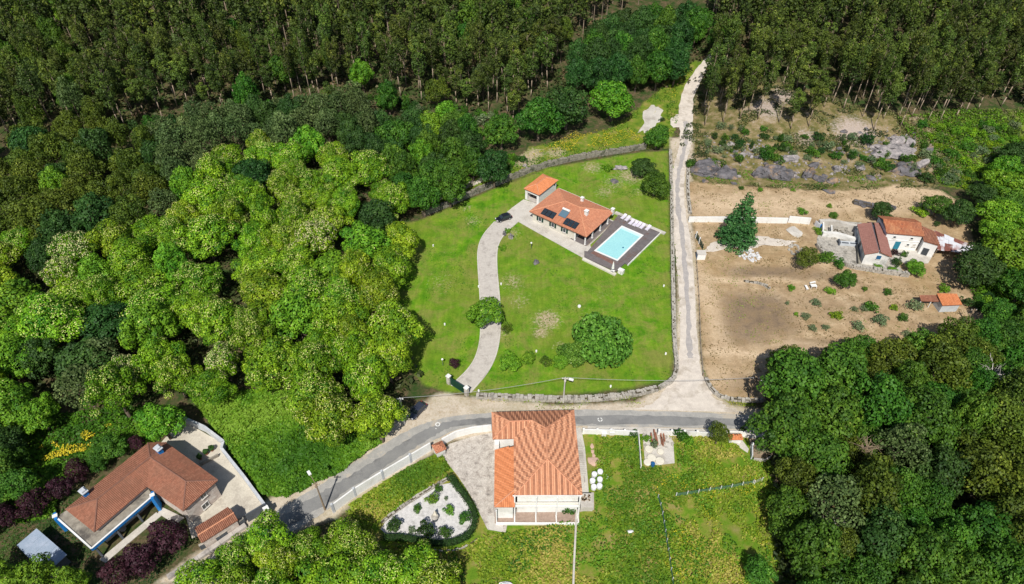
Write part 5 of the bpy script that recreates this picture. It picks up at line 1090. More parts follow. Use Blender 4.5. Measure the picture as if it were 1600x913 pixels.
for px, py, r, lab in ((1014, 701, .75, 'flat pale round slab at the upper left of the cluttered yard'), (1032, 705, .6, 'flat pale round slab at the upper right of the cluttered yard'), (1018, 715, .8, 'large cream round slab left of centre in the cluttered yard'), (1012, 722, .7, 'cream round slab at the lower left of the cluttered yard'), (1031, 720, .8, 'cream round slab at the lower right of the cluttered yard')):
    x, y = G(px, py, .3); single('stone_slab', bale(x, y, r, .35, rr), 'creamslab', lab, 'slab', 'round slabs in the cluttered yard')
x, y = G(1020, 726, .5); single('plastic_barrel', MB().tube((x, y, 0), (x, y, .9), .36, .36, 12).tube((x, y, .9), (x, y, .93), .3, .3, 12), 'bluebin', 'blue plastic barrel at the bottom edge of the cluttered yard', 'barrel')
for i, (px, py, l) in enumerate(((1023, 680, 2.2), (1026, 686, 2.4), (1033, 684, 2.6), (1037, 682, 2.2), (1018, 684, 1.8), (1035, 690, 1.6))):
    x, y = G(px, py, .4); single('clay_beam', MB().box((x, y, .4), (.22, l, .6), R.uniform(-.05, .05)), 'clay', ('leftmost', 'second', 'tallest', 'right-hand', 'short upper', 'lower right')[i] + ' reddish beam stacked upright in the cluttered yard by the road', 'beam', 'reddish beams in the cluttered yard')
jk = MB()
for i in range(70): x, y = G(rr.uniform(1005, 1052), rr.uniform(678, 700)); jk.box((x, y, .15), (rr.uniform(.1, .5), rr.uniform(.1, .4), rr.uniform(.1, .35)), rr.uniform(0, 3), rr.random())
single('yard_rubble', jk, 'palestone', 'loose rubble and broken pieces strewn over the cluttered yard', 'rubble', kind='stuff')
mb = MB()
for (px, py, s_) in ((951, 676, .8), (943, 677, .8)): pass
for px, py, lab in ((943.5, 677, 'left white crate against the garden wall right of the large house'), (956, 675.5, 'right white crate against the garden wall right of the large house')):
    x, y = G(px, py, .5); o = thing('white_crate', (x, y, 0), lab, 'crate'); part('box', MB().box((x, y, .4), (.8, .75, .8)), 'cleanwhite', o); part('lid', MB().box((x, y, .84), (.88, .83, .08)), 'white', o)
x, y = G(984, 831); mb = MB().blob((x, y, .1), (.5, .35, .3), 3, .5, 2); single('white_sack', mb, 'wrap', 'crumpled white sack lying alone in the meadow', 'sack')
x, y = G(790, 912, .5); single('white_sack', MB().blob((x, y, .2), (1., .5, .4), 9, .5, 2), 'wrap', 'white heap at the very bottom edge of the meadow', 'sack')
def rubble(px0, n, r, m, label, s=(.2, .7), cat='rubble pile', seed=2):
    rr = random.Random(seed); x, y = G(*px0); mb = MB()
    for i in range(n):
        a, q = rr.uniform(0, 6.28), sqrt(rr.random()); X, Y = x + cos(a) * q * r[0], y + sin(a) * q * r[1]; k = rr.uniform(*s)
        mb.box((X, Y, hz(X, Y) + .1 + .35 * (1 - q) * rr.random()), (k, k * rr.uniform(.4, .9), k * rr.uniform(.3, .7)), rr.uniform(0, 3), rr.random(), rr.uniform(-.4, .4))
    return single('rubble_pile', mb, m, label, cat, kind='stuff')
rubble((1171, 400), 90, (2.5, 2.3), 'whiterubble', 'pile of broken white rubble below the conifer')
rubble((1243, 392), 34, (1.8, 2.2), 'palestone', 'stack of old blocks beside the yellow-green tree', seed=5)

x, y = G(1242, 362); single('sand_mound', MB().blob((x, y, .02), (1.9, 2.2, .25), 7, .3, 2, .5, 1.2, -.2), 'palepave', 'pale sand mound between the long white wall and the track', 'heap')
pt = patch('pale_track', [(1098, 388), (1120, 376), (1150, 372), (1190, 368), (1216, 374), (1250, 378), (1222, 386), (1190, 382), (1180, 390), (1140, 386), (1110, 396)], 'gravel', .045, 1)
def picnic():
    for px, py, rot, lab, table in ((1270, 450, .05, 'white garden table standing in the middle of the bare field', True), (1259.5, 451, .05, 'white bench left of the white garden table on the bare field', False), (1269, 443.5, .3, 'tilted white bench above the white garden table on the bare field', False)):
        x, y = G(px, py); o = thing('garden_table' if table else 'garden_bench', (x, y, 0), lab, 'table' if table else 'bench'); L, w, hh = (1.3, .9, .75) if table else ((.5, 1.3, .45) if px < 1260 else (1.4, .4, .45)); c, s_ = cos(rot), sin(rot)
        part('tabletop' if table else 'seat', MB().box((x, y, hh), (L, w, .08), rot), 'cleanwhite', o)
        for a in (-1, 1):
            for b in (-1, 1): dx, dy = a * (L / 2 - .1), b * (w / 2 - .1); part('leg', MB().box((x + dx * c - dy * s_, y + dx * s_ + dy * c, hh / 2), (.09, .09, hh - .08), rot), 'cleanwhite', o)
picnic()
# garden rock, stones, boulders
for i, (px, py, r, lab) in enumerate(((838, 411, (.8, .7, .6), 'purple-grey rock alone on the lawn in front of the villa'), (799, 372, (.6, .5, 1.1), 'standing pale stone beside the sparse shrub at the driveway corner'), (788, 367, (.5, .5, .8), 'small dark standing stone at the inner edge of the driveway bend'), (969, 264, (1.8, 1.0, .7), 'grey rock outcrop on the upper lawn right of the small bush'), (960, 284, (1., .9, .4), 'scattered grey stones below the outcrop on the upper lawn'), (820, 260, (.6, .5, .4), 'pale stone by the foot of the curving field wall'))):
    x, y = G(px, py); single('garden_rock', MB().blob((x, y, r[2] * .3 + hz(x, y)), r, i * 5 + 2, .45, 3 if i else 2, .5, 1.6), 'boulderpale' if i in (1, 3, 5) else 'boulder', lab, 'rock', smooth=False)
BO = [(1117, 264, 32, 1.6, 'large smooth dark boulder nearest the lane above the bare field', 'boulder'), (1188, 270, 12, 1.6, 'leftmost rounded lump of the broad grey outcrop', 'boulder'), (1212, 266, 26, 2.2, 'broad mottled grey outcrop in the middle of the rocky bank', 'boulder'), (1232, 272, 16, 1.6, 'dark right shoulder of the broad grey outcrop', 'boulder'), (1232, 248, 18, 1.4, 'pale banded rock above the broad grey outcrop', 'boulderpale'),
      (1260, 268, 13, 2.2, 'upright dark boulder with rusty top, left of a round one', 'boulder'), (1277, 278, 12, 1.5, 'round black-faced boulder at the edge of the sandy terrace', 'boulder'), (1271, 256, 9, 1.6, 'small dark boulder on top of the rusty pair', 'boulder'), (1308, 262, 9, 1.6, 'pale upright boulder at the top of the narrow rock rib', 'boulderpale'), (1303, 280, 10, 1.7, 'lower boulder of the narrow rock rib', 'boulder'), (1297, 298, 10, .9, 'flat grey rock spilling onto the sandy terrace', 'boulder'),
      (1397, 232, 30, 1.6, 'long pale slab of rock under the eucalyptus edge', 'boulderpale'), (1410, 222, 18, 1.5, 'upper pale rock beside the eucalyptus trunks', 'boulderpale'), (1372, 236, 16, 1.1, 'low pinkish slab at the left of the long pale rock', 'boulderpale'), (1423, 262, 24, 2.2, 'big black wedge-shaped boulder at the right of the bank', 'boulder'), (1440, 255, 10, 1.9, 'white-faced stone against the black wedge boulder', 'boulderpale'), (1447, 232, 12, 1.8, 'rounded blue-grey boulder at the right edge of the rocky bank', 'boulder'), (1362, 277, 10, .9, 'small grey boulder in the grass above the terrace', 'boulder'), (1346, 262, 9, .8, 'low mauve stone in the middle of the mossy bank', 'boulderpale'), (1384, 258, 9, .8, 'low pale stone between moss and black wedge boulder', 'boulderpale'),
      (1160, 240, 8, .8, 'pale stone block among scattered stones left of the outcrop', 'boulderpale'), (1142, 224, 7, .8, 'squared pale stone near the lane bushes', 'boulderpale'), (1350, 322, 6, .5, 'small dark stone low on the sandy terrace', 'boulder')]
for i, (px, py, rp, hh, lab, m) in enumerate(BO):
    hh *= 1.35; x, y = G(px, py, hh * .4); r = rp / pxm(x, y, hz(x, y)); z = hz(x, y); rb = random.Random(i * 11); mb = MB()
    k = 1 if rp < 12 else 3 if rp < 20 else 7
    for q in range(k):
        a = rb.uniform(0, 6.28); d = 0 if k == 1 else rb.uniform(.3, .62) * r; rr_ = r * (1 if k == 1 else rb.uniform(.5, .75)); X, Y = x + cos(a) * d * 1.15, y + sin(a) * d * .6
        mb.blob((X, Y, hz(X, Y) + hh * .1), (rr_ * 1.1, rr_ * .8, hh * .8 * rb.uniform(.6, 1.1)), i * 7 + 3 + q, .4, 4 if rp > 15 else 3, .5, 1.3, -.35, cuts=14)
    single('boulder', mb, m, lab, 'boulder')
rr = random.Random(29); SR = []
for i in range(70):
    px, py = rr.choice([(rr.uniform(1095, 1330), rr.uniform(225, 288)), (rr.uniform(1290, 1450), rr.uniform(205, 285)), (rr.uniform(1340, 1430), rr.uniform(205, 245)), (rr.uniform(1180, 1320), rr.uniform(245, 290))])
    x, y = G(px, py); r = rr.uniform(.35, 1.1); m = rr.choice(['boulder', 'boulder', 'boulderpale'])
    o = single('small_rock', MB().blob((x, y, hz(x, y) + r * .1), (r * 1.2, r * .85, r * rr.uniform(.4, .9)), i + 40, .4, 3, .5, 1.4, -.35, cuts=12), m, 'small %s fractured rock among the scrub of the rocky bank' % ('dark' if m == 'boulder' else 'pale'), 'rock', '%s small rocks on the bank' % ('dark' if m == 'boulder' else 'pale'))
rr = random.Random(31); mb = MB()
for i in range(420):
    px, py = rr.choice([(rr.uniform(1100, 1200), rr.uniform(212, 262)), (rr.uniform(1150, 1200), rr.uniform(225, 250)), (rr.uniform(1290, 1450), rr.uniform(200, 285)), (rr.uniform(1220, 1330), rr.uniform(235, 285)), (rr.uniform(1340, 1430), rr.uniform(205, 245))])
    x, y = G(px, py); k = rr.uniform(.15, .6) * (1.8 if rr.random() < .1 else 1); mb.box((x, y, hz(x, y) + k * .15), (k, k * rr.uniform(.5, .9), k * rr.uniform(.4, .8)), rr.uniform(0, 3), rr.random(), rr.uniform(-.4, .4))
single('scattered_stones', mb, 'boulderpale', 'loose pale stones scattered over the rocky bank', 'stones', kind='stuff')
# ------------------------------------------------------------------ trees placed one by one
TAKEN = [(*G(655, 648), 2.4), (*G(650, 655, 4), 2.0), (*G(662, 640, 5), 1.5)]
def T(kind, cx, cy, rpx, ht, label, zc=.55, v=None, name=None):
    o = hand(kind, cx, cy, rpx, ht, label, None, zc, v, name); TAKEN.append((o.location.x, o.location.y, o.scale[0] * PROTO[kind][0][4])); return o
T('walnut', 944, 531, 45, 10.5, 'big rounded bushy walnut tree at the bottom right of the lawn', v=0)
T('walnut', 897, 552, 22, 5.2, 'lower left lobe-like walnut bush growing into the big walnut tree', v=1)
T('bright', 758, 489, 30, 6.5, 'light yellow-green tree overhanging the middle of the driveway', v=0)
T('sparse', 792, 514, 10, 3., 'small loose bush just right of the driveway tree', v=1)
T('brightgreen' if False else 'bright', 796, 566, 18, 3.6, 'leftmost rounded bush of the row below the driveway bend', v=0)
T('bright', 825, 560, 12, 3.0, 'second smaller bush of the row on the lower lawn', v=1)
T('sparse', 853, 566, 11, 2.6, 'sparse yellowish bush in the middle of the lawn row', v=1)
T('bright', 877, 565, 14, 3.4, 'light green bush touching the left side of the big walnut', v=2)
T('purple', 710, 568, 9, 2.2, 'tiny dark purple tree on the lawn beside the bottom of the driveway', v=0)
T('darkoak', 1005, 262, 21, 5.5, 'dark dense round tree at the upper right corner of the lawn', v=0)
T('oak', 1024, 288, 25, 6.5, 'mid green tree against the lane wall just below the dark round tree', v=1)
T('oak', 1027, 214, 20, 7, 'green tree at the end of the curving field wall beside the lane', v=2)
T('darkoak', 772, 262, 29, 11, 'dark green oak standing over the curving field wall behind the villa garage', v=1)
T('bright', 957, 158, 38, 12, 'bright light green round tree at the forest edge above the flowery slope', v=0)
T('darkoak', 886, 166, 36, 14, 'dark round oak left of the bright light green tree', v=2)
T('oak', 842, 186, 33, 13, 'broad green oak with pale trunk at the forest edge behind the villa', v=0)
T('oak', 784, 206, 25, 11, 'smaller dark oak at the forest edge between tall eucalyptus trunks and the field wall', v=3)
T('conifer', 1159, 348, 33, 14.5, 'dark blue-green conifer in front of the long white wall', zc=.42)
T('acacia', 1262, 403, 19, 5.5, 'yellow-green round tree at the left corner of the farmyard', v=0)
T('oak', 1323, 437, 18, 4.5, 'small round dark green tree below the farmyard retaining wall', v=0)
T('darkoak', 1378, 330, 17, 6, 'dark round tree behind the gap between barn and farmhouse', v=0)
T('bright', 1431, 418, 17, 3., 'bright green spreading bush in front of the farmhouse terrace', v=1)
T('oak', 1467, 322, 20, 6, 'round green tree at the right end of the sandy terrace', v=1)
T('darkoak', 1500, 332, 24, 8, 'dark green tree next to the round green one above the rusty lean-to', v=2)
T('darkoak', 1527, 418, 38, 10, 'large dark rounded tree right of the rusty lean-to', v=0)
T('acacia', 1124, 678, 17, 6, 'olive bushy tree rising over the road wall left of the tiny orange hut', v=1)
T('bright', 252, 660, 34, 9, 'glossy green tree at the back corner of the stone house courtyard', v=2)
T('oak', 1187, 896, 26, 5, 'bright green bush at the lower right edge of the meadow', v=0)
for cx, cy, r, ht, lab in ((262, 838, 30, 6.5, 'largest dark purple tree in front of the stone house'), (222, 875, 28, 6.5, 'purple tree below the largest one near the road'), (186, 892, 26, 6, 'purple tree near the bottom edge left of the others'), (120, 738, 20, 5, 'purple tree at the back left of the stone house roof'), (94, 762, 19, 5, 'lower purple tree of the pair at the back of the stone house'), (52, 788, 24, 6, 'shaded purple tree left of the stone house chimney'), (8, 806, 20, 6, 'purple tree at the very left edge beside the grey-blue shed'), (214, 692, 12, 4, 'small purple tree touching the back roof edge of the stone house')):
    T('purple', cx, cy, r, ht, lab)
for cx, cy, r, ht, lab in ((168, 700, 26, 5, 'green bush behind the stone house roof, right of the purple pair'), (150, 722, 18, 4, 'lower green bush squeezed between purple tree and roof')): T('oak', cx, cy, r, ht, lab)
for cx, cy, r, ht, lab in ((48, 912, 38, 8, 'bright leafy tree overlapping the lower edge of the grey-blue shed'), (-14, 900, 34, 8, 'bright leafy tree in the lower left corner'), (112, 912, 26, 7, 'light green leafy tree right of the grey-blue shed at the bottom edge')): T('bright', cx, cy, r, ht, lab)
for cx, cy, r, ht, lab in ((492, 376, 34, 12, 'cream-flowering chestnut crown in the upper middle of the chestnut wood'), (118, 396, 34, 12, 'cream-flowering chestnut crown at the upper left of the chestnut wood'), (98, 432, 24, 11, 'narrow cream-flowering crown hanging down at the left of the wood'), (200, 585, 24, 11, 'small cream-dotted chestnut crown at the lower left of the wood'), (350, 568, 26, 11, 'cream-dotted chestnut crown in the lower middle of the wood')): T('creamchestnut', cx, cy, r, ht, lab)
for cx, cy, r, ht, lab in ((170, 505, 42, 10, 'dark green oak crown among the yellow-green chestnuts at the left'), (135, 575, 48, 11, 'large dark oak crown left below the chestnuts'), (60, 560, 34, 10, 'dark crown between bright green trees at the left edge'), (70, 400, 28, 9, 'dark crown behind the cream-flowering chestnut at the upper left'), (395, 275, 34, 11, 'dark oak crown within the upper part of the chestnut wood'), (590, 345, 36, 11, 'dark green oak crown at the right side of the wood facing the lawn')): T('darkoak', cx, cy, r, ht, lab)
T('pine', 130, 610, 40, 11, 'grey-green tree above the yellow gorse in the lower left'); T('pine', 165, 560, 30, 11, 'grey-green tree between the dark oak crown and the chestnuts')
for cx, cy, r, ht, lab in ((15, 480, 46, 11, 'bright yellow-green tree at the left edge below the cream chestnut'), (25, 560, 40, 11, 'bright green tree at the left edge in the middle of the wood'), (15, 635, 42, 10, 'bright green tree at the left edge above the gorse field'), (60, 650, 30, 8, 'lower bright green tree beside the gorse field'), (88, 292, 22, 12, 'yellow-green crown standing out of the olive group in the upper left')): T('bright', cx, cy, r, ht, lab)
# right woods
RW = [('oak', 1240, 600, 52, 12, 'green oak at the left corner of the right-hand woods next to the pole'), ('oak', 1225, 665, 48, 11, 'green oak leaning over the end of the asphalt road'), ('oak', 1310, 585, 50, 13, 'tall green oak at the top of the right-hand woods'), ('oak', 1300, 650, 50, 13, 'green oak in the middle left of the right-hand woods'), ('oak', 1375, 640, 46, 12, 'bright topped oak in the centre of the right-hand woods'),
      ('acacia', 1392, 560, 36, 10, 'olive acacia at the top of the woods below the bare field'), ('oak', 1345, 548, 22, 7, 'dark small tree at the upper left of the olive acacia'), ('acacia', 1466, 575, 42, 12, 'large olive acacia to the left of the bleached tree'), ('acacia', 1497, 530, 34, 10, 'olive acacia nearest the thin wooden pole'), ('acacia', 1530, 560, 26, 9, 'small olive crown just above the bleached tree'), ('oak', 1440, 655, 48, 12, 'dark green oak below the large olive acacia'), ('oak', 1515, 655, 34, 11, 'green oak crown right of centre in the woods'),
      ('oak', 1280, 715, 48, 12, 'yellow-tinged oak above the dark shade of the meadow edge'), ('pine', 1405, 705, 36, 12, 'grey-green crown in the heart of the right-hand woods'), ('acacia', 1360, 770, 44, 12, 'yellow-green acacia crown in the lower middle of the right-hand woods'), ('darkoak', 1470, 740, 42, 12, 'blue-green dark crown in the lower right woods'), ('pine', 1300, 790, 42, 11, 'grey-olive crown at the left side of the lower right woods'), ('darkoak', 1375, 835, 44, 12, 'cool green crown near the bottom of the right-hand woods'), ('oak', 1270, 860, 46, 10, 'green crown at the bottom left of the right-hand woods'), ('oak', 1440, 870, 48, 11, 'green crown at the bottom centre of the right-hand woods'), ('oak', 1350, 905, 42, 10, 'leafy crown cut by the bottom edge in the right-hand woods'),
      ('acacia', 1555, 660, 44, 12, 'olive acacia crown at the right edge of the woods'), ('acacia', 1545, 740, 52, 13, 'broad olive acacia crown below the one at the right edge'), ('acacia', 1600, 620, 40, 12, 'olive crown cut by the right edge of the picture'), ('acacia', 1600, 720, 46, 12, 'olive crown cut by the right edge lower down'), ('acacia', 1590, 810, 46, 12, 'lowest olive crown at the right edge'), ('oak', 1530, 830, 48, 12, 'green crown in the lower right corner area'), ('oak', 1570, 895, 50, 11, 'green crown filling the lower right corner'), ('oak', 1500, 905, 40, 10, 'dark green crown at the bottom right'),
      ('oak', 1570, 530, 32, 8, 'bushy tree at the right edge above the bleached tree'), ('oak', 1560, 490, 26, 6, 'low dark bush right of the small orange shed'), ('oak', 1600, 560, 36, 9, 'dark tree at the right edge below the green slope'), ('darkoak', 1595, 245, 26, 10, 'dark tree at the right edge above the light green crowns'),
      ('bright', 1575, 292, 34, 10, 'pale yellow-green tree at the right edge of the picture above the farm'), ('bright', 1560, 340, 34, 10, 'light green tree right of the sandy terrace'), ('bright', 1596, 350, 38, 11, 'yellow-green crown at the right edge level with the farmhouse'), ('bright', 1582, 398, 38, 10, 'leafy bright crown right of the large dark rounded tree'), ('oak', 1600, 450, 34, 9, 'green crown at the right edge below the bright crowns'), ('darkoak', 1535, 305, 20, 7, 'dark bushy tree between terrace and pale yellow-green tree')]
for k, cx, cy, r, ht, lab in RW: T(k, cx, cy, r * 1.04, ht * R.uniform(.78, 1.3), lab)
def dead_tree(cx, cy, ht, label, m='deadwood', s=3.2, n=60, seed=1):
    x, y = G(cx, cy, ht * .6); rr = np.random.default_rng(seed); t = thing('dead_tree', (x, y, hz(x, y)), label, 'tree'); mb = MB(); z0 = hz(x, y)
    pts = [Vector((x, y, z0 - .2)), Vector((x + .2, y, z0 + ht * .4)), Vector((x, y + .3, z0 + ht * .75))]; tk = MB().path(pts, [.3, .22, .12], 7); part('trunk', tk, m, t)
    for i in range(n):
        a, L = rr.uniform(0, 6.28), s * rr.uniform(.5, 1.1); b = pts[1].lerp(pts[2], rr.random()); mid = b + Vector((cos(a) * L * .5, sin(a) * L * .5, rr.uniform(.2, 1.2))); e = mid + Vector((cos(a + rr.uniform(-.6, .6)) * L * .5, sin(a + rr.uniform(-.6, .6)) * L * .5, rr.uniform(-.2, 1.1)))
        mb.path([b, mid, e], [.09, .06, .02], 4)
        for k in range(4): d = Vector(rr.normal(size=3)) * .7; mb.path([mid.lerp(e, k / 4), mid.lerp(e, k / 4) + d], [.035, .012], 3)
    part('branches', mb, m, t, 'stuff')
dead_tree(1546, 592, 9, 'bleached leafless grey tree among the olive acacias', s=3.4, n=70)
dead_tree(1352, 708, 10.5, 'reddish dead branches sticking out of the centre of the right-hand woods', 'timber', 2.2, 30, 4)
dead_tree(1304, 830, 8, 'small bleached dead tree in the lower left of the right-hand woods', 'deadwood', 2., 26, 6)
# shrubs placed one by one
SH = [('yellowshrub', 1308, 493, 10, 1.3, 'neat round yellow-green bush in the middle of the bare field'), ('darkshrub', 1291, 404, 14, 2.6, 'dark shrub right of the yellow-green tree at the farmyard corner'), ('darkshrub', 1312, 412, 10, 1.7, 'low dark shrub along the farmyard retaining wall'), ('shrub', 1297, 455, 8, 1.5, 'small bush right of the white garden table'), ('shrub', 1237, 450, 6, 1.1, 'small bush left of the white garden table'), ('greyshrub', 1276, 474, 9, 1.3, 'grey-green bush below the white garden table'), ('greyshrub', 1259, 495, 8, .9, 'pale low herb clump, left one of three on the bare field'), ('greyshrub', 1270, 513, 8, 1., 'pale herb clump below the grey-green bush'), ('greyshrub', 1290, 512, 7, 1., 'pale herb clump left below the neat round bush'),
      ('darkshrub', 1362, 480, 12, 2., 'dark green bush in the right part of the bare field'), ('greyshrub', 1350, 483, 7, 1.3, 'grey-green bush touching the left side of a dark green bush'), ('greyshrub', 1376, 500, 13, 1.8, 'wide pale grey-green shrub on the right part of the bare field'), ('greyshrub', 1341, 510, 11, 1.5, 'dull green shrub below the neat round bush, further right'), ('greyshrub', 1336, 484, 6, 1.2, 'small pale bush above the dull green shrub'), ('darkshrub', 1352, 452, 5, .9, 'tiny bush near the barn wall on the field'), ('darkshrub', 1387, 457, 7, 1.2, 'small bush below the farmyard wall end'), ('yellowshrub', 1397, 481, 7, 1.2, 'small bright yellowish bush left of the orange shed'),
      ('darkshrub', 1411, 497, 8, 1.5, 'small dark round bush below the orange shed porch'), ('greyshrub', 1430, 478, 13, 2.2, 'tall loose shrub left of the orange shed porch'), ('shrub', 1476, 452, 10, 1.6, 'rounded green bush above the orange shed'), ('deepshrub', 1513, 473, 10, 1.8, 'dark bush at the right of the orange shed'), ('shrub', 1448, 519, 5, .7, 'tiny green plant low on the right of the bare field'), ('greyshrub', 1420, 524, 10, 1.1, 'faint pale shrub above the olive acacias'), ('shrub', 1244, 491, 4, .8, 'tiny sprig left of the pale herb clumps'), ('greyshrub', 1230, 474, 4, .7, 'dry tiny plant left on the field'),
      ('shrub', 1254, 331, 8, 1.4, 'round green bush just above the long white wall'), ('shrub', 1188, 297, 5, 1.2, 'right-hand small bush at the top edge of the sandy terrace'), ('darkshrub', 1158, 294, 4, 1., 'left-hand tiny bush at the top edge of the sandy terrace'), ('shrub', 1239, 297, 3.5, .8, 'tiniest bush on the sandy terrace'), ('shrub', 1296, 322, 5, .8, 'small yellow-green bush on the sandy terrace above the ruin'), ('darkshrub', 1303, 337, 8, .9, 'low bush on top of the ruin wall'), ('yellowshrub', 1439, 331, 12, 1.9, 'yellowish bush at the right end of the sandy terrace'), ('deepshrub', 1464, 350, 6, 1.2, 'little dark bush behind the rusty lean-to'), ('shrub', 1281, 362, 9, 1.2, 'light green bush against the ruin left corner'),
      ('deepshrub', 1401, 410, 9, 1.8, 'dark bush at the gable corner of the barn'), ('darkshrub', 1413, 398, 5, 1.6, 'slim dark plant before the teal door'), ('purpleshrub', 1398, 395, 6, 1.7, 'brownish bush between barn and farmhouse'), ('shrub', 1372, 417, 7, .7, 'low green weeds at the foot of the barn gable'), ('shrub', 1395, 421, 7, .7, 'low green weeds on the farmyard wall right of the gable'), ('shrub', 950, 263, 8, 2., 'small green bush left of the grey outcrop on the upper lawn'), ('darkshrub', 1079, 256, 8, 1.8, 'green bush squeezed between lane and dark boulder'), ('deepshrub', 1446, 278, 14, 2.6, 'dark bush below the black wedge boulder'),
      ('darkshrub', 1385, 264, 7, 1.2, 'small dark bush between rocks on the mossy bank'), ('shrub', 793, 361, 6, .6, 'sparse weeds on the driveway corner'), ('deepshrub', 1035, 187, 5, 1.2, 'dark tuft in the gravel clearing'), ('shrub', 786, 388, 7, .5, 'dark green tuft at the inner kerb of the driveway'),
      ('shrub', 676, 781, 10, 1.9, 'upper round shrub in the white gravel garden'), ('shrub', 702, 798, 9, 1.4, 'middle round shrub in the white gravel garden'), ('darkshrub', 726, 809, 10, 1.6, 'right-hand round shrub next to the hedge in the gravel garden'), ('darkshrub', 696, 832, 10, 1.7, 'lowest round shrub in the gravel garden'), ('deepshrub', 666, 829, 14, 2.6, 'tall dark shrub in the centre of the gravel garden'), ('darkshrub', 652, 795, 7, 1.1, 'small left shrub in the gravel garden'), ('deepshrub', 616, 822, 12, 1.9, 'dark shrub at the left tip of the gravel garden'), ('greyshrub', 697, 779, 4, .5, 'tiny herb near the top of the gravel garden'), ('greyshrub', 643, 828, 7, .5, 'creeping herb left of the tall dark shrub in gravel'),
      ('darkshrub', 685, 765, 7, 1.2, 'dark shrub at the top corner of the gravel garden'), ('darkshrub', 890, 795, 12, 1.4, 'green bush at the lower right corner of the large house'), ('darkshrub', 1065, 682, 12, 2., 'green bush right of the cluttered yard'), ('shrub', 1076, 690, 10, 1.8, 'second green bush right of the cluttered yard'), ('darkshrub', 990, 678, 7, 1.3, 'bush against the wall left of the cluttered yard'), ('greyshrub', 1022, 695, 7, 1.6, 'olive bush inside the cluttered yard'), ('shrub', 1010, 686, 7, 1.2, 'green bush at the top left of the cluttered yard'), ('deepshrub', 1160, 672, 5, 1.9, 'slim dark shrub right of the tiny orange hut'), ('shrub', 1072, 716, 5, .8, 'small weed patch right of the round slabs'), ('greyshrub', 1190, 697, 14, 1.6, 'brown-olive bush in the scrub plot'), ('greyshrub', 1206, 690, 12, 1.5, 'upper bush of the brown scrub plot')]
for k, cx, cy, r, ht, lab in SH:
    x, y = G(cx, cy, ht * .4); plant(k, x, y, r * 1.05 / pxm(x, y, hz(x, y)), ht, lab)
# garden ornament in the gravel garden
x, y = G(680, 812, .0); o = thing('garden_grill', (x, y, 0), 'white domed garden fireplace with a dark opening in the gravel garden', 'fireplace')
part('basin', MB().tube((x, y, 0), (x, y, .9), .5, .55, 12), 'darkwall', o); part('hood', MB().tube((x, y + .5, .9), (x, y + .5, 1.9), .45, .05, 4), 'creamslab', o); part('rim', MB().tube((x, y, .9), (x, y, .94), .62, .62, 14), 'palestone', o)
# hedge round the gravel garden
def hedge(px, w, ht, label):
    P = chaikin(WP(px), 2, False); rng = np.random.default_rng(5); L = []
    for i in range(len(P) - 1):
        d = hypot(P[i + 1][0] - P[i][0], P[i + 1][1] - P[i][1]); k = max(1, int(d / .6))
        for j in range(k): t = j / k; L.append((P[i][0] + (P[i + 1][0] - P[i][0]) * t, P[i][1] + (P[i + 1][1] - P[i][1]) * t, ht * .5, w * .55, w * .55, ht * .55))
    V, Q, Tn, FI = crown(L, 22, .2, rng, jit=.5, core=.0); cx, cy = P[len(P) // 2]; V = V - np.array([cx, cy, 0]); me = npmesh('hedge_foliage', V, Q, Tn, FI * 0, [M['hedge']])
    o = thing('clipped_hedge', (cx, cy, 0), label, 'hedge'); link('foliage', me, o)
    mb = MB(); 
    for i in range(len(P) - 1): mb.seg(P[i], P[i + 1], -.05, ht * .8, w * .55)
    part('woody_core', mb, 'hedgecore', o)
M['hedgecore'] = mat('dark_hedge_core', (.012, .03, .008), (.02, .04, .01), 3.)
hedge([(704, 748), (718, 766), (736, 790), (744, 812), (736, 836), (712, 850), (672, 852), (636, 842), (600, 842)], 1.35, 1.1, 'dark clipped hedge curving round the white gravel garden')
# ------------------------------------------------------------------ the woods filled in
def fill(kinds, poly, n, rr_, hh_, label, group, spacing=.8, seed=1, zc=.55, tries=6000, shrub=False):
    rnd = random.Random(seed); xs = [p[0] for p in poly]; ys = [p[1] for p in poly]; out = []; k = 0
    W0 = [G(x, y, hh_[0] * zc) for x, y in poly]; bx = (min(p[0] for p in W0), max(p[0] for p in W0)); by = (min(p[1] for p in W0), max(p[1] for p in W0)); A = np.array(W0)
    while k < tries and len(out) < n:
        k += 1; x, y = rnd.uniform(*bx), rnd.uniform(*by)
        if not inpoly(np.array([x]), np.array([y]), W0)[0]: continue
        r = rnd.uniform(*rr_)
        if any((x - a) ** 2 + (y - b) ** 2 < ((r + c) * spacing) ** 2 for a, b, c in TAKEN): continue
        TAKEN.append((x, y, r)); out.append((x, y, r, rnd.uniform(*hh_), rnd.choice(kinds)))
    for x, y, r, ht, kd in out: plant(kd, x, y, r * 1.12, ht, label, group)
    return out
CHW = [(-60, 400), (60, 372), (140, 400), (250, 355), (320, 290), (370, 235), (500, 240), (590, 280), (636, 330), (632, 380), (614, 430), (630, 520), (660, 590), (615, 640), (575, 690), (500, 680), (400, 600), (330, 612), (210, 628), (90, 640), (-60, 660)]
fill(['chestnut'] * 6 + ['bright'], CHW, 90, (3.4, 5.6), (8.5, 14), 'yellow-green chestnut tree with lobed crown in the wood between stone house and lawn', 'chestnut trees of the wood left of the lawn', .75, 3)
fill(['chestnut'], [(300, 935), (350, 890), (398, 850), (440, 836), (500, 834), (560, 858), (620, 880), (670, 902), (720, 935), (720, 1000), (280, 1000)], 24, (3.0, 4.4), (7.5, 9.5), 'yellow-green chestnut tree at the bottom edge below the curving road', 'chestnut trees below the curving road', .68, 8)
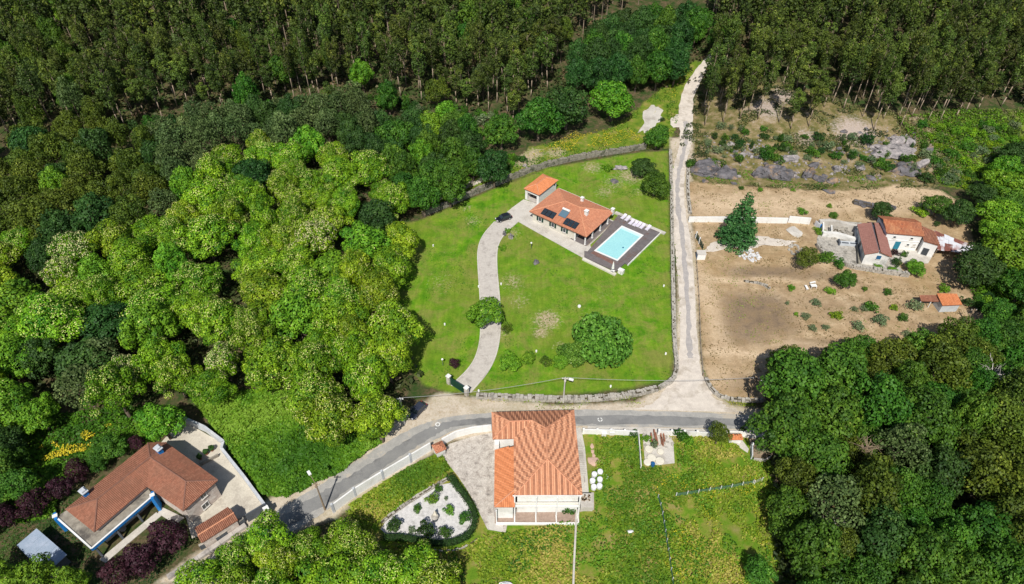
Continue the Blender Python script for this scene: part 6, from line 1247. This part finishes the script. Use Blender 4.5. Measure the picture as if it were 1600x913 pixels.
fill(['acacia', 'acacia', 'darkoak'], [(-60, 215), (120, 205), (240, 225), (250, 330), (130, 375), (-60, 370)], 34, (3.2, 4.8), (10, 14), 'dark olive rounded tree of the group at the left between pines and chestnuts', 'olive rounded trees in the upper left', .68, 5)
fill(['pine', 'pine', 'pine', 'darkoak'], [(240, 215), (330, 190), (420, 175), (560, 170), (580, 215), (480, 232), (380, 235), (330, 290), (250, 350)], 40, (2.8, 4.2), (10, 15), 'grey-green pine between the eucalyptus slope and the chestnut wood', 'grey-green pines behind the chestnut wood', .70, 6)
fill(['oak', 'darkoak', 'oak', 'bright'], [(545, 225), (570, 200), (640, 195), (700, 185), (735, 215), (742, 262), (706, 296), (672, 322), (640, 310), (590, 250)], 26, (3.2, 4.6), (10, 13), 'dense green oak of the dark clump between chestnut wood and field wall', 'oaks behind the upper left corner of the lawn', .66, 7)
fill(['darkoak', 'darkoak', 'oak'], [(900, 95), (930, 60), (990, 30), (1090, 20), (1095, 70), (1050, 115), (990, 120), (930, 130), (905, 135)], 30, (3.4, 5.0), (11, 15), 'dark green oak of the dense band left of the lane top', 'dark oaks left of the top of the lane', .66, 9)
fill(['oak', 'oak', 'acacia'], [(1200, 575), (1330, 555), (1620, 500), (1640, 960), (1240, 960), (1225, 740)], 60, (2.8, 4.2), (8, 11), 'green tree filling the gaps of the right-hand woods', 'trees filling the right-hand woods', .66, 10)
fill(['oak', 'bright'], [(1545, 270), (1660, 250), (1680, 500), (1560, 480), (1545, 380)], 20, (2.8, 4.), (7, 10), 'green tree of the belt at the right edge beside the farm', 'trees of the belt beside the farm', .7, 12)
fill(['darkoak', 'oak'], [(-80, 665), (60, 690), (60, 750), (30, 770), (-80, 900)], 10, (2.6, 4.), (6, 9), 'dark tree in the shade left of the stone house', 'trees left of the stone house', .7, 14)
TK0 = list(TAKEN)
fill(['deepshrub', 'darkshrub', 'greyshrub'], [(1100, 225), (1108, 200), (1130, 200), (1220, 208), (1330, 215), (1440, 205), (1470, 240), (1445, 275), (1300, 250), (1180, 250), (1100, 262)], 80, (.5, 2.3), (.7, 3.0), 'dull green wild bush on the rocky bank under the eucalyptus', 'wild bushes on the rocky bank', .75, 16)
fill(['shrub', 'darkshrub', 'greyshrub', 'yellowshrub'], [(1430, 195), (1640, 195), (1640, 250), (1560, 300), (1520, 300), (1470, 285), (1450, 240)], 70, (.9, 2.2), (1., 2.4), 'wild bush on the green slope above the sandy terrace', 'wild bushes on the green slope', .7, 18)
fill(['darkshrub', 'shrub', 'deepshrub'], [(1520, 430), (1640, 430), (1640, 520), (1560, 520), (1530, 480)], 26, (.9, 2.), (1., 2.), 'low green bush on the slope right of the orange shed', 'low bushes right of the orange shed', .7, 19)
fill(['darkshrub', 'shrub'], [(640, 330), (700, 300), (780, 272), (820, 250), (800, 244), (730, 262), (690, 290)], 20, (.8, 1.6), (1., 2.), 'green bush along the outer side of the curving field wall', 'bushes outside the curving field wall', .7, 20)
fill(['acacia', 'oak', 'acacia', 'pine'], [(-80, 50), (60, 40), (130, 110), (190, 200), (60, 215), (-80, 215)], 26, (2.8, 4.4), (13, 18), 'olive rounded crown at the upper left between the eucalyptus trees', 'olive crowns in the upper left forest', .95, 25)
fill(['oak', 'acacia', 'pine'], [(200, 60), (1000, 20), (840, 170), (600, 190), (420, 185), (240, 190)], 16, (2.2, 3.6), (10, 16), 'rounder green crown scattered among the eucalyptus left of the lane', 'rounder crowns in the left forest', 1.5, 27)
fill(['darkshrub', 'deepshrub', 'greyshrub'], [(240, 235), (420, 185), (560, 170), (640, 225), (760, 235), (800, 205), (780, 180), (560, 150), (200, 200)], 110, (.9, 2.6), (1.2, 4.2), 'dull undergrowth bush between the foremost eucalyptus trunks left of the lane', 'bushes at the forest front', .9, 24)
for cx, cy, r, ht, lab in ((30, 4, 26, 14, 'bright green tree in the upper left corner'), (85, 12, 24, 14, 'bright green tree second from the upper left corner'), (740, 30, 26, 15, 'fresh green broadleaf tree among the eucalyptus near the top middle'), (790, 14, 22, 15, 'small green broadleaf crown at the top edge among eucalyptus'), (565, 118, 18, 11, 'fresh green crown low between eucalyptus trunks in the upper middle'), (1130, 55, 20, 13, 'green tree closing the top of the gravel lane')): T('oak' if cx > 700 else 'bright', cx, cy, r, ht, lab)
TK0 = list(TAKEN)
# eucalyptus on the slope: the nearest singly, the far ones as one mass
EUCL = [(-180, 232), (120, 215), (260, 215), (400, 190), (560, 180), (620, 205), (650, 225), (760, 228), (800, 192), (850, 150), (880, 100), (895, 62), (960, 30), (1010, 2), (1040, -40), (1000, -95), (-480, -95)]
EUCR = [(1118, 40), (1112, 110), (1098, 165), (1100, 205), (1150, 190), (1210, 205), (1260, 222), (1330, 228), (1400, 205), (1480, 188), (1560, 178), (1800, 190), (2080, -95), (1090, -95), (1060, -40)]
rnd = random.Random(77); eu = []
for poly, nmax in ((EUCL, 2600), (EUCR, 1500)):
    W0 = [G(x, y) for x, y in poly]; bx = (min(p[0] for p in W0), max(p[0] for p in W0)); by = (min(p[1] for p in W0), max(p[1] for p in W0)); cell = {}
    for k in range(30000):
        x, y = rnd.uniform(*bx), rnd.uniform(*by)
        if y > 330 or abs(x) > 40 + y * .82: continue
        r = rnd.uniform(2.1, 3.2) if y < 250 else rnd.uniform(2.3, 3.4)
        if not inpoly(np.array([x]), np.array([y]), W0)[0]: continue
        bare = False
        for (px, py, rb) in ((1215, 160, 9), (1310, 205, 8)):
            wx, wy = G(px, py)
            if hypot(x - wx, y - wy) < rb: bare = True
        if bare or any((x - a) ** 2 + (y - b) ** 2 < (c * .75 + r * .8) ** 2 for a, b, c in TK0): continue
        ci, cj = int(x // 6), int(y // 6)
        if any((x - a) ** 2 + (y - b) ** 2 < ((r + c) * .75) ** 2 for di in (-1, 0, 1) for dj in (-1, 0, 1) for a, b, c in cell.get((ci + di, cj + dj), ())): continue
        cell.setdefault((ci, cj), []).append((x, y, r)); eu.append((x, y, r))
inframe = lambda e: -30 < PX(e[0], e[1], hz(e[0], e[1]) + 16)[0] < 1630
eu.sort(key=lambda e: (not inframe(e), e[1])); near, far = eu[:300], eu[300:]
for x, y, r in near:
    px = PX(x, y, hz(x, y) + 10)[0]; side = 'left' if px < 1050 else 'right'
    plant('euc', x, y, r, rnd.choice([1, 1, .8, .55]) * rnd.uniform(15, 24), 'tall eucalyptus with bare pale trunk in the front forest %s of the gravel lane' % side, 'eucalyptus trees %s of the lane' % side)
def euc_mass(far):
    Vs = []; Qs = []; Ts = []; Ms = []; off = 0; protos = []
    for v in range(5):
        rng = np.random.default_rng(70 + v); L = []
        for i in range(10):
            z = 21 * (.48 + .5 * (i + .5) / 10); a = i * 2.4; w = 1.7 * sin(pi * min(1, (.12 + .95 * (1 - (z / 21 - .45) / .6)))) + .25; r = rng.uniform(.95, 1.4); L.append((cos(a) * w * rng.uniform(.3, 1), sin(a) * w * rng.uniform(.3, 1), z, r, r, r * 1.15))
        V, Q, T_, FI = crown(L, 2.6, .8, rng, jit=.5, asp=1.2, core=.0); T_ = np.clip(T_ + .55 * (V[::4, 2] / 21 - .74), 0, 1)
        tr = []; tq = []
        for k in range(3):
            a0, a1 = 2 * pi * k / 3, 2 * pi * (k + 1) / 3; b = len(tr); tr += [(.22 * cos(a0), .22 * sin(a0), 0), (.22 * cos(a1), .22 * sin(a1), 0), (.08 * cos(a1), .08 * sin(a1), 18), (.08 * cos(a0), .08 * sin(a0), 18)]; tq.append([b, b + 1, b + 2, b + 3])
        Q = np.concatenate([Q, np.array(tq) + len(V)]); V = np.concatenate([V, np.array(tr)]); T_ = np.concatenate([T_, [.5] * 3]); m = np.zeros(len(Q)); m[-3:] = 1; protos.append((V, Q, T_, m))
    rng = np.random.default_rng(3)
    for x, y, r in far:
        V, Q, T_, m = protos[rng.integers(5)]; a = rng.uniform(0, 6.28); s = r / 3.0; c, d = cos(a) * s, sin(a) * s; H_ = rng.choice([1, 1, .85, .65]) * rng.uniform(15, 25) / 21
        W_ = np.stack([V[:, 0] * c - V[:, 1] * d + x, V[:, 0] * d + V[:, 1] * c + y, V[:, 2] * H_ + hz(x, y)], -1)
        Vs.append(W_); Qs.append(Q + off); off += len(V); Ts.append(np.clip(T_ + rng.normal() * .14, 0, 1)); Ms.append(m)
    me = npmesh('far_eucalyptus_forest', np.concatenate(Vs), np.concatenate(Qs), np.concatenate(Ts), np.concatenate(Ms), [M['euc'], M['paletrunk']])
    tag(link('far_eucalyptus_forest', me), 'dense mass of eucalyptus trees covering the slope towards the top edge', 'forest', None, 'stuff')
euc_mass(far); print('eucalyptus', len(near), len(far))
def near_labels(groups, desc, reach):
    """trees next to a landmark are named by it; the others keep the label of their group"""
    spot = lambda o: PX(o.location.x, o.location.y, o.location.z + 6 * (o.get('category') == 'tree')); tops = [o for o in bpy.data.objects if o.parent is None and o.get('category')]
    marks = [(m.split('|')[0], *map(float, m.split('|')[1].split(','))) for m in MARKS]; free = {o: spot(o) for o in tops if o.get('group') in groups}; used = set()
    for nm, mx, my in marks:
        for dn, ang in (('left of', 180), ('right of', 0), ('above', 90), ('below', 270)):
            best = None
            for o, (x, y) in free.items():
                if o in used: continue
                d = hypot(x - mx, y - my); a = math.degrees(atan2(my - y, x - mx)) % 360; da = abs((a - ang + 180) % 360 - 180)
                if 8 < d < reach and da < 34 and (best is None or d < best[0]): best = (d, o)
            if best: used.add(best[1]); best[1]['label'] = '%s nearest %s %s' % (desc[best[1]['group']], dn, nm)
MARKS = ['the cream-flowering crown of the upper middle|492,376', 'the cream-flowering crown at the upper left|118,396', 'the small cream-dotted crown at lower left|200,585', 'the cream-dotted crown of the lower middle|350,568', 'the large dark oak crown at the left|135,575', 'the dark oak crown inside the wood|395,275', 'the dark crown facing the lawn|590,345', 'the parked blue-grey car|652,640', 'the courtyard wall corner|349,690', 'the driveway gate|712,608', 'the villa garage|845,290', 'the bright round tree at forest edge|957,158', 'the top end of the lane|1110,88', 'the bleached leafless tree|1546,592', 'the small orange shed|1484,470', 'the end of the asphalt road|1200,660', 'the reddish dead branches|1352,708', 'the small bleached dead tree|1304,830', 'the black wedge boulder|1423,262', 'the broad grey outcrop|1212,266', 'the boulder nearest the lane|1117,264', 'the farmhouse|1420,370', 'the small red lean-to|345,820', 'the wooden lamp pole|503,775', 'the grey-blue shed|60,850', 'the yellow gorse patch|130,690', 'the bare pinkish clearing|1215,160']
near_labels({'chestnut trees of the wood left of the lawn', 'chestnut trees below the curving road', 'olive rounded trees in the upper left', 'trees filling the right-hand woods', 'dark oaks left of the top of the lane', 'oaks behind the upper left corner of the lawn', 'grey-green pines behind the chestnut wood', 'wild bushes on the rocky bank', 'wild bushes on the green slope', 'trees of the belt beside the farm', 'eucalyptus trees left of the lane', 'eucalyptus trees right of the lane'},
    {'chestnut trees of the wood left of the lawn': 'yellow-green chestnut', 'chestnut trees below the curving road': 'roadside yellow-green chestnut', 'olive rounded trees in the upper left': 'dark olive rounded tree', 'trees filling the right-hand woods': 'green filler tree', 'dark oaks left of the top of the lane': 'dark green oak', 'oaks behind the upper left corner of the lawn': 'dense green oak', 'grey-green pines behind the chestnut wood': 'grey-green pine', 'wild bushes on the rocky bank': 'wild dull green bush', 'wild bushes on the green slope': 'wild slope bush', 'trees of the belt beside the farm': 'green belt tree', 'eucalyptus trees left of the lane': 'tall eucalyptus', 'eucalyptus trees right of the lane': 'tall eucalyptus'}, 95)
# ------------------------------------------------------------------ ground cover
def scatter(name, poly, n, size, zr, m, label, cat, seed=1, mound=0., thr=None, avoid=(), tilt=.7, nscale=.12, z0=0):
    rng = np.random.default_rng(seed); W0 = [G(x, y) for x, y in poly]; A = np.array(W0); lo, hi = A.min(0), A.max(0); P = rng.uniform(lo, hi, (int(n * 3), 2)); P = P[inpoly(P[:, 0], P[:, 1], W0)]
    for av in avoid: P = P[~inpoly(P[:, 0], P[:, 1], [G(x, y) for x, y in av])]
    if thr is not None:
        nv = np.array([mnoise.noise(Vector((a * nscale, b * nscale, seed))) + .5 * mnoise.noise(Vector((a * nscale * 3, b * nscale * 3, seed + 5))) for a, b in P]); P = P[nv > thr]
    P = P[:n]; k = len(P); z = rng.uniform(*zr, k) + z0
    if mound: z += mound * np.clip(np.array([mnoise.noise(Vector((a * .5, b * .5, 1.5))) for a, b in P]) + .3, 0, 1)
    X = np.concatenate([P, (h(P[:, 0], P[:, 1]) + z)[:, None]], 1); N = rng.normal(size=(k, 3)) * tilt * .6; N[:, 2] += 1; N /= np.linalg.norm(N, axis=1)[:, None]
    cl = np.array([.7 * mnoise.noise(Vector((a * .25, b * .25, seed + 9))) + 1.5 * mnoise.noise(Vector((a * .07, b * .07, seed + 3))) for a, b in P]); V, Q = leaf_quads(X, N, rng.uniform(*size, k), rng, 1.2, .3)
    me = npmesh(name, V, Q, np.clip(.45 + cl * .7 + rng.normal(size=k) * .2, 0, 1), np.zeros(k), [M[m]]); return tag(link(name, me), label, cat, None, 'stuff')
HARD = [[(684, 700), (702, 690), (768, 670), (772, 640), (930, 640), (930, 800), (910, 812), (790, 835), (762, 832), (742, 845), (700, 862), (590, 850), (580, 820), (640, 780), (700, 745)], [(1000, 672), (1056, 672), (1058, 730), (1004, 730)], [(1140, 680), (1220, 680), (1226, 716), (1170, 720)], [(880, 665), (1200, 668), (1200, 682), (880, 684)]]
scatter('meadow_grass', MEADOW, 30000, (.2, .5), (.03, .28), 'grasstuft', 'rough olive and yellow-green grass of the meadow beside the large house', 'grass', 2, .25, -.28, HARD)
scatter('meadow_herbs', MEADOW, 10000, (.2, .45), (.1, .5), 'herb', 'bright green herbs growing in patches through the meadow', 'herbs', 3, .25, .02, HARD)
scatter('meadow_flowers', [(1040, 690), (1190, 690), (1215, 860), (1180, 913), (1040, 913), (1020, 760)], 1100, (.12, .26), (.3, .6), 'yellow', 'orange-yellow flower patches in the right half of the meadow', 'flowers', 4, .1, .22, HARD, nscale=.2)
scatter('bramble_thicket', BRAMBLE, 34000, (.3, .65), (.15, .7), 'herb', 'bright green leafy thicket between the courtyard wall and the road', 'thicket', 5, .9)
scatter('undergrowth', [(-300, 240), (620, 200), (1110, 120), (1900, 200), (1700, 20), (-300, 20)], 26000, (.5, 1.3), (.1, .9), 'fern', 'dark undergrowth on the forest floor below the eucalyptus', 'undergrowth', 6, .8, -.15)
scatter('wood_floor_plants', CHW + [], 12000, (.5, 1.2), (.1, 1.2), 'fern', 'shaded plants under the chestnut trees', 'undergrowth', 7, .8)
scatter('shade_plants', [(1195, 600), (1640, 480), (1640, 960), (1215, 960)], 12000, (.5, 1.2), (.1, 1.2), 'fern', 'shaded plants on the floor of the right-hand woods', 'undergrowth', 8, .8)
scatter('bank_scrub', ROCK, 16000, (.2, .55), (.05, .45), 'scrub', 'olive scrub and moss between the rocks of the bank', 'scrub', 9, .2, .05, [[(1088, 248), (1290, 238), (1320, 290), (1088, 285)], [(1350, 215), (1460, 215), (1460, 275), (1395, 285), (1350, 245)]])
scatter('slope_scrub', HILLGRASS, 9000, (.25, .6), (.1, .7), 'scrub', 'duller olive scrub mixed into the green slope', 'scrub', 29, .6, -.2)
scatter('rock_foot_moss', [(1088, 262), (1200, 268), (1290, 280), (1400, 268), (1450, 285), (1300, 298), (1150, 289), (1088, 284)], 2600, (.15, .4), (.0, .25), 'herb', 'bright moss and grass at the foot of the rocks above the terrace', 'moss', 30, 0, 0.)
scatter('slope_herbs', HILLGRASS, 11000, (.25, .6), (.1, .7), 'herb', 'lush green plants on the slope above the sandy terrace', 'herbs', 10, .6, -.25)
scatter('edge_herbs', [(1500, 420), (1660, 400), (1660, 560), (1560, 540), (1530, 480)], 9000, (.25, .6), (.1, .6), 'herb', 'lush green plants right of the small orange shed', 'herbs', 11, .5)
scatter('slope_grass', TOPGRASS, 11000, (.2, .5), (.05, .4), 'herb', 'rough green grass on the slope behind the curving field wall', 'grass', 12, .3, -.1, [[(1000, 160), (1040, 160), (1045, 215), (995, 215)], [(1055, 60), (1110, 60), (1090, 150), (1085, 260), (1050, 260), (1060, 180)]])
scatter('slope_flowers', [(800, 255), (880, 238), (1000, 222), (1000, 205), (900, 205), (850, 235)], 2200, (.14, .3), (.2, .5), 'yellow', 'yellow flowers on the slope behind the curving field wall', 'flowers', 13, .2, -.1, nscale=.16)
scatter('upper_flowers', [(1020, 180), (1050, 130), (1080, 110), (1060, 165)], 300, (.18, .34), (.3, .6), 'yellow', 'sparse yellow flowers beside the lane top', 'flowers', 14, .2, .1)
scatter('gorse_flowers', [(60, 705), (130, 678), (190, 662), (190, 690), (130, 710), (70, 725)], 1100, (.15, .34), (.5, 1.), 'yellow', 'bright yellow gorse patch behind the stone house', 'flowers', 15, .4, -.1, nscale=.2)
scatter('back_garden_grass', [(-60, 660), (60, 655), (160, 640), (240, 635), (250, 690), (180, 710), (90, 760), (90, 810), (-60, 830)], 13000, (.25, .6), (.05, .5), 'herb', 'shaded green grass behind the stone house', 'grass', 16, .4)
scatter('garden_grass', [(-40, 800), (110, 770), (160, 900), (280, 830), (300, 850), (210, 940), (-40, 960)], 7000, (.15, .35), (.02, .12), 'hedge', 'dark green lawn round the blue-trimmed stone house', 'grass', 17)
scatter('verge_grass', [(1095, 560), (1106, 604), (1140, 633), (1200, 640), (1198, 628), (1130, 622), (1104, 590)], 1500, (.12, .3), (.02, .15), 'grasstuft', 'dry verge grass between bare field wall and road', 'grass', 18, 0, -.1)
scatter('lane_verge_grass', [(750, 626), (880, 632), (990, 624), (1046, 602), (1058, 560), (1062, 570), (1050, 612), (990, 636), (880, 641), (750, 634)], 1800, (.12, .3), (.02, .15), 'grasstuft', 'dry verge grass between the low stone wall and the asphalt', 'grass', 19, 0, -.1)
scatter('lawn_clover', LAWN, 9000, (.15, .4), (.0, .05), 'herb', 'darker clover patches in the mown lawn', 'clover', 20, 0, .12, [[(775, 345), (820, 300), (880, 280), (1045, 355), (965, 435), (905, 410)], [(700, 605), (735, 560), (745, 400), (800, 320), (840, 330), (785, 380), (790, 560), (740, 620)]], .35)

scatter('dry_weeds', SAND, 9000, (.12, .38), (.0, .18), 'dryweed', 'dry brown weeds and stalks strewn over the bare field', 'weeds', 21, 0, .02, [[(1262, 345), (1470, 340), (1530, 380), (1470, 430), (1400, 430), (1262, 400)]], .6, .3)
scatter('lane_edge_grass', [(1050, 240), (1046, 330), (1052, 380), (1058, 440), (1058, 560), (1063, 560), (1063, 440), (1058, 380), (1051, 330), (1056, 254), (1064, 222), (1060, 200)], 700, (.15, .4), (.0, .2), 'grasstuft', 'tufts of grass along the left edge of the gravel lane', 'grass', 22)
scatter('lane_edge_grass', [(1072, 254), (1070, 290), (1072, 330), (1082, 385), (1086, 440), (1089, 500), (1093, 560), (1098, 585), (1101, 585), (1097, 540), (1091, 470), (1088, 420), (1078, 330), (1076, 290), (1084, 240), (1086, 200), (1083, 200)], 900, (.15, .4), (.0, .2), 'dryweed', 'dry tufts along the right edge of the gravel lane', 'grass', 23)
scatter('garden_meadow_grass', [(545, 790), (640, 730), (690, 708), (702, 735), (640, 775), (590, 815), (560, 812)], 5000, (.2, .5), (.03, .4), 'grasstuft', 'rough grass between the white roadside wall and the gravel garden', 'grass', 24, .3)

scatter('wall_moss', [(655, 342), (700, 326), (770, 296), (860, 262), (1000, 238), (1000, 229), (860, 250), (770, 282), (700, 312), (655, 328)], 2600, (.15, .45), (.5, 1.6), 'fern', 'moss and creepers hanging over the curving field wall', 'creepers', 26, 0, .1, (), .8, .4)
scatter('wall_moss', [(1044, 240), (1046, 400), (1048, 560), (1054, 560), (1053, 400), (1051, 240)], 700, (.12, .35), (.1, .9), 'grasstuft', 'weeds growing in the straight stone wall beside the lane', 'weeds', 27, 0, .05, (), .8, .4)
scatter('kerb_moss', [(740, 620), (880, 624), (990, 616), (1040, 598), (1046, 606), (990, 626), (880, 632), (740, 628)], 900, (.12, .32), (.0, .8), 'grasstuft', 'weeds growing on the low broad wall below the lawn', 'weeds', 28, 0, .05, (), .8, .4)
